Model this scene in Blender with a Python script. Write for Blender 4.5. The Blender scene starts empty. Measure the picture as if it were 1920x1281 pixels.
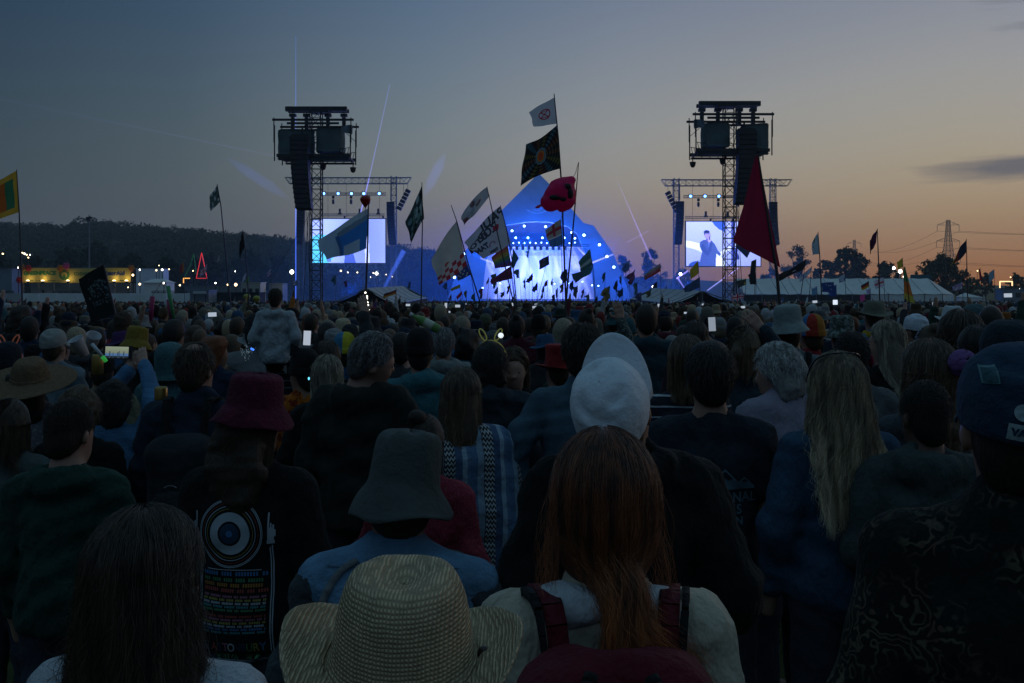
import bpy, bmesh, math, random
import numpy as np
from mathutils import Vector, Matrix, noise as mnoise
from mathutils.bvhtree import BVHTree

SC = bpy.context.scene
COL = SC.collection
R = math.radians
PI = math.pi

# ------------------------------------------------------------------ camera
FPX, HX, HY, ZC = 1867.0, 960.0, 545.0, 2.0      # focal length and horizon in photo pixels, eye height
cam_d = bpy.data.cameras.new('camera')
cam_d.lens = 35.0
cam_d.sensor_width = 36.0
cam_d.shift_y = -(640.5 - HY) / 1920.0
cam_d.clip_start = 0.05
cam_d.clip_end = 6000.0
cam = bpy.data.objects.new('camera', cam_d)
cam.location = (0, 0, ZC)
cam.rotation_euler = (PI / 2, 0, 0)
COL.objects.link(cam)
SC.camera = cam

# ------------------------------------------------------------------ render settings
SC.render.engine = 'CYCLES'
SC.cycles.use_denoising = True
try:
    SC.cycles.denoiser = 'OPENIMAGEDENOISE'
    SC.cycles.denoising_input_passes = 'RGB_ALBEDO_NORMAL'
except Exception:
    pass
SC.cycles.max_bounces = 5
SC.cycles.diffuse_bounces = 3
SC.cycles.glossy_bounces = 2
SC.cycles.transmission_bounces = 3
SC.cycles.volume_bounces = 0
SC.cycles.transparent_max_bounces = 12
SC.cycles.sample_clamp_indirect = 2.0
SC.cycles.sample_clamp_direct = 0.0
SC.cycles.caustics_reflective = False
SC.cycles.caustics_refractive = False
SC.cycles.use_light_tree = True
SC.view_settings.view_transform = 'Standard'
SC.view_settings.look = 'None'
SC.view_settings.gamma = 1.0
SC.view_settings.exposure = 0.0
SC.view_settings.use_curve_mapping = False

# ------------------------------------------------------------------ sky (dusk, the sun just gone down to the right of the stage)
SUN_AZ, SUN_EL = 48.0, -3.0          # degrees clockwise from the view axis
world = bpy.data.worlds.new('World')
SC.world = world
world.use_nodes = True


class NT:
    """small helper to write node trees as code"""
    def __init__(self, tree):
        self.t = tree

    def n(self, kind, **kw):
        nd = self.t.nodes.new(kind)
        for k, v in kw.items():
            setattr(nd, k, v)
        return nd

    def put(self, sock, v):
        if v is None:
            return
        if isinstance(v, bpy.types.NodeSocket):
            self.t.links.new(v, sock)
        elif isinstance(v, (tuple, list)):
            if len(sock.default_value) == 4 and len(v) == 3:
                v = tuple(v) + (1.0,)
            sock.default_value = v
        else:
            sock.default_value = v

    def math(self, op, a, b=None, c=None, clamp=False):
        nd = self.n('ShaderNodeMath', operation=op, use_clamp=clamp)
        self.put(nd.inputs[0], a)
        self.put(nd.inputs[1], b)
        self.put(nd.inputs[2], c)
        return nd.outputs[0]

    def mix(self, f, a, b, blend='MIX'):
        nd = self.n('ShaderNodeMix', data_type='RGBA', blend_type=blend)
        self.put(nd.inputs[0], f)
        self.put(nd.inputs[6], a)
        self.put(nd.inputs[7], b)
        return nd.outputs[2]

    def ramp(self, f, stops, interp='LINEAR'):
        nd = self.n('ShaderNodeValToRGB')
        cr = nd.color_ramp
        cr.interpolation = interp
        while len(cr.elements) < len(stops):
            cr.elements.new(0.5)
        for e, (p, c) in zip(cr.elements, stops):
            e.position = p
            e.color = (c, c, c, 1) if isinstance(c, (int, float)) else tuple(c) + (1,) if len(c) == 3 else c
        self.put(nd.inputs[0], f)
        return nd.outputs[0]

    def noise(self, vec=None, scale=5.0, detail=3.0, rough=0.55, dims='3D'):
        nd = self.n('ShaderNodeTexNoise', noise_dimensions=dims)
        self.put(nd.inputs['Vector'], vec)
        nd.inputs['Scale'].default_value = scale
        nd.inputs['Detail'].default_value = detail
        nd.inputs['Roughness'].default_value = rough
        return nd.outputs[0]

    def map(self, vec, scale=(1, 1, 1), loc=(0, 0, 0), rot=(0, 0, 0)):
        nd = self.n('ShaderNodeMapping')
        self.put(nd.inputs[0], vec)
        nd.inputs[1].default_value = loc
        nd.inputs[2].default_value = rot
        nd.inputs[3].default_value = scale
        return nd.outputs[0]


def build_world():
    nt = NT(world.node_tree)
    bg = world.node_tree.nodes['Background']
    sky = nt.n('ShaderNodeTexSky', sky_type='NISHITA', sun_disc=False)
    sky.sun_elevation = R(SUN_EL)
    sky.sun_rotation = R(SUN_AZ)
    sky.air_density = 1.0
    sky.dust_density = 0.6
    sky.ozone_density = 2.2
    d = nt.n('ShaderNodeTexCoord').outputs['Generated']
    sp = nt.n('ShaderNodeSeparateXYZ')
    nt.put(sp.inputs[0], d)
    x, y, z = sp.outputs
    hyp = nt.math('SQRT', nt.math('ADD', nt.math('MULTIPLY', x, x), nt.math('MULTIPLY', y, y)))
    sx, sy = math.sin(R(SUN_AZ)), math.cos(R(SUN_AZ))
    dot = nt.math('DIVIDE', nt.math('ADD', nt.math('MULTIPLY', x, sx), nt.math('MULTIPLY', y, sy)), nt.math('MAXIMUM', hyp, 0.001))
    az = nt.math('MULTIPLY_ADD', dot, 0.5, 0.5, clamp=True)          # 1 under the afterglow, 0 opposite
    # twilight belt: the dusty air near the horizon, peach under the afterglow, mauve grey away from it
    belt = nt.ramp(az, [(0.0, (0.050, 0.060, 0.085)), (0.63, (0.086, 0.092, 0.118)), (0.73, (0.116, 0.110, 0.134)), (0.80, (0.190, 0.142, 0.145)), (0.87, (0.280, 0.182, 0.155)), (0.93, (0.325, 0.180, 0.118)), (1.0, (0.37, 0.18, 0.098))])
    mid = nt.ramp(az, [(0.0, (0.055, 0.075, 0.105)), (0.63, (0.070, 0.094, 0.108)), (0.70, (0.105, 0.130, 0.139)), (0.80, (0.238, 0.256, 0.252)), (0.87, (0.375, 0.358, 0.325)), (0.96, (0.480, 0.415, 0.315)), (1.0, (0.48, 0.42, 0.35))])
    tint = nt.ramp(az, [(0.0, (0.62, 0.80, 1.0)), (0.63, (0.72, 1.10, 1.16)), (0.80, (1.58, 2.20, 2.02)), (0.96, (2.0, 2.18, 1.92)), (1.0, (2.0, 2.05, 1.9))])
    el = nt.math('MAXIMUM', z, 0.0)
    f1 = nt.math('POWER', 2.718, nt.math('MULTIPLY', nt.math('POWER', nt.math('DIVIDE', el, 0.078), 1.6), -1.0))
    f2 = nt.math('POWER', 2.718, nt.math('MULTIPLY', nt.math('POWER', nt.math('DIVIDE', el, 0.30), 1.8), -1.0))
    top = nt.mix(1.0, sky.outputs[0], tint, 'MULTIPLY')
    c = nt.mix(f2, top, mid)
    c = nt.mix(f1, c, belt)
    # overhead the sky turns to one slate blue, brightened to light the crowd
    f3 = nt.ramp(el, [(0.28, 0.0), (0.62, 1.0)])
    c = nt.mix(f3, c, (0.160, 0.245, 0.315))
    # thin streaks of cloud, stretched along the horizon
    pos = nt.n('ShaderNodeCombineXYZ')
    ang = nt.math('ARCTAN2', x, y)
    nt.put(pos.inputs[0], nt.math('MULTIPLY', ang, 3.2))
    nt.put(pos.inputs[1], nt.math('MULTIPLY', z, 34.0))
    nz = nt.noise(pos.outputs[0], 1.6, 6.0, 0.6)
    dens = nz
    for zc, zw, a0, a1, k in ((0.110, 0.011, 0.33, 0.46, 0.55), (0.252, 0.010, 0.40, 0.52, 0.42), (0.232, 0.008, 0.38, 0.50, 0.36)):
        dz = nt.math('DIVIDE', nt.math('SUBTRACT', z, zc), zw)
        g = nt.math('POWER', 2.718, nt.math('MULTIPLY', nt.math('MULTIPLY', dz, dz), -1.0))
        dens = nt.math('ADD', dens, nt.math('MULTIPLY', nt.math('MULTIPLY', g, nt.ramp(nt.math('ABSOLUTE', ang), [(a0, 0.0), (a1, 1.0)])), k))
    thick = nt.ramp(dens, [(0.66, 0.0), (1.0, 1.0)])
    over = nt.ramp(az, [(0.88, 0.0), (0.95, 1.0)])      # the streaks hang over the afterglow only
    c = nt.mix(nt.math('MULTIPLY', nt.math('MULTIPLY', thick, over), 0.85), c, (0.125, 0.128, 0.150))
    hs = nt.n('ShaderNodeHueSaturation')
    hs.inputs['Saturation'].default_value = 1.28
    nt.put(hs.inputs['Color'], c)
    nt.put(bg.inputs[0], hs.outputs[0])
    bg.inputs[1].default_value = 0.90


build_world()

# ------------------------------------------------------------------ sun (below the horizon: only its broad warm afterglow is left)
sun_d = bpy.data.lights.new('afterglow_sun', 'SUN')
sun_d.energy = 0.14
sun_d.angle = R(25)
sun_d.color = (1.0, 0.78, 0.60)
sun_o = bpy.data.objects.new('afterglow_sun', sun_d)
_v = Vector((math.sin(R(SUN_AZ)), math.cos(R(SUN_AZ)), math.tan(R(8.0))))
sun_o.rotation_euler = _v.to_track_quat('Z', 'Y').to_euler()
sun_o.location = (60, 60, 60)
COL.objects.link(sun_o)

rng = random.Random(19)
nrg = np.random.default_rng(19)


# ------------------------------------------------------------------ helpers: places
def gz(x, y):
    """height of the field: falls gently towards the stage"""
    return -0.0095 * min(max(y, -20), 235.0)


def at(px, py, d):
    """the place seen at a photo pixel, at a given distance down the field"""
    return Vector(((px - HX) / FPX * d, d, ZC - (py - HY) / FPX * d))


# ------------------------------------------------------------------ helpers: materials
MATS = {}


def mat(name, color=(0.5, 0.5, 0.5), rough=0.8, spec=0.3, metal=0.0, var=0.25, vscale=12.0, bump=0.0, bscale=60.0, emit=None, estr=0.0, objcol=False, sheen=0.0, attr=None, bstretch=None, transl=0.0):
    if name in MATS:
        return MATS[name]
    m = bpy.data.materials.new(name)
    m.use_nodes = True
    nt = NT(m.node_tree)
    b = m.node_tree.nodes['Principled BSDF']
    tc = nt.n('ShaderNodeTexCoord').outputs['Object']
    if objcol:
        base = nt.n('ShaderNodeObjectInfo').outputs['Color']
    elif attr:
        base = nt.n('ShaderNodeAttribute', attribute_name=attr).outputs['Color']
    else:
        base = tuple(color) + (1,)
    if var > 0:
        nz = nt.noise(tc, vscale, 4.0, 0.6)
        k = nt.ramp(nz, [(0.25, 1.0 - var), (0.75, 1.0 + var)])
        base = nt.mix(1.0, base, k, 'MULTIPLY')
    nt.put(b.inputs['Base Color'], base)
    b.inputs['Roughness'].default_value = rough
    b.inputs['Specular IOR Level'].default_value = spec
    b.inputs['Metallic'].default_value = metal
    if sheen:
        b.inputs['Sheen Weight'].default_value = sheen
        b.inputs['Sheen Roughness'].default_value = 0.6
    if bump > 0:
        vec = tc if bstretch is None else nt.map(tc, scale=bstretch)
        bn = nt.n('ShaderNodeBump')
        bn.inputs['Strength'].default_value = bump
        bn.inputs['Distance'].default_value = 0.036 if bscale == 11 else 0.02
        nt.put(bn.inputs['Height'], nt.noise(vec, bscale, 4.0, 0.6))
        nt.put(b.inputs['Normal'], bn.outputs[0])
    if emit is not None:
        if emit == 'attr':
            nt.put(b.inputs['Emission Color'], base)
        else:
            b.inputs['Emission Color'].default_value = tuple(emit) + (1,)
        b.inputs['Emission Strength'].default_value = estr
    if transl > 0:
        out = m.node_tree.nodes['Material Output']
        tr = nt.n('ShaderNodeBsdfTranslucent')
        nt.put(tr.inputs[0], base)
        ms = nt.n('ShaderNodeMixShader')
        ms.inputs[0].default_value = transl
        nt.put(ms.inputs[1], b.outputs[0])
        nt.put(ms.inputs[2], tr.outputs[0])
        nt.put(out.inputs[0], ms.outputs[0])
    MATS[name] = m
    return m


# ------------------------------------------------------------------ helpers: objects
def link(name, me, parent=None, m=None):
    o = bpy.data.objects.new(name, me)
    COL.objects.link(o)
    if parent is not None:
        o.parent = parent
    if m is not None:
        if me.materials:
            me.materials[0] = m
        else:
            me.materials.append(m)
    return o


def tag(o, label=None, cat=None, group=None, kind=None):
    if label:
        o['label'] = label
    if cat:
        o['category'] = cat
    if group:
        o['group'] = group
    if kind:
        o['kind'] = kind
    return o


def empty(name, loc=(0, 0, 0), rz=0.0):
    o = bpy.data.objects.new(name, None)
    o.empty_display_size = 0.1
    o.location = loc
    o.rotation_euler = (0, 0, rz)
    COL.objects.link(o)
    return o


def mesh_np(name, V, F, smooth=False):
    """mesh from arrays; F is an (n,3) or (n,4) array or a list of lists"""
    me = bpy.data.meshes.new(name)
    if isinstance(F, np.ndarray):
        n, k = F.shape
        me.vertices.add(len(V))
        me.vertices.foreach_set('co', np.asarray(V, np.float32).ravel())
        me.loops.add(n * k)
        me.loops.foreach_set('vertex_index', F.astype(np.int32).ravel())
        me.polygons.add(n)
        me.polygons.foreach_set('loop_start', np.arange(0, n * k, k, dtype=np.int32))
        me.polygons.foreach_set('loop_total', np.full(n, k, np.int32))
        if smooth:
            me.polygons.foreach_set('use_smooth', np.ones(n, bool))
        me.update(calc_edges=True)
    else:
        me.from_pydata([tuple(v) for v in V], [], F)
        if smooth:
            for p in me.polygons:
                p.use_smooth = True
        me.update()
    return me


class MB:
    """collects boxes, bars, tubes and sheets into one mesh"""
    def __init__(self):
        self.v = []
        self.f = []

    def add(self, V, F):
        o = len(self.v)
        self.v.extend([tuple(p) for p in V])
        self.f.extend([[i + o for i in q] for q in F])
        return self

    def box(self, c, s, rz=0.0, rx=0.0, ry=0.0):
        m = Matrix.Rotation(rz, 3, 'Z') @ Matrix.Rotation(ry, 3, 'Y') @ Matrix.Rotation(rx, 3, 'X')
        c = Vector(c)
        V = [c + m @ Vector((sx * s[0] / 2, sy * s[1] / 2, sz * s[2] / 2)) for sx in (-1, 1) for sy in (-1, 1) for sz in (-1, 1)]
        return self.add(V, [[0, 1, 3, 2], [4, 6, 7, 5], [0, 4, 5, 1], [2, 3, 7, 6], [0, 2, 6, 4], [1, 5, 7, 3]])

    def tube(self, a, b, r, r2=None, n=6, caps=True):
        a, b = Vector(a), Vector(b)
        r2 = r if r2 is None else r2
        d = b - a
        if d.length < 1e-6:
            return self
        q = d.to_track_quat('Z', 'Y')
        V = []
        for k in range(n):
            t = 2 * PI * k / n
            V.append(a + q @ Vector((r * math.cos(t), r * math.sin(t), 0)))
        for k in range(n):
            t = 2 * PI * k / n
            V.append(b + q @ Vector((r2 * math.cos(t), r2 * math.sin(t), 0)))
        F = [[k, (k + 1) % n, n + (k + 1) % n, n + k] for k in range(n)]
        if caps:
            F += [list(range(n))[::-1], list(range(n, 2 * n))]
        return self.add(V, F)

    def path(self, pts, rad, n=6):
        for i in range(len(pts) - 1):
            r0 = rad[i] if isinstance(rad, (list, tuple)) else rad
            r1 = rad[i + 1] if isinstance(rad, (list, tuple)) else rad
            self.tube(pts[i], pts[i + 1], r0, r1, n)
        return self

    def lathe(self, prof, c=(0, 0, 0), n=16, axis='Z'):
        c = Vector(c)
        V, F = [], []
        for (r, z) in prof:
            for k in range(n):
                t = 2 * PI * k / n
                p = Vector((r * math.cos(t), r * math.sin(t), z))
                if axis == 'Y':
                    p = Vector((p.x, p.z, p.y))
                V.append(c + p)
        for i in range(len(prof) - 1):
            for k in range(n):
                F.append([i * n + k, i * n + (k + 1) % n, (i + 1) * n + (k + 1) % n, (i + 1) * n + k])
        F.append(list(range(n))[::-1])
        F.append([(len(prof) - 1) * n + k for k in range(n)])
        return self.add(V, F)

    def truss(self, a, b, w, h, rch=0.04, rbr=0.022, bay=None, up=(0, 0, 1), n=5):
        """four chords with zigzag lacing"""
        a, b = Vector(a), Vector(b)
        d = (b - a)
        L = d.length
        d.normalize()
        up = Vector(up)
        s = d.cross(up).normalized()
        u = s.cross(d).normalized()
        cs = [s * (i * w / 2) + u * (j * h / 2) for i, j in ((-1, -1), (1, -1), (1, 1), (-1, 1))]
        for c in cs:
            self.tube(a + c, b + c, rch, n=n)
        bay = bay or max(w, h)
        nb = max(1, int(round(L / bay)))
        for k in range(nb):
            p0, p1 = a + d * (L * k / nb), a + d * (L * (k + 1) / nb)
            for e in range(4):
                c0, c1 = cs[e], cs[(e + 1) % 4]
                if (k + e) % 2:
                    c0, c1 = c1, c0
                self.tube(p0 + c0, p1 + c1, rbr, n=4, caps=False)
                self.tube(p0 + cs[e], p0 + cs[(e + 1) % 4], rbr, n=4, caps=False)
        return self

    def build(self, name, m, parent=None, smooth=False, loc=None):
        V = self.v
        if loc is not None:
            l = Vector(loc)
            V = [Vector(v) - l for v in V]
        me = bpy.data.meshes.new(name)
        me.from_pydata([tuple(v) for v in V], [], self.f)
        if smooth:
            me.polygons.foreach_set('use_smooth', [True] * len(me.polygons))
        me.update()
        o = link(name, me, parent, m)
        if loc is not None:
            o.location = loc
        return o


def text_tris(s, size=1.0, align='CENTER', spacing=1.0, bold=0.0):
    """2-D triangles of a line of lettering"""
    cu = bpy.data.curves.new('lettering', 'FONT')
    cu.body = s
    cu.size = size
    cu.align_x = align
    cu.align_y = 'CENTER'
    cu.space_character = spacing
    cu.offset = bold
    cu.resolution_u = 3
    o = bpy.data.objects.new('lettering', cu)
    me = o.to_mesh()
    me.calc_loop_triangles()
    V = np.array([v.co[:2] for v in me.vertices]).reshape(-1, 2)
    T = np.array([t.vertices[:] for t in me.loop_triangles]).reshape(-1, 3)
    o.to_mesh_clear()
    bpy.data.objects.remove(o)
    bpy.data.curves.remove(cu)
    return V, T
# =================================================================== the ground
def interp(x, tab):
    xs, ys = zip(*tab)
    return float(np.interp(x, xs, ys))


RIDGE = [(-1500, 450), (-200, 440), (0, 443), (60, 446), (100, 446), (150, 434), (200, 442), (300, 450), (400, 460), (480, 466), (550, 471), (650, 480), (800, 490), (880, 502), (1000, 512), (1200, 521), (1400, 530), (1900, 536), (3400, 538)]


def land(px, d):
    """terrain height along a sight line: field, then the wooded hill behind it"""
    base = gz(0, d)
    if d <= 235:
        return base
    top = ZC - (interp(px, RIDGE) - HY) / FPX * 900.0
    t = min(max((d - 330.0) / (900.0 - 330.0), 0.0), 1.0)
    t = t * t * (3 - 2 * t)
    h = base + (top - base) * t
    if d > 900:
        h = top - (d - 900) * 0.05
    return h


def build_ground():
    pxs = list(range(-1500, 3450, 60))
    V, F = [], []
    ds = [-25, -12, -6, -3, 0, 1, 2, 3, 4, 6, 8, 11, 15, 20, 30, 45, 65, 90, 120, 150, 185, 220, 260, 330, 400, 470, 540, 610, 680, 750, 820, 880, 900, 940, 1100, 1500, 2600, 4200]
    for d in ds:
        for px in pxs:
            dd = max(d, 25.0)
            x = (px - HX) / FPX * dd * (1.0 if d > 25 else 1.6)
            V.append((x, d, land(px, d) + (0.03 * mnoise.noise((x * 0.3, d * 0.3, 0)) if d > 25 else 0)))
    n = len(pxs)
    for i in range(len(ds) - 1):
        for j in range(n - 1):
            F.append([i * n + j, i * n + j + 1, (i + 1) * n + j + 1, (i + 1) * n + j])
    me = mesh_np('ground', V, F, True)
    m = mat('trodden_grass', (0.050, 0.058, 0.022), 0.95, 0.1, var=0.5, vscale=3.0, bump=0.6, bscale=20)
    return tag(link('ground', me, None, m), kind='structure')


build_ground()


# =================================================================== leaves and trees
def leaf_quads(C, size, rs, flat=0.0):
    """one small leaf face (a pair of triangles) per centre"""
    n = len(C)
    a = rs.normal(size=(n, 3))
    a /= np.linalg.norm(a, axis=1)[:, None]
    b = rs.normal(size=(n, 3))
    b -= (b * a).sum(1)[:, None] * a
    b /= np.linalg.norm(b, axis=1)[:, None]
    s = size * rs.uniform(0.6, 1.3, (n, 1))
    V = np.stack([C - a * s, C + b * s * 0.55, C + a * s, C - b * s * 0.55], 1).reshape(-1, 3)
    F = np.arange(4 * n).reshape(n, 4)
    return V, F


M_LEAF = mat('foliage', (0.045, 0.065, 0.022), 0.7, 0.25, var=0.45, vscale=0.35)
M_LEAF2 = mat('foliage_far', (0.022, 0.034, 0.018), 0.8, 0.2, var=0.4, vscale=0.08)
M_BARK = mat('bark', (0.075, 0.058, 0.042), 0.9, 0.2, var=0.3, vscale=4, bump=0.5, bscale=9)


def tree(name, label, px, py_top, w_px, d, nleaf=5000, gap=0.35, seed=0, group=None, leaf=0.28, fill=0.55, mleaf=None):
    rs = np.random.default_rng(seed)
    px_b = px
    x = (px - HX) / FPX * d
    z0 = land(px_b, d)
    top = ZC - (py_top - HY) / FPX * d
    H = top - z0
    W = w_px / FPX * d
    root = empty(name, (x, d, z0))
    mb = MB()
    th = H * 0.30
    lean = rs.normal(size=2) * 0.02 * H
    mb.path([(0, 0, -0.3), (lean[0] * .3, lean[1] * .3, th * .5), (lean[0], lean[1], th), (lean[0] * 1.5, lean[1], H * .62)], [H * .034, H * .027, H * .022, H * .009], 8)
    lobes = []
    nl = max(14, int(W * 2.2))
    for k in range(nl):
        a = 2.399 * k + rs.uniform(-.4, .4)
        rr = rs.uniform(0.30, 1.0) ** 0.6
        hz = rs.uniform(0, 1)
        env = math.sqrt(max(0.08, 1 - (hz * 1.06) ** 2.2))
        p = np.array([math.cos(a) * W * .5 * rr * env * .88, math.sin(a) * W * .4 * rr * env * .88, H * (0.30 + 0.58 * hz)])
        lr = max(W * rs.uniform(.10, .17), .9) * (0.8 + 0.2 * env)
        lobes.append((p, lr))
        s = Vector((lean[0], lean[1], th * rs.uniform(.75, 1.5)))
        e = Vector(p)
        mb.path([s, s.lerp(e, .5) + Vector((0, 0, H * .03)), e], [H * .013, H * .008, H * .003], 5)
    lobes.append((np.array([lean[0], lean[1], H * 0.86]), W * .17))
    mb.build('trunk', M_BARK, root)
    C = []
    per = nleaf // len(lobes)
    for p, lr in lobes:
        # twigs: leaves gather in tufts spread over each lobe, so the sky shows between them
        nt_ = max(5, int(per / 26))
        u = rs.normal(size=(nt_, 3))
        u /= np.linalg.norm(u, axis=1)[:, None]
        rad = lr * rs.uniform(fill, 1.12, (nt_, 1))
        tc = p + u * rad * np.array([1, 1, .82])
        k = per // nt_
        c = np.repeat(tc, k, 0) + rs.normal(size=(nt_ * k, 3)) * lr * gap * 0.45
        C.append(c)
    C = np.concatenate(C)
    V, F = leaf_quads(C, leaf, rs)
    link('crown', mesh_np('crown', V, F), root, mleaf or M_LEAF)
    tag(root, label, 'tree', group)
    return root


def build_woods():
    rs = np.random.default_rng(5)
    C = []
    for i in range(2600):
        px = rs.uniform(-330, 1010)
        d = rs.uniform(360, 905)
        if 95 < px < 170 and d > 800:
            continue
        if px > 880 and rs.uniform() < (px - 880) / 130:
            continue
        x = (px - HX) / FPX * d
        z = land(px, d)
        r = rs.uniform(3.5, 7.5) if d < 780 else rs.uniform(3.5, 8.5)
        k = 110
        u = rs.normal(size=(k, 3))
        u /= np.linalg.norm(u, axis=1)[:, None]
        u[:, 2] = np.abs(u[:, 2])
        C.append(np.array([x, d, z + r * .35]) + u * r * rs.uniform(.75, 1.05, (k, 1)) * np.array([1, 1, 1.1]))
    C = np.concatenate(C)
    V, F = leaf_quads(C, 1.15, rs)
    o = link('woods', mesh_np('woods', V, F), None, M_LEAF2)
    tag(o, 'dark mass of woodland covering the hillside behind the field', 'woodland', kind='stuff')


build_woods()
# lone trees on the hill's bare crest and the taller ones along its foot
for i, (px, py, w, d) in enumerate([(88, 418, 14, 880), (105, 426, 9, 880), (136, 420, 20, 885), (170, 419, 17, 885), (186, 418, 16, 880), (206, 414, 24, 880), (378, 427, 20, 870), (455, 433, 22, 850)]):
    tree('hilltop_tree', ['small round tree standing alone on the bare hill crest', 'tiny bush at the edge of the hill crest', 'wide low tree alone on the skyline of the hill', 'dark tree right behind the floodlight mast on the skyline',
         'clump-like tree next to the mast tree on the skyline', 'tallest tree of the hill crest above the yellow banner', 'round treetop rising from the ridge by the green flag', 'treetop on the ridge above the thin black flag'][i],
         px, py, w, d, 900, seed=40 + i, leaf=0.9, mleaf=M_LEAF2, group='trees on the hill crest')
for i, (px, py, w, d) in enumerate([(-10, 470, 90, 330), (60, 478, 70, 320), (128, 462, 95, 350), (182, 452, 110, 360), (245, 470, 80, 330), (310, 480, 90, 300), (390, 473, 85, 320), (465, 465, 90, 340), (520, 478, 80, 300), (640, 486, 90, 300), (760, 478, 90, 320), (815, 488, 70, 310)]):
    tree('field_edge_tree', ['dark tree at the field edge beyond the yellow flag pole', 'dark tree behind the left end of the yellow banner', 'broad dark tree behind the floodlight mast', 'tallest dark tree behind the yellow charity banner', 'dark tree above the right end of the yellow banner',
         'dark tree behind the distant lamps beside the banner', 'dark tree behind the red light triangle', 'dark tree behind the two thin flags near the shed', 'dark tree behind the bright floodlight by the tower',
         'dark tree behind the left video screen foot', 'dark tree between left screen and pyramid stage', 'dark tree at the left foot of the pyramid stage'][i], px, py, w, d, 2600, seed=60 + i, leaf=0.55, mleaf=M_LEAF2, group='dark trees along the far field edge')
for i, (px, py, w, d, gp, n) in enumerate([(1495, 452, 76, 262, .55, 3600), (1545, 482, 50, 270, .4, 3000), (1592, 461, 98, 255, .30, 9000), (1664, 488, 72, 262, .36, 5000), (1768, 480, 118, 245, .30, 9000), (1848, 508, 30, 300, .4, 2000), (1905, 511, 44, 290, .4, 2600),
                                           (1168, 471, 52, 290, .5, 3600), (1222, 459, 64, 280, .5, 4600), (1450, 500, 60, 275, .4, 3000), (1822, 520, 40, 280, .4, 2000), (1282, 500, 60, 300, .4, 2500)]):
    tree('oak_tree', ['thin-crowned tree with sky showing through beside the red flag', 'low tree filling the gap before the big domed oak', 'big dark domed oak behind the long marquee', 'low spreading tree left of the floodlights', 'broad dark oak in front of the nearer pylon',
         'small round tree at the far field edge past the oaks', 'small dark tree above the tiny lit stall', 'ragged tree just behind the right shoulder of the pyramid stage', 'ragged tall tree between pyramid stage and right screen', 'dark tree directly behind the red flag foot', 'low bush-like tree beside the broad oak', 'dark tree behind the left edge of the right screen'][i],
         px, py, w, d, n, gap=gp, seed=90 + i, leaf=0.26 if gp > .45 else 0.34, fill=.35 if gp > .45 else .6, group='trees behind the marquee and stage')

# =================================================================== electricity pylons and lines
M_STEEL = mat('galvanised_steel', (0.16, 0.17, 0.18), 0.6, 0.4, metal=0.4, var=0.2)
M_BLACK = mat('black_steel', (0.022, 0.024, 0.026), 0.6, 0.4, var=0.3, vscale=2)
M_ALU = mat('truss_aluminium', (0.17, 0.18, 0.19), 0.5, 0.5, metal=0.3, var=0.2)


def pylon(px, py_top, d, label, sc=1.0):
    x = (px - HX) / FPX * d
    z0 = land(px, d)
    H = ZC - (py_top - HY) / FPX * d - z0
    root = empty('electricity_pylon', (x, d, z0))
    wt, wb = 0.9, 4.2

    def hw(z):
        t = z / H
        return wb * (1 - t) ** 1.3 * .9 + wt * .9

    mb = MB()
    lv = np.linspace(0, H, 15)
    for i in range(14):
        a, b = lv[i], lv[i + 1]
        for e in range(4):
            s0 = [(-1, -1), (1, -1), (1, 1), (-1, 1)][e]
            s1 = [(1, -1), (1, 1), (-1, 1), (-1, -1)][e]
            A = (s0[0] * hw(a), s0[1] * hw(a), a)
            B = (s0[0] * hw(b), s0[1] * hw(b), b)
            C_ = (s1[0] * hw(a), s1[1] * hw(a), a)
            D = (s1[0] * hw(b), s1[1] * hw(b), b)
            mb.tube(A, B, .17, n=4)
            mb.tube(A, D, .10, n=4)
            mb.tube(C_, B, .10, n=4)
            mb.tube(B, D, .10, n=4)
    mb.build('lattice_mast', M_STEEL, root)
    tips = []
    for z, L in ((H * .93, 6.6), (H * .70, 7.0), (H * .48, 7.4)):
        for s in (-1, 1):
            m2 = MB()
            m2.tube((s * hw(z), 0, z), (s * L, 0, z + .2), .12, n=4)
            m2.tube((s * hw(z + 2), 0, z + 2.2), (s * L, 0, z + .2), .12, n=4)
            m2.tube((s * hw(z) * .6 + s * L * .4, 0, z + .1), (s * hw(z) * .6 + s * L * .4, 0, z + 1.45), .09, n=4)
            a = m2.build('cross_arm', M_STEEL, root)
            m3 = MB()
            m3.tube((s * L, 0, z + .2), (s * L, 0, z - 3.6), .13, n=5)
            m3.build('insulator', M_STEEL, a)
            tips.append(Vector((x + s * L, d, z0 + z - 3.6)))
    tag(root, label, 'pylon', 'pylons on the skyline')
    return tips


tipsA = pylon(1778, 413, 600, 'nearer lattice pylon rising behind the broad oak')
tipsB = pylon(1602, 450, 1000, 'small distant lattice pylon above the domed oak')


def wire(a, b, sag, label, r=.07):
    pts = [a.lerp(b, t) - Vector((0, 0, sag * 4 * t * (1 - t))) for t in np.linspace(0, 1, 15)]
    mb = MB().path(pts, r, 4)
    tag(mb.build('power_line', M_BLACK, loc=a), label, 'cable', 'power lines')


for k in range(6):
    wire(tipsA[k], tipsB[k], 9, ['top', 'top', 'middle', 'middle', 'bottom', 'bottom'][k] + ' power line strung between the two pylons on the ' + ('stage' if k % 2 == 0 else 'far') + ' side')
    wire(tipsA[k], tipsA[k] + Vector((260, -60, 14)), 9, ['top', 'top', 'middle', 'middle', 'bottom', 'bottom'][k] + ' power line leaving the nearer pylon away from the stage, ' + ('inner' if k % 2 == 0 else 'outer') + ' strand')

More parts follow.
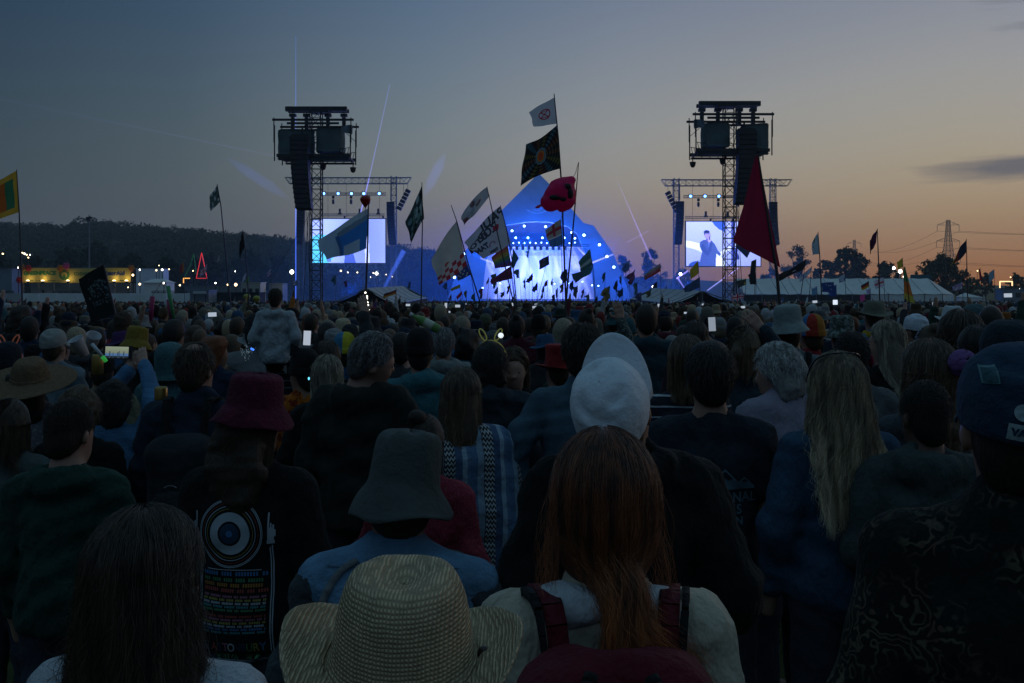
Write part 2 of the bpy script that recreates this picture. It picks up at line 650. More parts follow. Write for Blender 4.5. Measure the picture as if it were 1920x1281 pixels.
# =================================================================== stage materials
M_CLAD = mat('pyramid_skin', (0.28, 0.32, 0.38), 0.45, 0.5, metal=0.2, var=0.12, vscale=.4, bump=.05, bscale=1)
M_DECK = mat('stage_deck', (0.03, 0.03, 0.035), 0.6, 0.4)
M_PA = mat('speaker_cabinet', (0.018, 0.019, 0.021), 0.6, 0.4, var=.2)
M_LAMPBODY = mat('lamp_housing', (0.02, 0.02, 0.022), 0.5, 0.4)
M_BLUELENS = mat('blue_lens', (0.1, 0.2, 1.0), 0.3, 0.3, var=0, emit=(0.10, 0.28, 1.0), estr=8.0)
M_WHITELENS = mat('white_lens', (0.8, 0.85, 1.0), 0.3, 0.3, var=0, emit=(0.36, 0.60, 1.0), estr=9.0)
M_WARM = mat('warm_bulb', (1, .8, .5), 0.3, 0.3, var=0, emit=(1.0, 0.72, 0.36), estr=5.0)
M_COOLW = mat('white_bulb', (1, 1, 1), 0.3, 0.3, var=0, emit=(1.0, 0.93, 0.80), estr=9.0)


def paint_grid(name, P, fn, nu, nv, m, parent=None, thick=0.0):
    """a sheet whose print is a colour per small face; P(u,v) gives the place, fn(u,v) the printed colour"""
    us = np.linspace(0, 1, nu + 1)
    vs = np.linspace(0, 1, nv + 1)
    V = [P(u, v) for v in vs for u in us]
    F = np.array([[j * (nu + 1) + i, j * (nu + 1) + i + 1, (j + 1) * (nu + 1) + i + 1, (j + 1) * (nu + 1) + i] for j in range(nv) for i in range(nu)])
    me = mesh_np(name, np.array([tuple(p) for p in V]), F, True)
    uc = (us[:-1] + us[1:]) / 2
    vc = (vs[:-1] + vs[1:]) / 2
    U, W = np.meshgrid(uc, vc)
    C = fn(U, W)                                    # (nv,nu,3)
    C4 = np.concatenate([C.reshape(-1, 3), np.ones((nu * nv, 1))], 1)
    ca = me.color_attributes.new('print', 'FLOAT_COLOR', 'CORNER')
    ca.data.foreach_set('color', np.repeat(C4, 4, 0).astype(np.float32).ravel())
    return link(name, me, parent, m)


def blank(U, c):
    out = np.empty(U.shape + (3,))
    out[:] = c
    return out


def ell(U, W, cx, cy, rx, ry):
    return ((U - cx) / rx) ** 2 + ((W - cy) / ry) ** 2 < 1


def poly(U, W, pts):
    inside = np.zeros(U.shape, bool)
    n = len(pts)
    for i in range(n):
        x0, y0 = pts[i]
        x1, y1 = pts[(i + 1) % n]
        if y0 == y1:
            continue
        c = ((y0 > W) != (y1 > W)) & (U < (x1 - x0) * (W - y0) / (y1 - y0) + x0)
        inside ^= c
    return inside


def raster(U, W, V, T):
    """which of the sample points fall inside a set of triangles"""
    inside = np.zeros(U.shape, bool)
    for t in T:
        a, b, c = V[t]
        lo = np.minimum(np.minimum(a, b), c)
        hi = np.maximum(np.maximum(a, b), c)
        m = (U >= lo[0]) & (U <= hi[0]) & (W >= lo[1]) & (W <= hi[1])
        if not m.any():
            continue
        u, w = U[m], W[m]
        d1 = (u - b[0]) * (a[1] - b[1]) - (a[0] - b[0]) * (w - b[1])
        d2 = (u - c[0]) * (b[1] - c[1]) - (b[0] - c[0]) * (w - c[1])
        d3 = (u - a[0]) * (c[1] - a[1]) - (c[0] - a[0]) * (w - a[1])
        ok = ~(((d1 < 0) | (d2 < 0) | (d3 < 0)) & ((d1 > 0) | (d2 > 0) | (d3 > 0)))
        inside[m] |= ok
    return inside


# =================================================================== the pyramid stage
def build_stage():
    d0 = 205.0
    root = empty('pyramid_stage', at(1010, 545, d0))
    root.location.z = gz(0, d0)
    org = Vector(root.location)

    def P(px, py, lean=1.0, dd=0.0):
        d = d0 + max(0.0, (556 - py)) / 229.0 * 20.0 * lean + dd
        return at(px, py, d) - org

    Lo = [(1010, 327), (985, 352), (940, 397), (868, 478), (838, 566)]
    Li = [(1005, 417), (985, 418), (942, 425), (912, 490), (903, 566)]
    Ro = [(1010, 327), (1038, 355), (1094, 420), (1113, 425), (1150, 478), (1186, 566)]
    Ri = [(1005, 417), (1030, 418), (1064, 426), (1082, 440), (1106, 500), (1116, 566)]
    for nm, O, I in (('front_cladding', Lo, Li), ('front_cladding', Ro, Ri)):
        mb = MB()
        V, F = [], []
        for o, i in zip(O, I):
            for t in (0.0, 0.34, 0.67, 1.0):
                V.append(P(o[0] + (i[0] - o[0]) * t, o[1] + (i[1] - o[1]) * t))
        for k in range(len(O) - 1):
            for j in range(3):
                F.append([k * 4 + j, k * 4 + j + 1, (k + 1) * 4 + j + 1, (k + 1) * 4 + j])
        mb.add(V, F)
        o = mb.build(nm, M_CLAD, root)
        md = o.modifiers.new('t', 'SOLIDIFY')
        md.thickness = .35
        md.offset = -1 if O is Lo else 1
    # sides and back of the pyramid
    for nm, O in (('side_cladding', Lo), ('side_cladding', Ro)):
        mb = MB()
        V, F = [], []
        cx = 1010
        for o in O:
            V.append(P(*o))
            V.append(P(cx + (o[0] - cx) * 0.92, o[1], -1.0, 42.0))
        for k in range(len(O) - 1):
            F.append([2 * k, 2 * k + 1, 2 * k + 3, 2 * k + 2])
        mb.add(V, F)
        mb.build(nm, M_CLAD, root)
    mb = MB()
    V = [P(cx_[0], cx_[1], -1.0, 42.0) for cx_ in [(1010, 327), (858, 566), (1166, 566)]]
    mb.add(V, [[0, 1, 2]])
    mb.build('rear_cladding', M_CLAD, root)
    # round emblem on the front
    c = P(1007, 382) + Vector((0, -.35, 0))
    nrm = (P(1007, 392) - P(1007, 372)).cross(Vector((1, 0, 0)))
    q = Matrix.Rotation(R(-37), 3, 'X')
    mb = MB()
    n = 40
    for r0, r1 in ((3.0, 2.7), (2.15, 2.0)):
        ring_o = [c + q @ Vector((r0 * math.cos(2 * PI * k / n), 0, r0 * math.sin(2 * PI * k / n))) for k in range(n)]
        ring_i = [c + q @ Vector((r1 * math.cos(2 * PI * k / n), 0, r1 * math.sin(2 * PI * k / n))) for k in range(n)]
        mb.add(ring_o + ring_i, [[k, (k + 1) % n, n + (k + 1) % n, n + k] for k in range(n)])
    e = mb.build('round_emblem', mat('emblem_paint', (0.55, 0.58, 0.62), .5), root)
    # deck, apron and back wall
    mb = MB()
    zb = -.2
    mb.box((0, 12, .95), (29.5, 24, 1.9))
    mb.box((0, -.6, 1.0), (27, 1.6, .25))
    mb.build('stage_deck', M_DECK, root)
    mb = MB()
    for sx in (-1, 1):
        mb.box((sx * 15.2, 15, 6.5), (.3, 18, 9.0))
    mb.box((0, 24.3, 8.0), (30, .4, 12.5))
    mb.build('stage_house_wall', M_DECK, root)

    # video wall at the back, its painted glow also standing in for lit smoke
    def wallp(u, v):
        return Vector(((u - .5) * 28.0, 23.9, 2.0 + v * 12.0))

    def wallc(U, W):
        rs = np.random.default_rng(3)
        g = np.exp(-((U - .5) / .36) ** 2) * (0.35 + 0.65 * np.exp(-((W - .38) / .48) ** 2))
        out = blank(U, (0.30, 0.42, 1.0)) * g[..., None] * 1.35
        for k in range(9):
            a = .08 + .84 * k / 8
            out += (np.exp(-((U - a - (W - .8) * (rs.uniform(-.25, .25))) / .018) ** 2) * .22)[..., None] * np.array([.75, .8, 1.0])
        return out

    paint_grid('video_wall', wallp, wallc, 84, 44, mat('video_wall_light', attr='print', var=0, rough=.6, emit='attr', estr=1.7), root)
    # roof trusses across the opening
    for y, z in ((1.0, 13.3), (7.0, 12.6), (14.0, 12.0)):
        mb = MB().truss((-10.5 + (y * .1), y, z), (10.5, y, z), .5, .5, .05, .03, 1.0)
        mb.build('roof_truss', M_ALU, root)
    # the front edge cloth hung in tabs, a row of dark blocks above the lights
    for k in range(11):
        MB().box((-7.0 + k * 1.25, .6, 12.75), (.62, .12, .85)).build('hung_block', M_DECK, root)
    tag(root, 'tall pyramid-shaped festival stage glowing blue in the middle of the field', 'stage')
    return root, org


STAGE, SORG = build_stage()


def stage_lamp(px, py, d, r=.42, white=False, label=None, grp='lamps on the pyramid stage', kind='stage_lamp', aim=(0, -1, -.25)):
    r *= .62
    c = at(px, py, d)
    aim = Vector(aim).normalized()
    q = aim.to_track_quat('Z', 'Y')
    o = empty(kind, c)
    mb = MB()
    prof = [(r * .45, -r * 1.5), (r * .8, -r * 1.2), (r * 1.02, -r * .2), (r * 1.08, 0), (r * .9, .02)]
    mb.lathe(prof, n=12)
    mb.v = [tuple(q @ Vector(v)) for v in mb.v]
    b = mb.build('housing', M_LAMPBODY, o)
    mb = MB()
    mb.lathe([(r * .86, .03), (r * .7, .03 + r * .16), (r * .3, .03 + r * .26)], n=12)
    mb.v = [tuple(q @ Vector(v)) for v in mb.v]
    mb.build('lens', M_WHITELENS if white else M_BLUELENS, o, True)
    mb = MB().box((0, .1, r * 1.3), (r * 2.2, .08, .08)).tube((-r * 1.1, .1, r * 1.3), (-r * 1.1, .1, 0), .05).tube((r * 1.1, .1, r * 1.3), (r * 1.1, .1, 0), .05)
    mb.build('yoke', M_LAMPBODY, o)
    tag(o, label, 'lamp', grp)
    return o


_l = [(960, 433, 'first'), (983, 424, 'second'), (1023, 425, 'third'), (1072, 436, 'fourth')]
for px, py, nm in _l:
    stage_lamp(px, py, 207, .46, True, nm + ' white lamp along the top edge of the stage opening')
for k, (px, py) in enumerate([(967, 446), (990, 446), (1017, 446), (1058, 446), (1078, 447)]):
    stage_lamp(px, py, 212, .42, True, ['first', 'second', 'third', 'fourth', 'fifth'][k] + ' white lamp from the left in the upper truss row of the stage')
for k in range(13):
    stage_lamp(952 + k * 10.5, 455 + (k % 2), 218, .28, True, 'small white lamp in the dense lower truss row of the stage', 'small lamps of the lower stage truss')
for k, (px, py) in enumerate([(1095, 441), (1124, 459), (1138, 481), (1151, 501)]):
    stage_lamp(px, py, 203 + (556 - py) * .07, .55, True, ['topmost', 'second highest', 'third highest', 'lowest'][k] + ' big white lamp on the right sloping edge of the pyramid')
for k, (px, py) in enumerate([(870, 476), (852, 520)]):
    stage_lamp(px, py, 203 + (556 - py) * .07, .55, True, ['upper', 'lower'][k] + ' big white lamp on the left sloping edge of the pyramid')
for k, (px, py) in enumerate([(925, 535), (938, 531), (1040, 532), (1066, 531), (1110, 535), (1122, 536), (905, 540), (1092, 528)]):
    stage_lamp(px, py, 206, .34, True, 'small bright floor lamp along the front lip of the stage', 'floor lamps on the stage lip')


# show lights inside the stage; unseen blue ones added in front to wash facade and smoke
def add_lamp(name, loc, energy, color, kind='POINT', size=1.0, aim=None, spot=90, blend=.6):
    ld = bpy.data.lights.new(name, kind)
    ld.energy = energy
    ld.color = color
    if kind == 'AREA':
        ld.size = size
    else:
        ld.shadow_soft_size = size
    if kind == 'SPOT':
        ld.spot_size = R(spot)
        ld.spot_blend = blend
    o = bpy.data.objects.new(name, ld)
    o.location = loc
    if aim is not None:
        o.rotation_euler = (Vector(aim)).to_track_quat('-Z', 'Y').to_euler()
    COL.objects.link(o)
    return o


BLUE = (0.0, 0.125, 1.0)
for _px, _py, _d, _e, _c in ((985, 452, 209, 12000, BLUE), (1040, 452, 209, 12000, BLUE), (900, 470, 183, 5500, BLUE), (1125, 470, 183, 5500, BLUE), (1010, 400, 176, 3000, BLUE), (860, 530, 194, 2500, BLUE), (1165, 530, 194, 2500, BLUE), (660, 545, 172, 1800, BLUE), (1300, 545, 170, 1800, BLUE), (1010, 505, 218, 6000, (0.25, 0.30, 1.0))):
    add_lamp('stage_wash_light', at(_px, _py, _d), _e, _c, 'POINT', 1.0)
# =================================================================== the two delay towers and their hung speaker columns
M_SCRIM = mat('scrim_cloth', (0.13, 0.18, 0.19), 0.9, 0.1, var=.3, vscale=.8, bump=.4, bscale=1.2, transl=.30)


def delay_tower(cx, ytop, d, s, side):
    """s=-1: the speaker column hangs on the left of the mast, s=1: on the right"""
    k = d / FPX
    org = at(cx, HY, d)
    org.z = gz(0, d)
    root = empty('delay_tower', org)
    dy = ytop - 200

    def q(dx, py, y=0.0):
        """dx: photo pixels from the mast, mirrored; py: photo row"""
        return Vector((dx * s * k, y, ZC - (py + dy - HY) * k - org.z))

    MB().truss((0, 0, 0), q(0, 203), 1.02, 1.02, .055, .03, .95, up=(0, 1, 0)).build('lattice_mast', M_BLACK, root)
    mb = MB()
    mb.box(q(0, 204.5), (115 * k, .5, .42)).box(q(0, 204.5, 1.2), (115 * k, .3, .32)).box(q(-8, 210), (34 * k, 1.6, .25))
    tb = mb.build('top_beam', M_BLACK, root)
    for dx in (-52, -22, 18, 44):
        mb = MB()
        mb.tube(q(dx, 207), q(dx, 216), .04).box(q(dx, 216.5), (.62, .5, .28)).tube(q(dx, 217), q(dx, 224), .05).box(q(dx, 233), (.32, .4, 1.25))
        mb.build('chain_hoist', M_BLACK, root)
    # cage of the speaker platform: rails, posts, braces
    mb = MB()
    for y in (-1.6, 1.6):
        off = 3 if y > 0 else 0
        for a, b in (((-75, 229 + off), (75, 231 + off)), ((-48, 236 + off), (48, 237 + off))):
            mb.box((q(a[0], a[1], y) + q(b[0], b[1], y)) / 2, ((b[0] - a[0]) * k, .14, .2))
        for dx in (-70, 72):
            mb.tube(q(dx, 226, y), q(dx, 272, y), .05)
            mb.tube(q(dx * .985, 240, y), q(dx * .985, 306, y), .06)
        mb.tube(q(-70, 262, y), q(-58, 252, y), .03).tube(q(-70, 281, y), q(-50, 284, y), .03)
        mb.box((q(-69, 296, y) + q(66, 296, y)) / 2, (137 * k, .16, .3)).box((q(-69, 303, y) + q(66, 303, y)) / 2, (130 * k, .16, .18))
        for j in range(9):
            mb.tube(q(-66 + j * 15.5, 297, y), q(-58 + j * 15.5, 303, y), .035, n=4)
        for j in range(4):
            mb.tube(q(-66 + j * 5.2, 282, y), q(-63 + j * 5.2, 296, y), .03, n=4)
    mb.box((q(-68, 299) + q(66, 299)) / 2, (132 * k, 3.0, .12))
    mb.build('platform_cage', M_BLACK, root)

    # cloth-wrapped boxes on the platform
    def wrap(x0, x1, y0, y1, yd, seed):
        w = abs(x1 - x0) * k
        h = (y1 - y0) * k
        c = (q(x0, y0) + q(x1, y1)) / 2
        nu, nv = 14, 10
        V, F = [], []
        ring = []
        for i in range(nu):
            t = 2 * PI * i / nu
            cx_, cy_ = math.cos(t), math.sin(t)
            e = 5.0
            rr = (abs(cx_) ** e + abs(cy_) ** e) ** (-1 / e)
            ring.append((cx_ * rr * w / 2, cy_ * rr * yd / 2))
        for j in range(nv + 1):
            for i, (a, b) in enumerate(ring):
                sag = .10 * mnoise.noise((a * .7 + seed, b * .7, j * .35)) + (.05 * math.sin(i * 2.1 + seed) if j == nv else 0)
                V.append(c + Vector((a * (1 + sag * .25), b * (1 + sag * .4), (j / nv - .5) * -h + sag)))
        for j in range(nv):
            for i in range(nu):
                F.append([j * nu + i, j * nu + (i + 1) % nu, (j + 1) * nu + (i + 1) % nu, (j + 1) * nu + i])
        F.append(list(range(nu)))
        F.append([nv * nu + i for i in range(nu)][::-1])
        MB().add(V, F).build('scrim_wrap', M_SCRIM, root, True)

    wrap(5 if s < 0 else 22, 69 if s < 0 else 70, 247 - 1, 293, 2.6, 1.0 + s)
    wrap(-52, -2, 244, 286, 2.6, 4.0 + s)
    # flap of torn cloth hanging on the frame
    V, F = [], []
    for j in range(5):
        for i in range(6):
            u, v = i / 5, j / 4
            p = q(-52 - 20 * u, 241 - 2 * u + v * (12 + 5 * u), -1.5 + .25 * math.sin(u * 7 + v * 2))
            V.append(p)
    for j in range(4):
        for i in range(5):
            F.append([j * 6 + i, j * 6 + i + 1, (j + 1) * 6 + i + 1, (j + 1) * 6 + i])
    o = MB().add(V, F).build('cloth_flap', M_SCRIM, root, True)
    for dx, py in ((-13, 309), (-69, 314)):
        mb = MB().tube(q(dx, py - 10), q(dx, py), .05).lathe([(.12, -.35), (.24, -.2), (.3, .15)], q(dx, py + 3), 10)
        mb.build('floodlight', M_BLACK, root)
    mb = MB()
    mb.tube(q(12, 398, .3), q(80, 575, -7), .022, n=4).tube(q(-6, 395), q(-38, 575, -8), .022, n=4).tube(q(16, 398, .3), q(26, 575, .3), .03, n=4).tube(q(18, 398), q(34, 575, 6), .022, n=4)
    mb.build('guy_cable', M_BLACK, root)
    tag(root, 'tall black lattice tower carrying a wrapped platform, ' + side, 'tower', 'delay towers')
    # the hung column of loudspeakers
    a = empty('speaker_column', org)
    n = 15
    mb = MB().tube(q(18, 245, -1.9), q(20, 262, -1.9), .09).box(q(22, 261, -1.9), (1.5, .8, .3))
    mb.build('flying_frame', M_PA, a)
    for i in range(n):
        t = i / (n - 1)
        py = 266.5 + i * 8.9
        bend = -9 * t * t
        dx = 23 + bend * .8
        w = (33 - 4 * t) * k
        o = MB().box((0, 0, 0), (w, 1.15, 8.2 * k)).box((0, -.59, 0), (w * .9, .03, 8.2 * k * .8)).build('cabinet', M_PA, a)
        o.location = q(dx, py, -1.9 + .25 * t * t)
        o.rotation_euler = (R(-1 - 7 * t * t), 0, 0)
    tag(a, 'long dark column of loudspeakers hanging from the tower ' + side, 'speakers', 'hung speaker columns of the delay towers')


delay_tower(593, 200, 95, -1, 'beside the left video screen')
delay_tower(1368, 190, 92, 1, 'beside the right video screen')


# =================================================================== the two video screens in their goal-post trusses
def screen_rig(x0, x1, y0, y1, tx0, tx1, ty, legs, lamps, ly, lx0, lx1, d, pic, which, array_side):
    k = d / FPX
    org = at((x0 + x1) / 2, HY, d)
    org.z = gz(0, d)

    def q(px, py, y=0.0):
        return at(px, py, d) - org + Vector((0, y, 0))

    rt = empty('screen_truss_frame', org)
    mb = MB().truss(q(tx0 + 8, ty + 6), q(tx1 - 8, ty + 6), 1.0, 1.15, .07, .04, 1.3)
    for tx, e in ((tx0, 1), (tx1, -1)):
        mb.tube(q(tx, ty, -.5), q(tx + e * 8, ty, -.5), .06).tube(q(tx, ty, -.5), q(tx + e * 8, ty + 12, -.5), .05).tube(q(tx, ty, .5), q(tx + e * 8, ty, .5), .06).tube(q(tx, ty, .5), q(tx + e * 8, ty + 12, .5), .05)
    mb.build('top_truss', M_ALU, rt)
    for lx in legs:
        p0 = q(lx, HY)
        MB().truss((p0.x, 1.1, 0), q(lx, ty - 4, 1.1), 1.0, 1.0, .07, .04, 1.2, up=(0, 1, 0)).build('truss_leg', M_ALU, rt)
    MB().truss(q(lx0, ly + 2), q(lx1, ly + 2), .45, .45, .04, .025, .7).build('lamp_truss', M_ALU, rt)
    MB().truss(q(lx0 + 3, ly + 41), q(lx1 - 3, ly + 41), .4, .4, .035, .02, .7).build('lower_truss', M_ALU, rt)
    mb = MB()
    for t in (.12, .4, .68, .9):
        lx = lx0 + (lx1 - lx0) * t
        mb.tube(q(lx, ty + 10), q(lx, y0), .025, n=4)
    mb.build('hanging_cable', M_BLACK, rt)
    for t in (.3, .6, .88):
        lx = lx0 + (lx1 - lx0) * t
        mb = MB().box(q(lx, ly + 39), (.7, .5, .25)).box(q(lx, ly + 34), (.35, .4, .9)).box(q(lx + 9, ly + 46), (.3, .3, .5))
        mb.build('hoist_motor', M_BLACK, rt)
    tag(rt, 'aluminium goal-post truss holding the ' + which + ' video screen', 'truss', 'truss frames of the video screens')
    # lamps under the truss
    for i, lx in enumerate(lamps):
        stage_lamp(lx, ly + 1, d - .8, .48, False, ['first', 'second', 'third', 'fourth', 'fifth'][i] + ' blue lamp from the left above the ' + which + ' video screen', 'blue lamps above the video screens', 'truss_lamp', aim=(0, -1, -.15))
    for i in range(3):
        lx = lx0 + (lx1 - lx0) * (.2 + .27 * i)
        o = MB().box(q(lx, ly + 8) + org, (.45, .4, .5)).lathe([(.2, -.9), (.26, -.4), (.2, 0)], q(lx, ly + 12) + org, 8).build('moving_head_lamp', M_LAMPBODY, loc=q(lx, ly + 10) + org)
        tag(o, ['first', 'second', 'third'][i] + ' unlit moving lamp from the left on the ' + which + ' screen lamp truss', 'lamp', 'unlit moving lamps above the screens')
    # the screen itself
    vs = empty('video_screen', at((x0 + x1) / 2, y1, d - .6))
    o2 = Vector(vs.location)
    w, h = (x1 - x0) * k, (y1 - y0) * k
    MB().box((0, .35, h / 2), (w + .35, .5, h + .35)).build('cabinet', M_PA, vs)
    paint_grid('display', lambda u, v: Vector(((u - .5) * w, .09, v * h)), pic, 150, 90, mat('led_picture', attr='print', var=0, rough=.5, emit='attr', estr=1.7), vs)
    tag(vs, which + ' big video screen ' + ('showing a singer with a microphone' if which == 'right' else 'showing pale lavender light, half hidden by a blue flag'), 'screen', 'video screens')
    rl = add_lamp('screen_glow', at((x0 + x1) / 2, (y0 + y1) / 2, d - 1.2), 1500, (.35, .45, 1), 'AREA', 8.0, aim=(0, -1, 0))
    # speaker columns hung on either side
    for i, (lx, yy) in enumerate(zip(legs, (378, 379))):
        a = empty('speaker_column', q(lx, HY) + org)
        sgn = 1 if i == 0 else -1
        for j in range(14):
            o = MB().box((0, 0, 0), (14 * k, 1.1, 5.2 * k)).box((0, -.57, 0), (12.5 * k, .03, 4.2 * k)).build('cabinet', M_PA, a)
            o.location = q(lx + sgn * 4 - sgn * (j / 13) ** 2 * 4, yy + 3 + j * 5.75, -.6) - q(lx, HY)
            o.rotation_euler = (R(-(j / 13) ** 2 * 8), 0, 0)
        MB().tube((sgn * 4 * k, -.6, (HY - yy) * k + .3), (sgn * 4 * k, -.3, (HY - ty - 8) * k), .06).build('flying_cable', M_BLACK, a)
        tag(a, 'speaker column hung on the ' + ('inner' if (array_side > 0) == (i == 1) else 'outer') + ' leg of the ' + which + ' screen truss', 'speakers', 'speaker columns by the video screens')
    # small angled array on the outrigger
    ax = tx1 - 6 if array_side > 0 else tx0 + 12
    a = empty('angled_speaker_array', q(ax, ty + 10) + org)
    for j in range(6):
        o = MB().box((0, 0, 0), (.95, .8, .62)).build('cabinet', M_PA, a)
        o.location = Vector((-array_side * j * 3.2 * k, -.3, -(16 + j * 6.4) * k))
        o.rotation_euler = (0, array_side * R(28), 0)
    mb = MB().tube((0, -.3, 0), (0, -.3, -16 * k), .04).tube((-array_side * 8 * k, -.3, 0), (-array_side * 8 * k, -.3, -24 * k), .03)
    mb.build('hanging_cable', M_BLACK, a)
    tag(a, 'short tilted speaker array hanging off the stage-side end of the ' + which + ' truss', 'speakers', 'tilted arrays on the truss ends')


def singer_picture(U, W):
    V = 1 - W
    out = blank(U, (0.40, 0.47, 1.0)) * (0.62 + 0.35 * W[..., None] + 0.12 * (1 - U[..., None]))
    arc = np.abs(np.hypot(U + .15, V - 1.1) - .62) < .07
    out[arc] = (0.75, .88, 1.0)
    arc = np.abs(np.hypot(U - 1.05, V - 1.15) - .72) < .03
    out[arc] = (0.70, .78, 1.0)
    out[poly(U, V, [(.35, 0), (.53, 0), (.53, .24), (.44, .17), (.38, .08)])] = (.035, .10, .62)
    out[poly(U, V, [(.61, 0), (.66, 0), (.66, 1), (.61, 1)])] = (.035, .05, .30)
    # dark shapes of the crowd before the screen camera
    out[ell(U, V, .14, 1.02, .11, .13)] = (.02, .06, .35)
    # the singer: jacket, shirt, arms, head with short hair, hand and microphone at the mouth
    suit = (0.045, 0.08, 0.33)
    out[poly(U, V, [(.185, .46), (.235, .41), (.30, .40), (.345, .43), (.385, .50), (.43, .66), (.47, .72), (.455, .78), (.405, .72), (.40, 1), (.17, 1), (.20, .78), (.215, .68), (.18, .56)])] = suit
    out[poly(U, V, [(.29, .42), (.325, .42), (.335, .60), (.315, .70), (.30, .58)])] = (.10, .15, .55)
    out[poly(U, V, [(.20, .50), (.235, .52), (.29, .66), (.315, .50), (.335, .46), (.35, .52), (.335, .66), (.295, .77), (.255, .74), (.22, .64)])] = (0.028, 0.055, .28)
    out[poly(U, V, [(.265, .36), (.30, .36), (.305, .44), (.27, .44)])] = (.12, .10, .40)
    skin = (.30, .25, .72)
    out[ell(U, V, .287, .295, .042, .095)] = skin
    out[ell(U, V, .325, .31, .010, .02)] = skin
    hair = (.018, .026, .15)
    out[ell(U, V, .275, .232, .040, .040)] = hair
    out[poly(U, V, [(.235, .22), (.255, .22), (.255, .30), (.245, .31)])] = hair
    out[ell(U, V, .303, .275, .012, .008)] = (.05, .05, .25)
    out[ell(U, V, .317, .345, .010, .008)] = (.06, .05, .26)
    out[ell(U, V, .313, .41, .022, .055)] = (.38, .32, .85)
    out[poly(U, V, [(.308, .355), (.322, .355), (.320, .41), (.310, .41)])] = (.02, .02, .10)
    # shapes at the lower edge of the picture
    out[poly(U, V, [(.66, 1), (.66, .60), (.68, .58), (.70, .64), (.69, .70), (.72, .82), (.70, .86), (.68, .85), (.675, 1)])] = (.02, .03, .22)
    return out * .95


def pale_picture(U, W):
    V = 1 - W
    out = blank(U, (0.36, 0.47, 1.0)) * (0.75 + .2 * np.sin(U * 5 + 1)[..., None])
    out[ell(U, V, .12, .7, .2, .35)] = (.10, .55, .85)
    out[poly(U, V, [(.70, 0), (.76, 0), (.79, 1), (.73, 1)])] = (.55, .62, 1.0)
    out[poly(U, V, [(.44, 1), (.45, .78), (.50, .70), (.56, .76), (.60, 1)])] = (.05, .09, .45)
    out[ell(U, V, .50, .68, .035, .06)] = (.06, .09, .45)
    out[poly(U, V, [(.20, .98), (.24, .62), (.27, .62), (.26, .98)])] = (.10, .2, .7)
    return out * .95


screen_rig(585, 722, 411, 493, 535, 771, 333, (562, 737), (607, 634, 659, 682, 711), 362, 600, 724, 190, pale_picture, 'left', 1)
screen_rig(1287, 1426, 416, 499, 1240, 1484, 337, (1270, 1452), (1295, 1322, 1348, 1402), 367, 1282, 1420, 188, singer_picture, 'right', -1)

# =================================================================== tents
M_CANVAS = mat('white_canvas', (0.62, 0.63, 0.62), 0.75, 0.25, var=.10, vscale=.5, bump=.15, bscale=.9, transl=.12)
M_CANVASG = mat('grey_canvas', (0.34, 0.35, 0.36), 0.8, 0.2, var=.15, vscale=.6, bump=.2, bscale=1.2)
M_DARKWALL = mat('dark_hoarding', (0.035, 0.042, 0.048), 0.8, 0.2, var=.3, vscale=.6)
M_WHITEWALL = mat('white_hoarding', (0.74, 0.75, 0.77), 0.7, 0.2, var=.12, vscale=.7)


def gable_tent(pa, pr, el, er, ef, d0, d1, label):
    """pa front apex, pr rear apex, el/er front eaves, ef rear eave (photo pixels); the front opening is filled with a dark sheet for the shade inside"""
    A, B = at(*pa, d0), at(*pr, d1)
    L, Q = at(*el, d0), at(*er, d0)
    E_ = at(*ef, d1)
    E2 = B + (L - A) if (E_ - B).x * (Q - A).x > 0 else B + (Q - A)
    near, far = (Q, L) if (E_ - B).x * (Q - A).x > 0 else (L, Q)
    org = Vector(((L.x + Q.x) / 2, d0, gz(0, d0)))
    rt = empty('gable_tent', org)
    n = 6
    for i in range(n):
        t0, t1 = i / n + .006, (i + 1) / n - .006
        for (ea, eb) in ((near, E_), (far, E2)):
            V = []
            for t in (t0, t1):
                r, e = A.lerp(B, t), ea.lerp(eb, t)
                for s in (0, .33, .66, 1):
                    V.append(r.lerp(e, s) + Vector((0, 0, -.22 * math.sin(PI * s))) - org)
            MB().add(V, [[k, k + 1, k + 5, k + 4] for k in range(3)]).build('roof_panel', M_CANVASG, rt)
    mb = MB()
    for p in (L, Q, E_, E2, A, B):
        mb.tube(Vector((p.x, p.y, gz(0, p.y))) - org, p - org - Vector((0, 0, .05)), .06)
    for a, b in ((A, B), (L, A), (Q, A), (near, E_), (far, E2), (B, E_), (B, E2)):
        mb.tube(a - org - Vector((0, 0, .05)), b - org - Vector((0, 0, .05)), .05)
    mb.build('tent_frame', M_ALU, rt)
    # dark side and rear walls
    g = lambda p: Vector((p.x, p.y, gz(0, p.y)))
    dn = Vector((0, .3, -.1))
    V = [p - org + dn for p in (near, E_, g(E_), g(near), far, E2, g(E2), g(far), B)]
    MB().add(V, [[0, 1, 2, 3], [4, 5, 6, 7], [1, 8, 5, 6, 2]]).build('side_wall', M_DARKWALL, rt)
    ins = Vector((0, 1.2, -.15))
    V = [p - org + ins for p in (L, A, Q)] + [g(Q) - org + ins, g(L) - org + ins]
    MB().add(V, [[0, 1, 2, 3, 4]]).build('front_shade_sheet', M_DARKWALL, rt)  # dark sheet put across the open front for its unlit inside
    tag(rt, label, 'tent', 'control tents below the towers')


gable_tent((687, 540), (756, 536), (618, 569), (742, 570), (800, 558), 84, 102, 'grey gabled tent with dark front at the foot of the left tower')
gable_tent((1317, 545), (1226, 540), (1259, 569), (1378, 566), (1182, 560), 82, 100, 'grey gabled tent with dark front at the foot of the right tower')


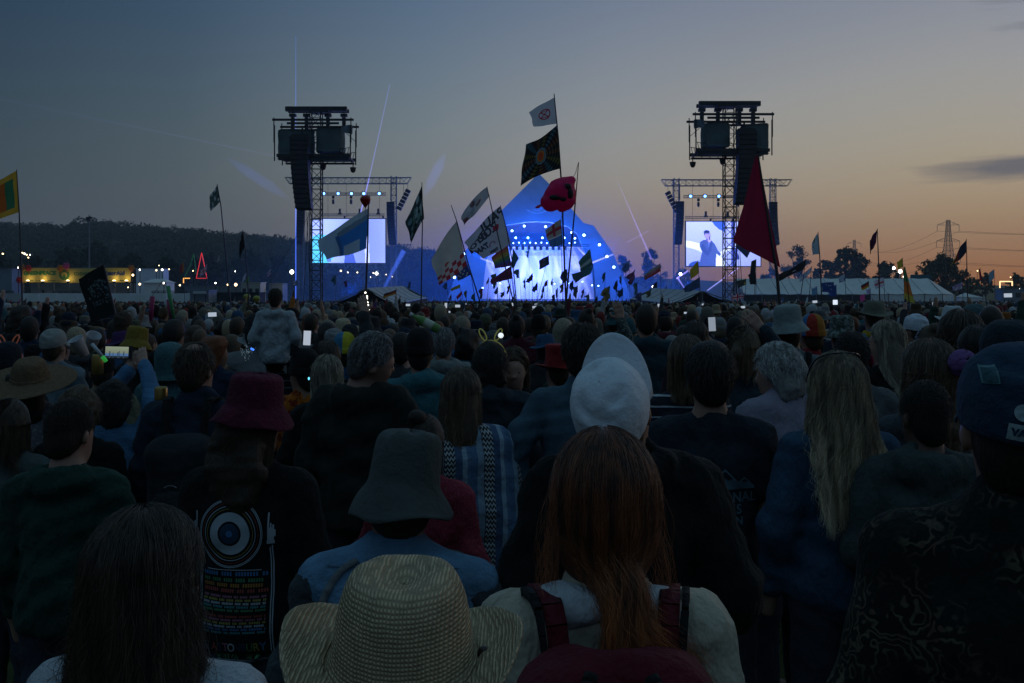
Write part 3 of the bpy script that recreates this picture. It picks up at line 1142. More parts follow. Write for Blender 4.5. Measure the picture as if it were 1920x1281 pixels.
def marquee():
    d = 150.0
    k = d / FPX
    org = at(1620, HY, d)
    org.z = gz(0, d)
    rt = empty('long_marquee', org)
    x0, x1 = 1395, 1768
    n = 11
    dep = 11.0

    def q(px, py, y):
        p = at(px, py, d) - org
        return Vector((p.x, y, p.z))
    for i in range(n):
        a, b = x0 + (x1 - x0) * i / n, x0 + (x1 - x0) * (i + 1) / n
        for s in (0, 1):
            V = []
            for ii, x in enumerate((a + .5, (a + b) / 2, b - .5)):
                for t in (0, .25, .5, .75, 1):
                    sag = .16 * math.sin(PI * t) + (.10 if ii == 1 else 0)
                    p = q(x, 521 + (551 - 521) * t, dep / 2 * (1 - t) if s == 0 else dep / 2 * (1 + t))
                    V.append(p - Vector((0, 0, sag)))
            F = [[j * 5 + m, j * 5 + m + 1, (j + 1) * 5 + m + 1, (j + 1) * 5 + m] for j in range(2) for m in range(4)]
            MB().add(V, F).build('roof_panel', M_CANVAS, rt, True)
    # hipped end
    V = [q(x1, 521, dep / 2), q(x1, 551, 0), q(x1 + 36, 553, dep * .25), q(x1 + 36, 553, dep * .75), q(x1, 551, dep)]
    MB().add(V, [[0, 1, 2], [0, 2, 3], [0, 3, 4]]).build('roof_end', M_CANVAS, rt)
    mb = MB()
    for i in range(n + 1):
        x = x0 + (x1 - x0) * i / n
        p = q(x, 552, .05)
        mb.tube((p.x, p.y, 0), p, .06)
        mb.tube(p, q(x, 522, dep / 2) - Vector((0, 0, .12)), .05)
    mb.build('tent_frame', M_ALU, rt)
    for i in range(n):
        a, b = x0 + (x1 - x0) * i / n, x0 + (x1 - x0) * (i + 1) / n
        p, r = q(a + .4, 553, .12), q(b - .4, 553, .12)
        MB().box(((p.x + r.x) / 2, .15, (p.z) / 2), (r.x - p.x, .05, p.z)).build('side_wall', M_DARKWALL if i < 7 else M_WHITEWALL, rt)
    p, r = q(x1, 553, .1), q(x1 + 36, 554, dep * .25)
    MB().add([p, r, Vector((r.x, r.y, 0)), Vector((p.x, p.y, 0))], [[0, 1, 2, 3]]).build('side_wall', M_WHITEWALL, rt)
    tag(rt, 'long low white marquee behind the crowd under the oaks', 'marquee')
    # small tent beside it
    o = at(1820, HY, 152)
    o.z = gz(0, 152)
    t2 = empty('small_tent', o)
    h = ZC - (551 - HY) / FPX * 152 - o.z
    MB().box((0, 0, h * .42), (3.0, 3, h * .84)).build('side_wall', M_WHITEWALL, t2)
    MB().add([(-1.6, -1.6, h * .84), (1.6, -1.6, h * .78), (1.6, 1.6, h * .78), (-1.6, 1.6, h * .84), (-.9, 0, h * 1.05)], [[0, 1, 4], [1, 2, 4], [2, 3, 4], [3, 0, 4]]).build('roof_panel', M_CANVAS, t2)
    tag(t2, 'small pale tent at the far end of the long marquee', 'tent')


marquee()


def sign_board(px0, px1, py0, py1, d, color, label):
    o = at((px0 + px1) / 2, py1, d)
    w, h = (px1 - px0) / FPX * d, (py1 - py0) / FPX * d
    rt = empty('sign_board', (o.x, d, gz(0, d)))
    z = o.z - gz(0, d)
    MB().box((0, 0, z + h / 2), (w, .12, h)).build('board', mat('sign_' + label[:8], color, .7), rt)
    mb = MB()
    for s in (-1, 1):
        mb.tube((s * w * .42, .12, 0), (s * w * .42, .12, z + h), .06)
    mb.build('post', M_BLACK, rt)
    tag(rt, label, 'sign')


sign_board(1707, 1745, 515, 525, 165, (.02, .10, .13), 'dark teal sign board on posts above the marquee roof')
# =================================================================== the charity stall with its lit yellow banner
def banner_text(lines, aspect):
    """lettering rasterised over a banner of a given width/height; lines: (text, size, x, y, colour, bold)"""
    T = []
    for (s, size, x, y, colr, bold) in lines:
        V, F = text_tris(s, size, 'CENTER', 1.0, bold)
        V = V + np.array([x, y])
        T.append((V, F, colr))
    return T


def charity_stall():
    d = 122.0
    k = d / FPX
    org = at(143, HY, d)
    org.z = gz(0, d)
    rt = empty('charity_stall', org)

    def q(px, py, y=0.0):
        p = at(px, py, d) - org
        return Vector((p.x, y, p.z))
    w, h = 203 * k, 27 * k
    T = banner_text([('GREENPEACE', 4.6 * k * 2.2, w * .16, h * .63, (.02, .16, .06), .05), ('OXFAM', 4.0 * k * 2.1, w * .545, h * .62, (.05, .14, .05), .03), ('WaterAid', 4.6 * k * 2.4, w * .835, h * .62, (.02, .045, .16), .05)], 7.5)

    def col(U, W):
        out = blank(U, (.42, .36, .10))
        X, Y = U * w, W * h
        out[np.abs(np.hypot(X - w * .385, Y - h * .55) - h * .28) < h * .09] = (.05, .16, .05)
        out[np.hypot(X - w * .385, Y - h * .45) < h * .10] = (.05, .16, .05)
        for V, F, c in T:
            out[raster(X, Y, V, F)] = c
        for (a, b) in ((.04, .10), (.12, .17), (.24, .31), (.33, .345), (.40, .43), (.66, .71), (.78, .82), (.90, .94)):
            out[(U > a) & (U < b) & (W > .10) & (W < .15)] = (.10, .12, .04)
        return out
    p0 = q(42, 530)
    paint_grid('banner', lambda u, v: Vector((p0.x + u * w, -.02 + .06 * math.sin(u * 19), p0.z + v * h + .04 * math.sin(u * 9))), col, 300, 44, mat('banner_print', attr='print', var=.1, rough=.7), rt)
    mb = MB()
    for px in np.linspace(43, 244, 8):
        a = q(px, 502, .12)
        mb.tube((a.x, a.y, 0), a, .06)
    mb.tube(q(42, 503, .12), q(245, 503, .12), .05).tube(q(42, 530, .12), q(245, 530, .12), .05)
    for px in (75, 155, 215):
        mb.tube(q(px, 540, -.3), (q(px, 540).x, -.3, 0), .05)
    mb.build('scaffold', M_ALU, rt)
    a, b = q(45, 531, 1.6), q(243, 531, 1.6)
    MB().box(((a.x + b.x) / 2, 1.7, a.z / 2), (b.x - a.x, .1, a.z)).build('back_wall', mat('stall_wall', (.22, .23, .25), .8, var=.25, vscale=.5), rt)
    for px in (53, 68, 88, 108, 128, 190, 205, 222):
        z = rng.uniform(.8, 1.5)
        c = q(px, 540, .9)
        MB().box((c.x, 1.3, 1.3 + z * .3), (rng.uniform(.5, 1.0), .3, z)).build('stall_shelf', mat('stall_goods_%d' % (px % 3), [(.05, .06, .08), (.18, .18, .2), (.10, .07, .06)][px % 3], .8), rt)
    MB().box((0, -.4, .55), (w * .96, .6, 1.1)).build('counter', M_WHITEWALL, rt)
    for i, px in enumerate((78.6, 80.4)):
        c = q(px, 540)
        MB().box((c.x, .2, 1.6), (.14, .14, 3.2)).build('post', M_BLACK, rt)
    tag(rt, 'charity stall with a long yellow banner lit by five lamps', 'stall')
    # lamps that light the banner from below
    for i, px in enumerate((52, 80, 127, 214, 237)):
        c = at(px, 527.5, d - .55)
        o = empty('banner_lamp', c)
        MB().lathe([(.05, -.22), (.16, -.12), (.2, .02)], n=10).build('housing', M_LAMPBODY, o)
        MB().lathe([(.19, .03), (.19, .10), (.1, .16)], n=10).build('bulb', M_WARM, o, True)
        MB().tube((0, 0, -.1), (0, .6, -.1), .03).build('bracket', M_BLACK, o)
        tag(o, ['first', 'second', 'third', 'fourth', 'fifth'][i] + ' warm lamp from the left under the yellow charity banner', 'lamp', 'lamps of the charity banner')
        add_lamp('banner_lamp_light', c + Vector((0, .05, .35)), 11, (1, .68, .24), 'POINT', .12)
    # coloured flower-like ornaments on the top edge
    for i, (px, py, c) in enumerate([(41, 502, (.35, .13, .03)), (53, 503, (.45, .03, .03)), (113, 503, (.5, .16, .02)), (124, 499, (.5, .08, .22)), (246, 503, (.4, .16, .03)), (36, 525, (.4, .02, .02))]):
        p = at(px, py, d - .2)
        mb = MB()
        for a in range(6):
            t = a * PI / 3
            mb.lathe([(.02, -.16), (.17, -.05), (.15, .08), (.03, .16)], Vector((math.cos(t) * .27, 0, math.sin(t) * .27)), 7)
        mb.lathe([(.02, -.16), (.17, -.05), (.15, .08), (.03, .16)], (0, -.06, 0), 7)
        mb.tube((0, .1, -.1), (0, .15, -.75), .03)
        o = mb.build('flower_ornament', mat('ornament_%d' % i, c, .7), smooth=True)
        o.location = p
        tag(o, ['brown-orange', 'red', 'orange', 'pink', 'amber', 'dark red'][i] + ' flower ornament on the edge of the yellow banner', 'ornament', 'flower ornaments on the banner')


charity_stall()


# =================================================================== white hoarding along the field
def hoarding():
    d = 112.0
    k = d / FPX
    org = at(150, HY, d)
    org.z = gz(0, d)
    rt = empty('hoarding_fence', org)
    x = -130
    i = 0
    while x < 352:
        wd = 34
        p = at(x, 550, d) - org
        z = p.z
        o = MB().box((0, 0, z / 2), (wd * k - .05, .08, z + .03 * math.sin(i * 2.3))).box((0, .1, z * .75), (wd * k - .1, .08, .1)).build('panel', M_WHITEWALL if i != 4 else mat('hoarding_grey', (.38, .39, .42), .7), rt)
        o.location = (p.x + wd * k / 2, .03 * math.sin(i * 1.7), 0)
        x += wd
        i += 1
    tag(rt, 'long run of white hoarding panels behind the crowd on the left', 'fence')
    # the dark handrail in front of the stall
    for j, (a, b) in enumerate(((-60, 25), (100, 150), (285, 350))):
        mb = MB()
        for py in (546, 549):
            mb.tube(at(a, py, d + 2), at(b, py, d + 2), .045)
        for x in np.linspace(a, b, max(3, int((b - a) / 9))):
            p = at(x, 546, d + 2)
            mb.tube((p.x, p.y, gz(0, d)), p, .05)
        o = mb.build('barrier_rail', M_BLACK, loc=at((a + b) / 2, 560, d + 2))
        tag(o, ['dark rail at the near end of the white hoarding', 'dark rail in front of the yellow-bannered stall', 'dark rail before the small lit tent'][j], 'barrier', 'dark rails along the hoarding')


hoarding()


def shed(px0, px1, py0, py1, d, m, label, name='site_cabin', dep=3.0, roof=None, windows=0):
    k = d / FPX
    p = at((px0 + px1) / 2, py0, d)
    w = (px1 - px0) * k
    org = Vector((p.x, d, gz(0, d)))
    h = p.z - org.z
    rt = empty(name, org)
    MB().box((0, dep / 2, h / 2), (w, dep, h)).build('wall', m, rt)
    if roof:
        MB().add([(-w / 2 - .2, -.2, h), (w / 2 + .2, -.2, h), (w / 2 + .2, dep + .2, h), (-w / 2 - .2, dep + .2, h), (-w * .25, dep / 2, h + roof), (w * .25, dep / 2, h + roof)], [[0, 1, 5, 4], [1, 2, 5], [2, 3, 4, 5], [3, 0, 4]]).build('roof', M_CANVAS, rt)
    else:
        MB().box((0, dep / 2, h + .06), (w + .15, dep + .15, .12)).build('roof', m, rt)
    for i in range(windows):
        x = -w / 2 + w * (i + .5) / windows
        MB().box((x, -.03, h * .72), (w / windows * .55, .05, h * .22)).build('window', M_DARKWALL, rt)
    tag(rt, label, 'cabin' if name == 'site_cabin' else 'tent', None)
    return rt


M_BLUEG = mat('blue_grey_cabin', (.16, .20, .25), .7, var=.2, vscale=.5)
shed(270, 312, 530, 560, 128, M_WHITEWALL, 'small cream tent strung with bulbs beside the red flag', 'small_tent', roof=.5)
shed(255, 306, 505, 515, 190, M_WHITEWALL, 'distant pale shed under a row of lamps left of the light triangle', 'site_cabin')
shed(356, 391, 546, 575, 108, M_BLUEG, 'blue-grey cabin with a white sign near the light triangle', windows=0)
shed(395, 485, 550, 575, 112, M_DARKWALL, 'long dark cabin row behind the yellow balloons')
shed(452, 488, 531, 552, 135, mat('cream_cabin', (.36, .36, .33), .7), 'cream cabin roof between the two thin flag poles', windows=3)
shed(345, 470, 538, 552, 140, M_BLUEG, 'low blue-grey block under the light triangle')
shed(505, 530, 533, 560, 140, M_BLUEG, 'pale cabin left of the bright floodlight')
sign_board(362, 387, 546, 551, 107.6, (.5, .52, .55), 'white sign board fixed above the blue-grey cabin')
shed(1470, 1475, 560, 566, 140, M_DARKWALL, 'narrow dark hut at the left end of the marquee')
shed(1880, 1960, 543, 556, 200, M_BLUEG, 'long low vehicle-like cabin past the oaks at the right edge', windows=4)
shed(-40, 22, 505, 535, 150, M_BLUEG, 'pale shed roof beyond the stall at the left edge')


# =================================================================== light frames
def light_frame(pts, d, colr, estr, r, label, name, closed=True):
    P = [at(x, y, d) for x, y in pts]
    org = Vector((P[0].x, d, P[0].z))
    m = mat('tube_' + name + label[:6], colr, .4, var=0, emit=colr, estr=estr)
    rt = empty(name, org)
    n = len(P)
    for i in range(n if closed else n - 1):
        MB().tube(P[i] - org, P[(i + 1) % n] - org, r, n=6).build('light_tube', m, rt)
    mb = MB()
    for p in P:
        mb.tube(p - org + Vector((0, .1, 0)), Vector((p.x, d + .1, gz(0, d))) - org, .05, n=5)
    mb.build('post', M_BLACK, rt)
    tag(rt, label, 'light')


light_frame([(378, 474), (388, 522), (368, 522)], 150, (1.0, .05, .07), .55, .06, 'tall red triangle of light tubes standing at the field edge', 'light_triangle')
light_frame([(363, 476), (368, 515)], 151, (.02, .35, .12), .16, .03, 'dim green light line sloping beside the red triangle', 'light_line', False)
light_frame([(363, 476), (356, 500), (345, 521)], 151, (.02, .35, .12), .16, .03, 'dim green light line drooping away from the red triangle', 'light_line', False)
light_frame([(344, 531), (344, 522), (356, 522)], 149, (1.0, .45, .1), 1.5, .07, 'small amber light bracket left of the red triangle', 'light_line', False)
light_frame([(1875, 540), (1875, 528), (1898, 528), (1898, 536)], 260, (1.0, .62, .30), 2.0, .16, 'tiny stall framed in warm bulbs at the right edge', 'lit_stall_frame', False)


def site_lamp(px, py, d, r, m, label, grp='small lamps along the field edge'):
    r *= .68
    c = at(px, py, d)
    rt = empty('site_lamp', c)
    mb = MB().lathe([(r * .3, -r), (r * .9, -r * .45), (r, 0), (r * .9, r * .45), (r * .3, r)], n=10)
    mb.build('bulb', m, rt, True)
    MB().tube((0, r * .8, 0), (0, r * .8, gz(0, d) - c.z), .05).box((0, r * .9, r * .9), (r * 1.6, r * .9, r * .35)).build('lamp_post', M_BLACK, rt)
    tag(rt, label, 'lamp', grp)


_sl = [(262, 506, 150, .17), (262, 533, 118, .19), (293, 507, 160, .2), (304, 506, 160, .22), (317, 505, 160, .15), (298, 498, 170, .13), (307, 531, 120, .14), (337, 535, 120, .15), (362, 508, 160, .15), (404, 531, 125, .14), (427, 534, 115, .15), (442, 534, 118, .26), (441, 509, 170, .13),
       (249, 516, 121, .2), (240, 539, 118, .1), (34, 502, 122, .12), (5, 476, 300, .35), (42, 474, 300, .3), (46, 476, 300, .35), (50, 478, 300, .3), (53, 483, 300, .3), (56, 478, 300, .25),
       (639, 508, 200, .25), (670, 511, 200, .2), (652, 511, 200, .15), (724, 515, 200, .15), (735, 519, 200, .2), (695, 520, 200, .12), (1833, 508, 250, .2), (1895, 520, 260, .2), (1912, 543, 260, .3), (700, 512, 200, .2)]
for i, (px, py, d, r) in enumerate(_sl):
    side = 'near the yellow banner' if px < 255 else 'around the pale tents left of the light triangle' if px < 345 else 'between the light triangle and the left tower' if px < 560 else 'under the left video screen' if px < 800 else 'at the far edge past the marquee'
    site_lamp(px, py, d, r, M_WARM if i % 3 else M_COOLW, 'tiny warm lamp on a post ' + side)
site_lamp(547, 510, 140, .42, M_COOLW, 'bright white floodlight on a post left of the tower', None)
site_lamp(706, 513, 190, .42, M_COOLW, 'bright white floodlight below the left video screen', None)
site_lamp(1676, 503, 170, .36, M_COOLW, 'upper left white floodlight before the oaks', 'floodlights before the oaks')
site_lamp(1688, 509, 170, .46, M_COOLW, 'brightest white floodlight before the oaks', 'floodlights before the oaks')
site_lamp(1695, 519, 170, .24, M_COOLW, 'small low white floodlight before the oaks', 'floodlights before the oaks')
site_lamp(1276, 514, 180, .4, M_COOLW, 'bright white floodlight below the right video screen', None)
site_lamp(1225, 538, 150, .3, M_COOLW, 'small floodlight above the ridge of the right tent', None)
for px, py, d, e in ((547, 510, 139, 90), (1688, 509, 169, 300), (706, 513, 189, 120)):
    add_lamp('floodlight_light', at(px, py, d - 1), e, (1, .9, .75), 'POINT', .4)

# floodlight mast
d = 240
p = at(167, 404, d)
rt = empty('floodlight_mast', (p.x, d, gz(0, d)))
h = p.z - gz(0, d)
MB().tube((0, 0, 0), (0, 0, h), .28, .16, 8).build('mast', M_STEEL, rt)
mb = MB().box((0, 0, h - 1.2), (1.1, .6, .2)).box((-.35, -.2, h - .75), (.6, .4, .7)).box((.4, -.2, h - .6), (.6, .4, .6)).tube((0, 0, h - 1), (0, 0, h + .2), .06)
mb.build('lamp_head', M_BLACK, rt)
tag(rt, 'tall thin mast with an unlit lamp head before the hill', 'mast')

# =================================================================== show beams: narrow self-glowing tubes standing in for lamp-lit smoke
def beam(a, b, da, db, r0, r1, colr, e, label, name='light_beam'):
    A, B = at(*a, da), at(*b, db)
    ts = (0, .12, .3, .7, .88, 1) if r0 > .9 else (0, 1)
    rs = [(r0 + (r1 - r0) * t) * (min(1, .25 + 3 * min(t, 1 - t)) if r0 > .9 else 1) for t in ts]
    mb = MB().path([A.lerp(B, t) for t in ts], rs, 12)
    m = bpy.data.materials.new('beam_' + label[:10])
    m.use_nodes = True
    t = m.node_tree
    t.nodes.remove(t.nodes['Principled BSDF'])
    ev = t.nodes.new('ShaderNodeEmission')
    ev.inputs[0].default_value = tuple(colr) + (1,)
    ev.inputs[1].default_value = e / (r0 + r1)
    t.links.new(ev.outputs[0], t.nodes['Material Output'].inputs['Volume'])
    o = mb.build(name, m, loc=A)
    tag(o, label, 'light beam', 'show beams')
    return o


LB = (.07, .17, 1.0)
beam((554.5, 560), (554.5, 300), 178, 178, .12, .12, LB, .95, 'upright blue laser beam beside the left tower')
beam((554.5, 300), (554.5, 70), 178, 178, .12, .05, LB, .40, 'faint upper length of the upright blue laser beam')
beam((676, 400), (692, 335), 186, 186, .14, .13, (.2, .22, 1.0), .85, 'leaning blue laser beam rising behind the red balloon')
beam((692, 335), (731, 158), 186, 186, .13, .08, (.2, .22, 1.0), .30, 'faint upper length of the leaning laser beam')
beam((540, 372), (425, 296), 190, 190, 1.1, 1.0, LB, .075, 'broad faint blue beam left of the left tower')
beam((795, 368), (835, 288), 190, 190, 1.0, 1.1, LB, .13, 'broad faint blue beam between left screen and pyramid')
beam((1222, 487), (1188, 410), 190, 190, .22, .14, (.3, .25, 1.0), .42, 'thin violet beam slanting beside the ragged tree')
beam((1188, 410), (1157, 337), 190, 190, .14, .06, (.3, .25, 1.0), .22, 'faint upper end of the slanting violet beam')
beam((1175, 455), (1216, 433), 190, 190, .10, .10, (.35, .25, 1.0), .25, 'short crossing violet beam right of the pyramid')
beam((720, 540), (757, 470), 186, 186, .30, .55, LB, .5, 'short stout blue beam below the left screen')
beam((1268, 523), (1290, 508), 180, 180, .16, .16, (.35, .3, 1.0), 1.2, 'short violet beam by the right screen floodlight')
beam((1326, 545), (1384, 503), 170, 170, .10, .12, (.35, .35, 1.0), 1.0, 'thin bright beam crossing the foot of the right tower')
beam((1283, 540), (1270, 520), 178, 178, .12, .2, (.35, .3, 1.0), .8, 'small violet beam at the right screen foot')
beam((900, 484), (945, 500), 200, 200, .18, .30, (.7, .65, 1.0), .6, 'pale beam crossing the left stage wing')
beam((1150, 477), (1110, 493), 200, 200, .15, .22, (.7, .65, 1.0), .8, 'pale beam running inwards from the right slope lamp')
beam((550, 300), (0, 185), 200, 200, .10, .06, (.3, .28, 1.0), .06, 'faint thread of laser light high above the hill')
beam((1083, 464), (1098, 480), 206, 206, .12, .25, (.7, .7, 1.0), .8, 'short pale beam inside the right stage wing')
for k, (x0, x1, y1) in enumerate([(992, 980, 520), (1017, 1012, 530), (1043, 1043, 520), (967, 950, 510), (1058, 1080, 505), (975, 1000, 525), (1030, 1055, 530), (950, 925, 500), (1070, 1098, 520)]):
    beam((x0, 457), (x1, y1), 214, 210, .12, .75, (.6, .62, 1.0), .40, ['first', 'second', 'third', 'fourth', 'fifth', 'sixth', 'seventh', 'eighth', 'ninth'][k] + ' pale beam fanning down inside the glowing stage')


# =================================================================== air: haze over the field, smoke round the stage
def volume_mat(name, colr, dens, aniso=0.2):
    m = bpy.data.materials.new(name)
    m.use_nodes = True
    t = m.node_tree
    t.nodes.remove(t.nodes['Principled BSDF'])
    v = t.nodes.new('ShaderNodeVolumePrincipled')
    v.inputs['Color'].default_value = tuple(colr) + (1,)
    v.inputs['Density'].default_value = dens
    v.inputs['Anisotropy'].default_value = aniso
    t.links.new(v.outputs[0], t.nodes['Material Output'].inputs['Volume'])
    return m


HAZE = True
if HAZE:
    o = MB().box((0, 480, 30), (2600, 1060, 75)).build('haze', volume_mat('evening_haze', (.75, .90, 1.0), .00024, .3))
    tag(o, 'thin evening haze over the whole field', 'haze', kind='stuff')


def blob(c, r, n=20, m=12):
    mb = MB()
    prof = [(max(.01, math.sin(PI * i / m)), -math.cos(PI * i / m)) for i in range(m + 1)]
    mb.lathe(prof, n=n)
    V = np.array(mb.v)
    V = V * np.array(r) + np.array(c)
    mb.v = [tuple(v) for v in V]
    return mb


c = at(1000, 520, 196)
m = volume_mat('stage_smoke', (.30, .58, 1.0), .004, .1)
_n = NT(m.node_tree)
_tc = _n.n('ShaderNodeTexCoord').outputs['Object']
_gr = _n.n('ShaderNodeTexGradient', gradient_type='SPHERICAL')
_n.put(_gr.inputs[0], _tc)
_nz = _n.ramp(_n.noise(_n.map(_tc, scale=(5, 4, 2.5)), 1.0, 3, .6), [(.3, .35), (.7, 1.5)])
_n.put(m.node_tree.nodes['Principled Volume'].inputs['Density'], _n.math('MULTIPLY', _n.math('MULTIPLY', _n.math('POWER', _gr.outputs[1], 1.3), .017), _nz))
o = blob((0, 0, 0), (1, 1, 1), 24, 14).build('stage_smoke', m, None, True)
o.scale = (78, 46, 25)
o.location = (c.x, c.y - 4, -2.0)
tag(o, 'cloud of blue-lit smoke hanging round the pyramid stage', 'smoke', kind='stuff')
# =================================================================== people: smooth bodies and clothes grown from rounded shapes
def surface_nets(F, org, h):
    nx, ny, nz = F.shape
    S = F < 0
    c = [S[i:nx - 1 + i, j:ny - 1 + j, k:nz - 1 + k] for i in (0, 1) for j in (0, 1) for k in (0, 1)]
    cnt = np.zeros(c[0].shape, np.int8)
    for a in c:
        cnt += a
    act = (cnt > 0) & (cnt < 8)
    I, J, K = np.nonzero(act)
    n = len(I)
    if n == 0:
        return np.zeros((0, 3)), np.zeros((0, 4), int)
    idx = -np.ones(act.shape, np.int32)
    idx[act] = np.arange(n)
    vals = {}
    for i in (0, 1):
        for j in (0, 1):
            for k in (0, 1):
                vals[(i, j, k)] = F[I + i, J + j, K + k]
    P = np.zeros((n, 3))
    W = np.zeros(n)
    for ax in range(3):
        for u in (0, 1):
            for v in (0, 1):
                a = [0, 0, 0]
                o = [x for x in range(3) if x != ax]
                a[o[0]], a[o[1]] = u, v
                b = list(a)
                b[ax] = 1
                fa, fb = vals[tuple(a)], vals[tuple(b)]
                m = (fa < 0) != (fb < 0)
                t = np.where(m, fa / np.where(m, fa - fb, 1), 0)
                q = np.empty((n, 3))
                q[:, o[0]] = u
                q[:, o[1]] = v
                q[:, ax] = t
                P += np.where(m[:, None], q, 0)
                W += m
    V = (np.stack([I, J, K], 1) + P / W[:, None]) * h + np.array(org)
    faces = []
    for ax in range(3):
        A = S
        sl0 = [slice(1, -1)] * 3
        sl1 = [slice(1, -1)] * 3
        sl0[ax] = slice(0, -1)
        sl1[ax] = slice(1, None)
        s0, s1 = A[tuple(sl0)], A[tuple(sl1)]
        ch = s0 != s1
        E = np.nonzero(ch)
        base = [E[0] + (0 if ax == 0 else 1), E[1] + (0 if ax == 1 else 1), E[2] + (0 if ax == 2 else 1)]
        o = [x for x in range(3) if x != ax]
        quad = []
        for du, dv in ((-1, -1), (0, -1), (0, 0), (-1, 0)):
            q = [base[0].copy(), base[1].copy(), base[2].copy()]
            q[o[0]] = q[o[0]] + du
            q[o[1]] = q[o[1]] + dv
            quad.append(idx[q[0], q[1], q[2]])
        Q = np.stack(quad, 1)
        inside = s0[E]
        flip = inside if ax != 1 else ~inside
        Q[~flip] = Q[~flip][:, ::-1]
        faces.append(Q)
    Fq = np.concatenate(faces)
    Fq = Fq[(Fq >= 0).all(1)]
    return V, Fq


class SDF:
    def __init__(self, h):
        self.h = h
        self.p = []
        self.planes = []
        self.folds = None

    def cap(self, a, b, ra, rb=None, k=.03, sub=False):
        rb = ra if rb is None else rb
        a, b = np.array(a, float), np.array(b, float)
        R_ = max(ra, rb)
        self.p.append(('c', (a, b, ra, rb), k, sub, np.minimum(a, b) - R_, np.maximum(a, b) + R_))
        return self

    def ell(self, c, r, k=.03, rot=None, sub=False):
        c, r = np.array(c, float), np.array(r, float)
        R_ = r if rot is None else np.full(3, r.max())
        self.p.append(('e', (c, r, rot), k, sub, c - R_, c + R_))
        return self

    def mesh(self, name, smooth=True):
        h = self.h
        lo = np.min([p[4] for p in self.p if not p[3]], 0) - h * 3 - .02
        hi = np.max([p[5] for p in self.p if not p[3]], 0) + h * 3 + .02
        n = np.ceil((hi - lo) / h).astype(int) + 1
        ax = [lo[i] + h * np.arange(n[i]) for i in range(3)]
        F = np.full(n, .5, np.float32)
        for kind, dat, k, sub, plo, phi in self.p:
            m = k + h * 2
            s = []
            for i in range(3):
                a = max(0, int((plo[i] - m - lo[i]) / h))
                b = min(n[i], int((phi[i] + m - lo[i]) / h) + 2)
                s.append(slice(a, b))
            s = tuple(s)
            X = ax[0][s[0]][:, None, None]
            Y = ax[1][s[1]][None, :, None]
            Z = ax[2][s[2]][None, None, :]
            if kind == 'c':
                a, b, ra, rb = dat
                d = b - a
                L = max(float(d @ d), 1e-9)
                t = np.clip(((X - a[0]) * d[0] + (Y - a[1]) * d[1] + (Z - a[2]) * d[2]) / L, 0, 1)
                D = np.sqrt((X - a[0] - d[0] * t) ** 2 + (Y - a[1] - d[1] * t) ** 2 + (Z - a[2] - d[2] * t) ** 2) - (ra + (rb - ra) * t)
            else:
                c, r, rot = dat
                x, y, z = X - c[0], Y - c[1], Z - c[2]
                if rot is not None:
                    M = np.array(rot.transposed())
                    x, y, z = (M[0, 0] * x + M[0, 1] * y + M[0, 2] * z, M[1, 0] * x + M[1, 1] * y + M[1, 2] * z, M[2, 0] * x + M[2, 1] * y + M[2, 2] * z)
                k0 = np.sqrt((x / r[0]) ** 2 + (y / r[1]) ** 2 + (z / r[2]) ** 2)
                k1 = np.sqrt((x / r[0] ** 2) ** 2 + (y / r[1] ** 2) ** 2 + (z / r[2] ** 2) ** 2)
                D = k0 * (k0 - 1) / np.maximum(k1, 1e-6)
            G = F[s]
            if sub:
                D = -D
                hh = np.maximum(k - np.abs(G - D), 0) / max(k, 1e-6)
                F[s] = np.maximum(G, D) + hh * hh * k * .25
            else:
                hh = np.maximum(k - np.abs(G - D), 0) / max(k, 1e-6)
                F[s] = np.minimum(G, D) - hh * hh * k * .25
        X = ax[0][:, None, None]
        Y = ax[1][None, :, None]
        Z = ax[2][None, None, :]
        if self.folds:
            rs = np.random.default_rng(self.folds[1])
            amp = self.folds[0]
            N = np.zeros(F.shape, np.float32)
            for q in range(8):
                f = rs.normal(size=3) * np.array([16, 14, 20]) * (1 + .45 * q)
                N += np.sin(X * f[0] + Y * f[1] + Z * f[2] + rs.uniform(0, 6.28) + 1.2 * np.sin(Z * rs.uniform(5, 12) + X * rs.uniform(-9, 9))) / (1 + .35 * q)
            F += (amp * N * .55).astype(np.float32)
        for (nrm, dd) in self.planes:            # keep where n.p < dd
            F = np.maximum(F, X * nrm[0] + Y * nrm[1] + Z * nrm[2] - dd)
        F[0], F[-1], F[:, 0], F[:, -1], F[:, :, 0], F[:, :, -1] = 1, 1, 1, 1, 1, 1
        V, Q = surface_nets(F, lo, h)
        return mesh_np(name, V, Q, smooth)


NECK = Vector((0, -.005, 1.50))


def hrot(yaw=0, pitch=0, roll=0):
    return Matrix.Rotation(R(yaw), 3, 'Z') @ Matrix.Rotation(R(pitch), 3, 'X') @ Matrix.Rotation(R(roll), 3, 'Y')


ARMS = {
    'down': ((.235, -.02, 1.13), (.235, .06, .90)),
    'fold': ((.225, -.03, 1.14), (.10, .17, 1.12)),
    'phone': ((.22, .10, 1.22), (.12, .26, 1.40)),
    'up': ((.27, .06, 1.62), (.22, .08, 1.90)),
    'wave': ((.30, .02, 1.55), (.36, .04, 1.82)),
    'high': ((.25, .05, 1.66), (.20, .10, 1.94)),
    'pocket': ((.26, -.05, 1.14), (.19, .08, .95)),
    'hip': ((.33, -.06, 1.15), (.20, .02, 1.00)),
    'head': ((.30, .02, 1.52), (.13, .04, 1.72)),
}


def arm_pts(side, pose, spread=1.0):
    e, w = ARMS[pose] if isinstance(pose, str) else pose
    sh = Vector((side * .175, -.005, 1.395))
    return sh, Vector((side * e[0], e[1], e[2])), Vector((side * w[0], w[1], w[2]))


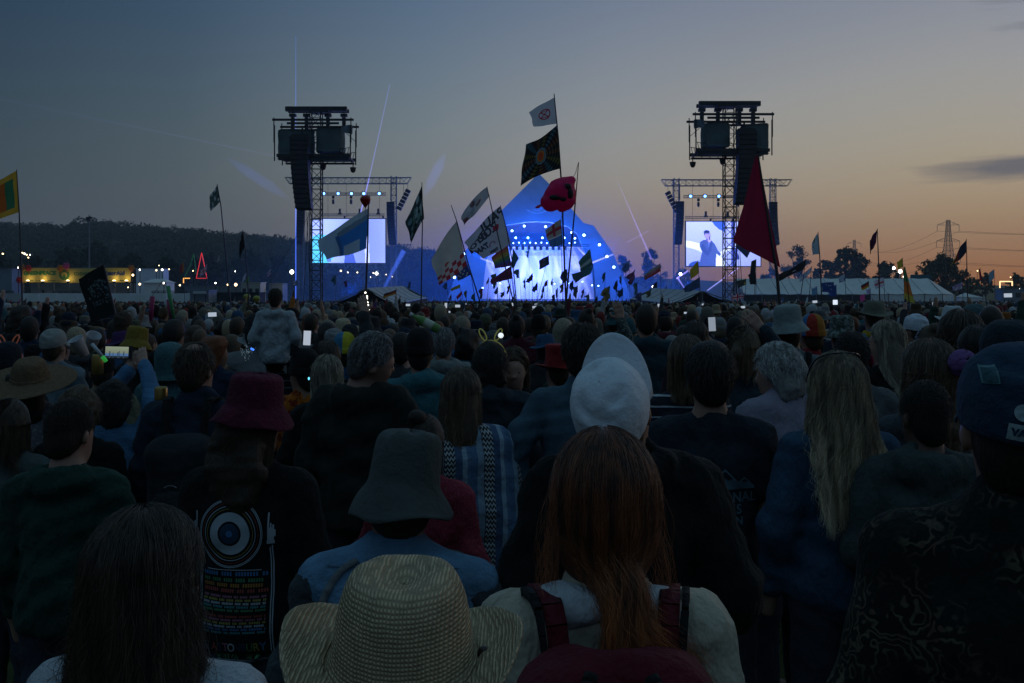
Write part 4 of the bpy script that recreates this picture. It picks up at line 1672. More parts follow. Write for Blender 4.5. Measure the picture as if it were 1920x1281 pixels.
def hand_prims(S, side, wrist, elbow, k=.006, sc=1.0, curl=.35):
    """palm, four unequal bent fingers and a thumb from the side of the palm"""
    d = (wrist - elbow).normalized()
    ref = Vector((0, 1, 0)) if abs(d.y) < .8 else Vector((0, 0, 1))
    s = d.cross(ref).normalized() * side      # towards the thumb side
    f = s.cross(d).normalized() * side        # palm normal
    palm = wrist + d * .085 * sc
    S.cap(wrist - d * .02, wrist + d * .035, .028 * sc, .026 * sc, .015)
    for o in (-.026, -.009, .009, .026):
        S.cap(wrist + d * .02 + s * o * .6, palm + s * o, .0135 * sc, .0125 * sc, .012)
    for o, L in ((.028, .070), (.010, .080), (-.010, .075), (-.028, .058)):
        a = palm + s * o
        fan = s * (o * .35)
        b = a + (d + fan * 4 + f * curl * .3).normalized() * L * .5 * sc
        c_ = b + (d + fan * 3 + f * curl).normalized() * L * .5 * sc
        S.cap(a, b, .0098 * sc, .0088 * sc, k)
        S.cap(b, c_, .0088 * sc, .0075 * sc, k)
    a = wrist + d * .035 + s * .024
    b = a + (d * .6 + s * .9 + f * .25).normalized() * .042 * sc
    c_ = b + (d + s * .35 + f * .2).normalized() * .032 * sc
    S.cap(a, b, .012 * sc, .0105 * sc, .010)
    S.cap(b, c_, .0105 * sc, .0085 * sc, k)


def body_mesh(name, h, arms=('down', 'down'), head=(0, 0, 0), face=True, hands=True, legs=True, fem=False, seated=False):
    S = SDF(h)
    sw = .92 if fem else 1.0
    S.ell((0, 0, 1.23), (.134 * sw, .092, .20), .05).ell((0, .005, 1.05), (.130, .095, .18), .06).ell((0, 0, .93), (.155, .112, .13), .06)
    for s in (-1, 1):
        S.cap((s * .03, -.012, 1.462), (s * .145 * sw, -.005, 1.398), .036, .044, .04)
        sh, e, w = arm_pts(s, arms[0 if s < 0 else 1])
        sh.x *= sw
        S.cap(sh, e, .043, .038, .04).cap(e, w, .038, .029, .03)
        if not hands:
            S.cap(w, w + (w - e).normalized() * .12, .032, .028, .03)
        if legs:
            if seated:
                S.cap((s * .09, 0, .90), (s * .14, .36, .84), .082, .06, .06).cap((s * .14, .36, .84), (s * .12, .36, .46), .058, .04, .04).cap((s * .12, .36, .46), (s * .12, .46, .42), .04, .035, .03)
            else:
                S.cap((s * .085, 0, .90), (s * .095, .012, .48), .084, .056, .06).cap((s * .095, .012, .48), (s * .10, -.015, .08), .054, .038, .04).cap((s * .10, -.02, .05), (s * .11, .13, .038), .042, .034, .03)
    S.cap((0, -.014, 1.42), (0, -.002, 1.58), .060, .054, .05)
    M = hrot(*head)

    def h3(p):
        return NECK + M @ Vector(p)
    # head: cranium, face, jaw, ears, nose, brow
    S.ell(h3((0, -.004, .146)), (.074, .094, .100), .03, M).ell(h3((0, .045, .085)), (.058, .058, .085), .04, M).ell(h3((0, .062, .035)), (.036, .034, .030), .04, M)
    for s in (-1, 1):
        S.ell(h3((s * .080, -.004, .108)), (.010, .019, .031), .008, M @ Matrix.Rotation(s * R(-18), 3, 'Z') @ Matrix.Rotation(R(-12), 3, 'X'))
    if face:
        S.cap(h3((0, .098, .122)), h3((0, .118, .088)), .009, .013, .012)
        S.ell(h3((0, .090, .140)), (.046, .012, .010), .02, M)
        for s in (-1, 1):
            S.ell(h3((s * .030, .103, .121)), (.016, .012, .010), .012, M, True)
            S.ell(h3((s * .032, .080, .085)), (.022, .020, .022), .02, M)
        S.ell(h3((0, .099, .058)), (.022, .009, .006), .008, M)
        S.ell(h3((0, .098, .048)), (.019, .009, .006), .006, M)
    me = S.mesh(name)
    if hands:
        # hands are finer than the rest: grown on their own grid and joined into the same body
        parts = [me]
        for s in (-1, 1):
            sh, e, w = arm_pts(s, arms[0 if s < 0 else 1])
            H_ = SDF(min(h, .0075))
            H_.cap(w - (w - e).normalized() * .06, w, .031, .029)
            hand_prims(H_, s, w, e)
            parts.append(H_.mesh('h'))
        Vs, Fs, o = [], [], 0
        for p in parts:
            v = np.empty(len(p.vertices) * 3, np.float32)
            p.vertices.foreach_get('co', v)
            f = np.empty(len(p.loops), np.int32)
            p.loops.foreach_get('vertex_index', f)
            Vs.append(v.reshape(-1, 3))
            Fs.append(f.reshape(-1, 4) + o)
            o += len(p.vertices)
        me2 = mesh_np(name, np.concatenate(Vs), np.concatenate(Fs), True)
        for p in parts:
            bpy.data.meshes.remove(p)
        me = me2
    return me


def top_mesh(name, h, arms=('down', 'down'), bulk=.022, hood=False, hem=.86, short=False, collar=.03, fem=False, seed=1, sleeves=True, vneck=1.485, fold=.010):
    S = SDF(h)
    b = bulk
    sw = .93 if fem else 1.0
    S.ell((0, -.004, 1.24), ((.146 + b * .8) * sw, .104 + b * .8, .22 + b * .4), .06).ell((0, .004, 1.03), (.142 + b, .108 + b, .21), .10).ell((0, 0, .92), (.155 + b, .116 + b, .16), .10)
    S.cap((-.06, -.002, 1.29), (.06, -.002, 1.29), .098 + b * .8, .098 + b * .8, .05)
    for s in (-1, 1):
        S.cap((s * .03, -.014, 1.455), (s * .155 * sw, -.006, 1.402), .044 + b * .4, .054 + b * .6, .05)
        sh, e, w = arm_pts(s, arms[0 if s < 0 else 1])
        sh.x *= sw
        if sleeves:
            S.cap(sh, e, .052 + b * .75, .045 + b * .7, .026)
            if short:
                S.p.pop()
                S.cap(sh, sh.lerp(e, .62), .058 + b * .8, .056 + b, .05)
            else:
                S.cap(e, w, .048 + b * .7, .036 + b * .4, .04)
                S.ell(w - (w - e).normalized() * .015, (.036 + b * .3,) * 3, .012)
    S.cap((0, -.016, 1.42), (0, -.010, 1.47 + collar * .4), .066 + b * .3, .062 + collar * .25, .04)
    if hood:
        S.ell((0, -.095, 1.435), (.115, .052, .070), .035).ell((0, -.055, 1.475), (.098, .062, .030), .03)
        for s in (-1, 1):
            S.cap((s * .085, -.06, 1.465), (s * .06, .06, 1.44), .030, .022, .03)
        S.ell((0, -.062, 1.505), (.066, .032, .030), .02, None, True)
    S.folds = (fold, seed)
    zt = vneck + .02 + (.03 if hood else 0) + collar * .5
    S.cap((0, .015, zt + .10), (0, .03, zt + .3), .10, .10, .01, True)
    S.planes = [((0, 0, -1), -hem)]
    return S.mesh(name)


def trousers_mesh(name, h, seed=1, bulk=.012, seated=False):
    S = SDF(h)
    b = bulk
    S.ell((0, 0, .93), (.152 + b, .112 + b, .12), .06)
    for s in (-1, 1):
        if seated:
            S.cap((s * .09, 0, .90), (s * .14, .36, .84), .088 + b, .066 + b, .06).cap((s * .14, .36, .84), (s * .12, .36, .46), .066 + b, .05 + b, .04)
        else:
            S.cap((s * .085, 0, .90), (s * .095, .012, .48), .088 + b, .064 + b, .05).cap((s * .095, .012, .48), (s * .10, -.012, .10), .062 + b, .050 + b, .04)
    S.folds = (.005, seed)
    return S.mesh(name)


# ------------------------------------------------------------------ hair (built in the head's own frame, origin at the neck)
def hair_mesh(name, h, style, seed=1, under=False, hat=False):
    S = SDF(h)
    C = np.array((0, -.004, .146))
    t = {'buzz': .004, 'short': .012, 'thick': .022, 'long': .020, 'bob': .022, 'curly': .038, 'bun': .014, 'tail': .014, 'balding': .006, 'wavy': .026}[style]
    if under:
        t *= .35
    S.ell(C, (.074 + t, .094 + t, .100 + t), .03)
    pl = [((0, .92, -1.0), -.045 - .03)]
    if style in ('buzz', 'short', 'thick'):
        S.ell((0, -.045, .085), (.062 + t * .6, .050 + t * .6, .075), .03)
        if style == 'thick':
            S.ell((0, .02, .215), (.07, .07, .045), .03)
    if style == 'balding':
        S.ell((0, -.045, .085), (.064, .054, .07), .03)
        S.ell((0, -.02, .26), (.052, .055, .05), .02, None, True)
    if style in ('long', 'wavy'):
        S.ell((0, -.040, .06), (.092, .062, .15), .05).ell((0, -.075, -.06), (.098, .040, .16), .05)
        if style == 'wavy':
            S.ell((0, -.065, -.02), (.118, .055, .15), .05)
            S.folds = (.012, seed)
        pl = [((0, .85, -.35), .005)]
    if style == 'bob':
        S.ell((0, -.030, .075), (.092, .070, .095), .04)
        pl = [((0, .9, -.5), -.022)]
    if style == 'curly':
        S.ell((0, -.030, .06), (.112, .085, .11), .05)
        S.folds = (.016, seed)
        pl = [((0, .9, -.55), -.028)]
    if style == 'bun':
        S.ell((0, -.045, .085), (.064, .054, .07), .03).ell((0, -.070, .235), (.042, .042, .038), .01)
    if style == 'tail':
        S.ell((0, -.045, .085), (.066, .056, .075), .03)
        S.cap((0, -.105, .15), (0, -.135, .10), .026, .032, .02).cap((0, -.135, .10), (0, -.125, -.06), .032, .014, .02)
    if style != 'curly' and S.folds is None:
        S.folds = (.0025, seed)
    if hat:
        pl.append(((0, .25, 1), .165))
    S.planes = pl
    return S.mesh(name)


def strand_mat(name, root_c, tip_c):
    if name in MATS:
        return MATS[name]
    m = bpy.data.materials.new(name)
    m.use_nodes = True
    nt = NT(m.node_tree)
    b = m.node_tree.nodes['Principled BSDF']
    hi = nt.n('ShaderNodeHairInfo')
    c = nt.mix(nt.ramp(hi.outputs['Intercept'], [(0, 0.0), (.75, 1.0)]), root_c, tip_c)
    k = nt.ramp(hi.outputs['Random'], [(0, .62), (1, 1.4)])
    lk = nt.noise(nt.map(nt.n('ShaderNodeTexCoord').outputs['Object'], scale=(46, 46, 5)), 1.0, 3, .6)
    c = nt.mix(1.0, c, nt.ramp(lk, [(.34, .28), (.68, 1.75)]), 'MULTIPLY')
    nt.put(b.inputs['Base Color'], nt.mix(1.0, c, k, 'MULTIPLY'))
    b.inputs['Roughness'].default_value = .42
    b.inputs['Specular IOR Level'].default_value = .55
    MATS[name] = m
    return m


def strands(style, n, seed, length=.30, part=0.0, wave=.006, thick=.018, spread=1.0, rad=.00042, fall=0.0, npt=14):
    """hair strands: roots over the scalp, combed down from the crown and left to fall"""
    rs = np.random.default_rng(seed)
    out = []
    C = np.array((0, -.004, .146))
    short = style in ('short', 'buzz', 'thick', 'balding', 'curly')
    for i in range(n * 3):
        if len(out) >= n:
            break
        phi = rs.uniform(0, 2 * PI)
        cz = rs.uniform(-.35, 1.0)
        psi = math.acos(cz)
        # phi: 0 = right ear, pi/2 = face, -pi/2 = back of the head
        facing = math.sin(phi)
        if style == 'balding' and psi < .6 and facing < .5:
            if rs.uniform() > .35:
                continue
        lim = 1.95 - .95 * max(0, facing) - (.25 if facing > .6 else 0)
        if psi > lim:
            continue
        nr = np.array([math.sin(psi) * math.cos(phi), math.sin(psi) * math.sin(phi), math.cos(psi)])
        r0 = np.array([.074, .094, .100]) + .003
        p = C + nr * r0
        t = np.linspace(0, 1, npt if not short else 6)
        if short:
            down = np.array([math.cos(psi) * math.cos(phi), math.cos(psi) * math.sin(phi), -math.sin(psi)])
            L = length * rs.uniform(.6, 1.2)
            d0 = nr * .22 + down * .85 + rs.normal(size=3) * .2
            if style == 'curly':
                ph = rs.uniform(0, 6.28)
                a = np.cross(nr, rs.normal(size=3))
                a /= np.linalg.norm(a) + 1e-9
                bb = np.cross(nr, a)
                pts = p + nr * (t[:, None] * L * .75) + (a * np.cos(t * 9 + ph)[:, None] + bb * np.sin(t * 9 + ph)[:, None]) * .012 * t[:, None] ** .5 + np.array([0, 0, -1]) * (t[:, None] ** 2 * L * .5)
            else:
                pts = p + d0 * (t[:, None] * L) + nr * (.006 * np.sin(t * 3.1))[:, None] - np.array([0, 0, .25]) * L * t[:, None] ** 2
            out.append(pts)
            continue
        # long: slide over the skull, then hang
        L = length * rs.uniform(.72, 1.06) + .10
        lay = thick * rs.uniform(.1, 1.0) ** .7
        rr = r0 + lay
        if facing > .15:                                   # swept off the face to the sides
            side = 1 if math.cos(phi) > 0 else -1
            tgt = 0.12 * side if side > 0 else PI - .12 * side
            phi_e = (0.05 - rs.uniform(0, .7)) if side > 0 else (PI + rs.uniform(0, .7) - .05)
        else:
            phi_e = phi + rs.normal() * .10
        if style == 'tail' or style == 'bun':
            phi_e = -PI / 2 + rs.normal() * .12
        pts = []
        step = L / (npt - 1)
        ps, ph = psi, phi
        ww = rs.uniform(0, 6.28)
        wf = rs.uniform(7, 30)
        wa = wave * rs.uniform(.4, 1.5) * (3.0 if rs.uniform() < .05 else 1.0)
        pos = C + np.array([math.sin(ps) * math.cos(ph), math.sin(ps) * math.sin(ph), math.cos(ps)]) * rr
        pts.append(pos.copy())
        hang = False
        drift = rs.normal(size=2) * .02
        fold_in = rs.uniform(-.03, .05)
        for s in range(1, npt):
            if not hang:
                ps += step / .10
                ph += (phi_e - ph) * min(1, .35)
                if ps >= 1.62:
                    ps = 1.62
                    hang = True
                pos = C + np.array([math.sin(ps) * math.cos(ph), math.sin(ps) * math.sin(ph), math.cos(ps)]) * rr
            else:
                dn = np.array([drift[0] * .6 + (spread - 1.0) * math.cos(ph) * .5 - math.cos(ph) * fold_in, -fall * .45 - math.sin(ph) * fold_in + drift[1] * .4, -1.0])
                # lies on the shoulders and back instead of going through them
                if pos[2] < -.02 and pos[1] > -.09:
                    dn[1] -= .55
                if pos[2] < -.04 and abs(pos[0]) > .11:
                    dn[0] *= .3
                    dn[1] -= .2
                pos = pos + dn / np.linalg.norm(dn) * step
            q = pos.copy()
            tt = s / (npt - 1)
            q[0] += wa * math.sin(tt * wf + ww) * tt
            q[1] += wa * .6 * math.cos(tt * wf * .9 + ww) * tt
            pts.append(q)
        out.append(np.array(pts))
    if not short and len(out) > 100:           # locks: strands lean to a neighbour's course towards their ends
        A = np.array(out)
        gi = rs.choice(len(A), max(12, len(A) // 34), replace=False)
        near = ((A[:, None, 5, :] - A[None, gi, 5, :]) ** 2).sum(-1).argmin(1)
        G = A[gi][near]
        c = (np.linspace(0, 1, npt) ** 1.3)[None, :, None] * rs.uniform(.35, .9, (len(A), 1, 1))
        c[rs.uniform(size=len(A)) < .06] = 0
        out = list(A * (1 - c) + (G + (A - G) * .38) * c)
    return out


def curves_obj(name, S, m, parent, rad=.0005):
    cu = bpy.data.hair_curves.new(name)
    sizes = [len(s) for s in S]
    cu.add_curves(sizes)
    P = np.concatenate(S).astype(np.float32)
    cu.attributes['position'].data.foreach_set('vector', P.ravel())
    rr = np.concatenate([rad * (1 - .65 * np.linspace(0, 1, k) ** 1.5) for k in sizes]).astype(np.float32)
    a = cu.attributes.get('radius') or cu.attributes.new('radius', 'FLOAT', 'POINT')
    a.data.foreach_set('value', rr)
    o = bpy.data.objects.new(name, cu)
    COL.objects.link(o)
    o.parent = parent
    cu.materials.append(m)
    return o


# ------------------------------------------------------------------ hats (in the head's own frame, origin at the neck)
def sheet(name, P, nu, nv, thick=.003, closed_u=True, smooth=True):
    """surface of revolution-like sheet P(a, t) with a in 0..2pi, t in 0..1; given thickness"""
    V, F = [], []
    n1 = nu if closed_u else nu + 1
    for j in range(nv + 1):
        for i in range(n1):
            V.append(P(2 * PI * i / nu if closed_u else i / nu, j / nv))
    for j in range(nv):
        for i in range(nu):
            a, b = i, (i + 1) % n1
            F.append([j * n1 + a, j * n1 + b, (j + 1) * n1 + b, (j + 1) * n1 + a])
    V = np.array([tuple(v) for v in V])
    me = mesh_np(name, V, np.array(F), smooth)
    if thick:
        bm = bmesh.new()
        bm.from_mesh(me)
        bmesh.ops.remove_doubles(bm, verts=bm.verts, dist=1e-4)
        bmesh.ops.recalc_face_normals(bm, faces=bm.faces)
        bmesh.ops.solidify(bm, geom=bm.faces[:], thickness=thick)
        bm.to_mesh(me)
        bm.free()
        me.polygons.foreach_set('use_smooth', [smooth] * len(me.polygons))
    return me


def lerp_prof(t, prof):
    ts = np.linspace(0, 1, len(prof))
    return float(np.interp(t, ts, [p[0] for p in prof])), float(np.interp(t, ts, [p[1] for p in prof]))


def smooth_prof(prof, n=24):
    """Catmull-like resample of a profile"""
    P = np.array(prof, float)
    t = np.linspace(0, len(P) - 1, n)
    out = []
    for x in t:
        i = int(min(math.floor(x), len(P) - 2))
        f = x - i
        p0, p1, p2, p3 = P[max(i - 1, 0)], P[i], P[i + 1], P[min(i + 2, len(P) - 1)]
        out.append(.5 * ((2 * p1) + (-p0 + p2) * f + (2 * p0 - 5 * p1 + 4 * p2 - p3) * f * f + (-p0 + 3 * p1 - 3 * p2 + p3) * f ** 3))
    return [tuple(p) for p in out]


def hat_mesh(name, kind, seed=1, nu=40):
    zc = .150
    if kind == 'bucket':
        prof = smooth_prof([(.001, .150), (.05, .149), (.076, .140), (.086, .118), (.090, .08), (.094, .045), (.100, .030), (.118, .002), (.134, -.026)], 26)

        def P(a, t):
            r, z = lerp_prof(t, prof)
            n = mnoise.noise((math.cos(a) * 1.3 + seed, math.sin(a) * 1.3, t * 3))
            k = 1 + .05 * n * (.4 + t)
            dz = .018 * n * max(0, t - .55) * 2 + .010 * math.sin(2 * a + seed) * max(0, t - .6)
            return Vector((r * k * math.cos(a) * .94, r * k * 1.14 * math.sin(a) - .004, zc + z + dz - .012 * mnoise.noise((math.cos(a) * 2, math.sin(a) * 2, seed)) * (1 - t)))
        return sheet(name, P, nu, 25)
    if kind in ('fedora', 'sunhat', 'trilby'):
        bw = {'fedora': .048, 'sunhat': .125, 'trilby': .045}[kind]
        ch = {'fedora': .135, 'sunhat': .115, 'trilby': .120}[kind]
        prof = smooth_prof([(.001, ch - .004), (.030, ch), (.060, ch - .004), (.076, ch - .022), (.086, ch * .55), (.093, ch * .2), (.096, .020), (.099, .012), (.104, .010), (.104 + bw * .5, .002), (.104 + bw, .004)], 30)

        def P(a, t):
            r, z = lerp_prof(t, prof)
            x, y = r * math.cos(a) * .92, r * math.sin(a) * 1.16
            if kind != 'sunhat' and t < .45:
                # teardrop dent on the crown, pinched towards the front
                g = math.exp(-((x / .036) ** 2 + ((y - .012) / .070) ** 2))
                z -= .020 * g
                pin = math.exp(-(((y - .075) / .04) ** 2)) * max(0, 1 - abs(t - .3) * 4)
                x *= 1 - .22 * pin
            if t > .62:
                u = (t - .62) / .38
                z += (.058 if kind == 'fedora' else .02 if kind == 'trilby' else .012) * u * u * (abs(math.cos(a)) ** 1.5) - (.020 * u * abs(math.sin(a)) if kind != 'sunhat' else .02 * u)
                z += .006 * mnoise.noise((a * 1.5, seed, t * 3))
            z += .003 * mnoise.noise((x * 30, y * 30, z * 30 + seed))
            return Vector((x, y - .004, zc - .004 + z))
        return sheet(name, P, 56, 34, .004)
    if kind == 'cap':
        prof = smooth_prof([(.001, .120), (.045, .114), (.075, .092), (.090, .058), (.094, .020), (.092, -.012)], 20)

        def P(a, t):
            r, z = lerp_prof(t, prof)
            n = mnoise.noise((math.cos(a) * 1.6 + seed, math.sin(a) * 1.6, t * 2.5))
            k = 1 + .05 * n + .018 * mnoise.noise((math.cos(a) * 4 + seed, math.sin(a) * 4, t * 7))
            back = max(0, -math.sin(a))
            am = a % (PI / 3)
            k -= .014 * math.exp(-((min(am, PI / 3 - am)) / .07) ** 2)
            for da, dt, wa, wt, q in ((4.9, .36, .45, .11, .055), (4.0, .30, .35, .08, .05), (5.6, .24, .5, .07, .05), (4.5, .62, .3, .08, .04), (2.2, .25, .5, .09, .05)):
                g = q * math.exp(-((a - da - (t - dt) * 2) / wa) ** 2 - ((t - dt) / wt) ** 2)
                k -= g
                z -= g * .32
            return Vector((r * k * math.cos(a) * .93, r * k * 1.15 * math.sin(a) - .004, zc + z - .004 * n * min(1, t * 3) - .020 * back * t))
        return sheet(name, P, nu + nu // 2, 22)
    if kind == 'visor':
        def P(u, t):
            a = PI * .5 + (u - .5) * PI * .86
            w = math.cos((u - .5) * PI * .98)
            x = .088 * math.cos(a)
            y = .108 * math.sin(a) + t * .078 * max(0, w) ** .55
            return Vector((x * (1 + .05 * t), y - .004, zc + .004 - .012 * t - .018 * (x / .088) ** 2 * (0.6 + .4 * t)))
        return sheet(name, P, 24, 8, .004, closed_u=False)
    if kind == 'beanie':
        prof = smooth_prof([(.001, .142), (.040, .136), (.072, .108), (.088, .062), (.092, .015), (.094, -.018), (.098, -.020), (.098, .018)], 26)

        def P(a, t):
            r, z = lerp_prof(t, prof)
            k = 1 + .006 * math.sin(a * 26) * min(1, t * 3) + .02 * mnoise.noise((math.cos(a), math.sin(a), t * 2 + seed))
            return Vector((r * k * math.cos(a) * .93, r * k * 1.15 * math.sin(a) - .006, zc + z))
        return sheet(name, P, 52, 25)
    if kind == 'tophat':
        prof = [(.001, .165), (.07, .165), (.088, .160), (.084, .10), (.092, .02), (.096, .012), (.14, .006), (.155, .012)]

        def P(a, t):
            r, z = lerp_prof(t, prof)
            return Vector((r * math.cos(a) * .94, r * 1.12 * math.sin(a), zc - .01 + z + (.02 * abs(math.cos(a)) if t > .8 else 0)))
        return sheet(name, P, nu, 21)
    if kind == 'hood':
        prof = smooth_prof([(.001, .130), (.05, .124), (.085, .095), (.104, .04), (.104, -.03), (.100, -.10), (.115, -.15)], 22)

        def P(a, t):
            r, z = lerp_prof(t, prof)
            open_ = max(0, math.sin(a)) ** 2
            return Vector((r * math.cos(a) * (1 - .2 * open_), (r * 1.15 - .05 * open_ * t) * math.sin(a) - .012, zc + z + .006 * mnoise.noise((a * 2, t * 4, seed))))
        return sheet(name, P, nu, 22)


def headset(parent, M):
    """an Empty-less way to hang hair and hats: object placed at the neck with the head's turn"""
    parent.location = NECK
    parent.rotation_euler = M.to_euler()


# ------------------------------------------------------------------ cloth and skin materials
def cloth(name, c, **kw):
    a = dict(rough=.92, spec=.12, var=.22, vscale=7, bump=1.0, bscale=11, bstretch=(1, 1, .6), sheen=.03)
    a.update(kw)
    return mat(name, c, **a)


M_SKIN = mat('skin', (.27, .145, .10), .55, .35, var=.12, vscale=18)
M_SKINP = mat('skin_pale', (.34, .195, .145), .55, .35, var=.12, vscale=18)
M_SKIND = mat('skin_dark', (.12, .065, .045), .5, .4, var=.12, vscale=18)
M_OBJ = cloth('plain_cloth', (.5, .5, .5), objcol=True)
M_OBJH = mat('hair_mass', objcol=True, rough=.6, spec=.35, var=.35, vscale=60, bump=.6, bscale=140, bstretch=(1, 1, .12))
HAIRC = {'black': ((.010, .009, .008), (.016, .013, .011)), 'dark brown': ((.018, .012, .008), (.035, .022, .014)), 'brown': ((.035, .021, .012), (.075, .045, .025)), 'light brown': ((.06, .038, .022), (.16, .10, .055)),
         'blonde': ((.13, .092, .052), (.52, .41, .27)), 'fair': ((.16, .13, .09), (.42, .36, .27)), 'grey': ((.10, .10, .10), (.28, .28, .28)), 'white': ((.25, .25, .24), (.45, .45, .44)), 'red': ((.10, .026, .008), (.30, .085, .020))}


def striped(name, base, line, period, width):
    if name in MATS:
        return MATS[name]
    m = cloth(name, base)
    nt = NT(m.node_tree)
    b = m.node_tree.nodes['Principled BSDF']
    src = b.inputs['Base Color'].links[0].from_socket
    sp = nt.n('ShaderNodeSeparateXYZ')
    nt.put(sp.inputs[0], nt.n('ShaderNodeTexCoord').outputs['Object'])
    f = nt.math('FRACT', nt.math('DIVIDE', sp.outputs[2], period))
    k = nt.math('LESS_THAN', f, width)
    nt.put(b.inputs['Base Color'], nt.mix(k, src, line))
    return m


def blotched(name, base, spot, scale, lo, hi, spot2=None, dist=0.0, vor=True, rings=False):
    """printed cloth: pale flowers or marks scattered on a ground colour"""
    if name in MATS:
        return MATS[name]
    m = cloth(name, base)
    nt = NT(m.node_tree)
    b = m.node_tree.nodes['Principled BSDF']
    src = b.inputs['Base Color'].links[0].from_socket
    tc = nt.n('ShaderNodeTexCoord').outputs['Object']
    if vor:
        v = nt.n('ShaderNodeTexVoronoi')
        w = nt.n('ShaderNodeTexNoise')
        w.inputs['Scale'].default_value = scale * 1.7
        nt.put(w.inputs['Vector'], tc)
        nt.put(v.inputs['Vector'], nt.mix(dist, tc, w.outputs['Color'], 'LINEAR_LIGHT'))
        v.inputs['Scale'].default_value = scale
        k = nt.ramp(v.outputs['Distance'], [(lo, 1.0), (hi, 0.0)]) if not rings else nt.math('MULTIPLY', nt.ramp(nt.math('SINE', nt.math('MULTIPLY', v.outputs['Distance'], 30.0)), [(.25, 0.0), (.9, 1.0)]), nt.ramp(nt.noise(tc, 9, 2), [(.42, 0.0), (.6, 1.0)]))
    else:
        k = nt.ramp(nt.noise(tc, scale, 3, .6), [(lo, 0.0), (hi, 1.0)])
    c = nt.mix(k, src, spot)
    if spot2:
        k2 = nt.ramp(nt.noise(tc, scale * 1.3, 2, .5), [(.52, 0.0), (.58, 1.0)])
        c = nt.mix(nt.math('MULTIPLY', k, k2), c, spot2)
    nt.put(b.inputs['Base Color'], c)
    return m
# =================================================================== the people near the camera, one by one
NAMED = []          # (x, y, half width in metres, distance, short phrase) used to keep the crowd clear of them
_hair_cache = {}
GROUP = 'people in the crowd'
COVER = {None: .012, 'bucket': .045, 'fedora': .105, 'sunhat': .085, 'trilby': .085, 'cap': .022, 'beanie': .045, 'tophat': .145, 'hood': .035}


class Person:
    pass


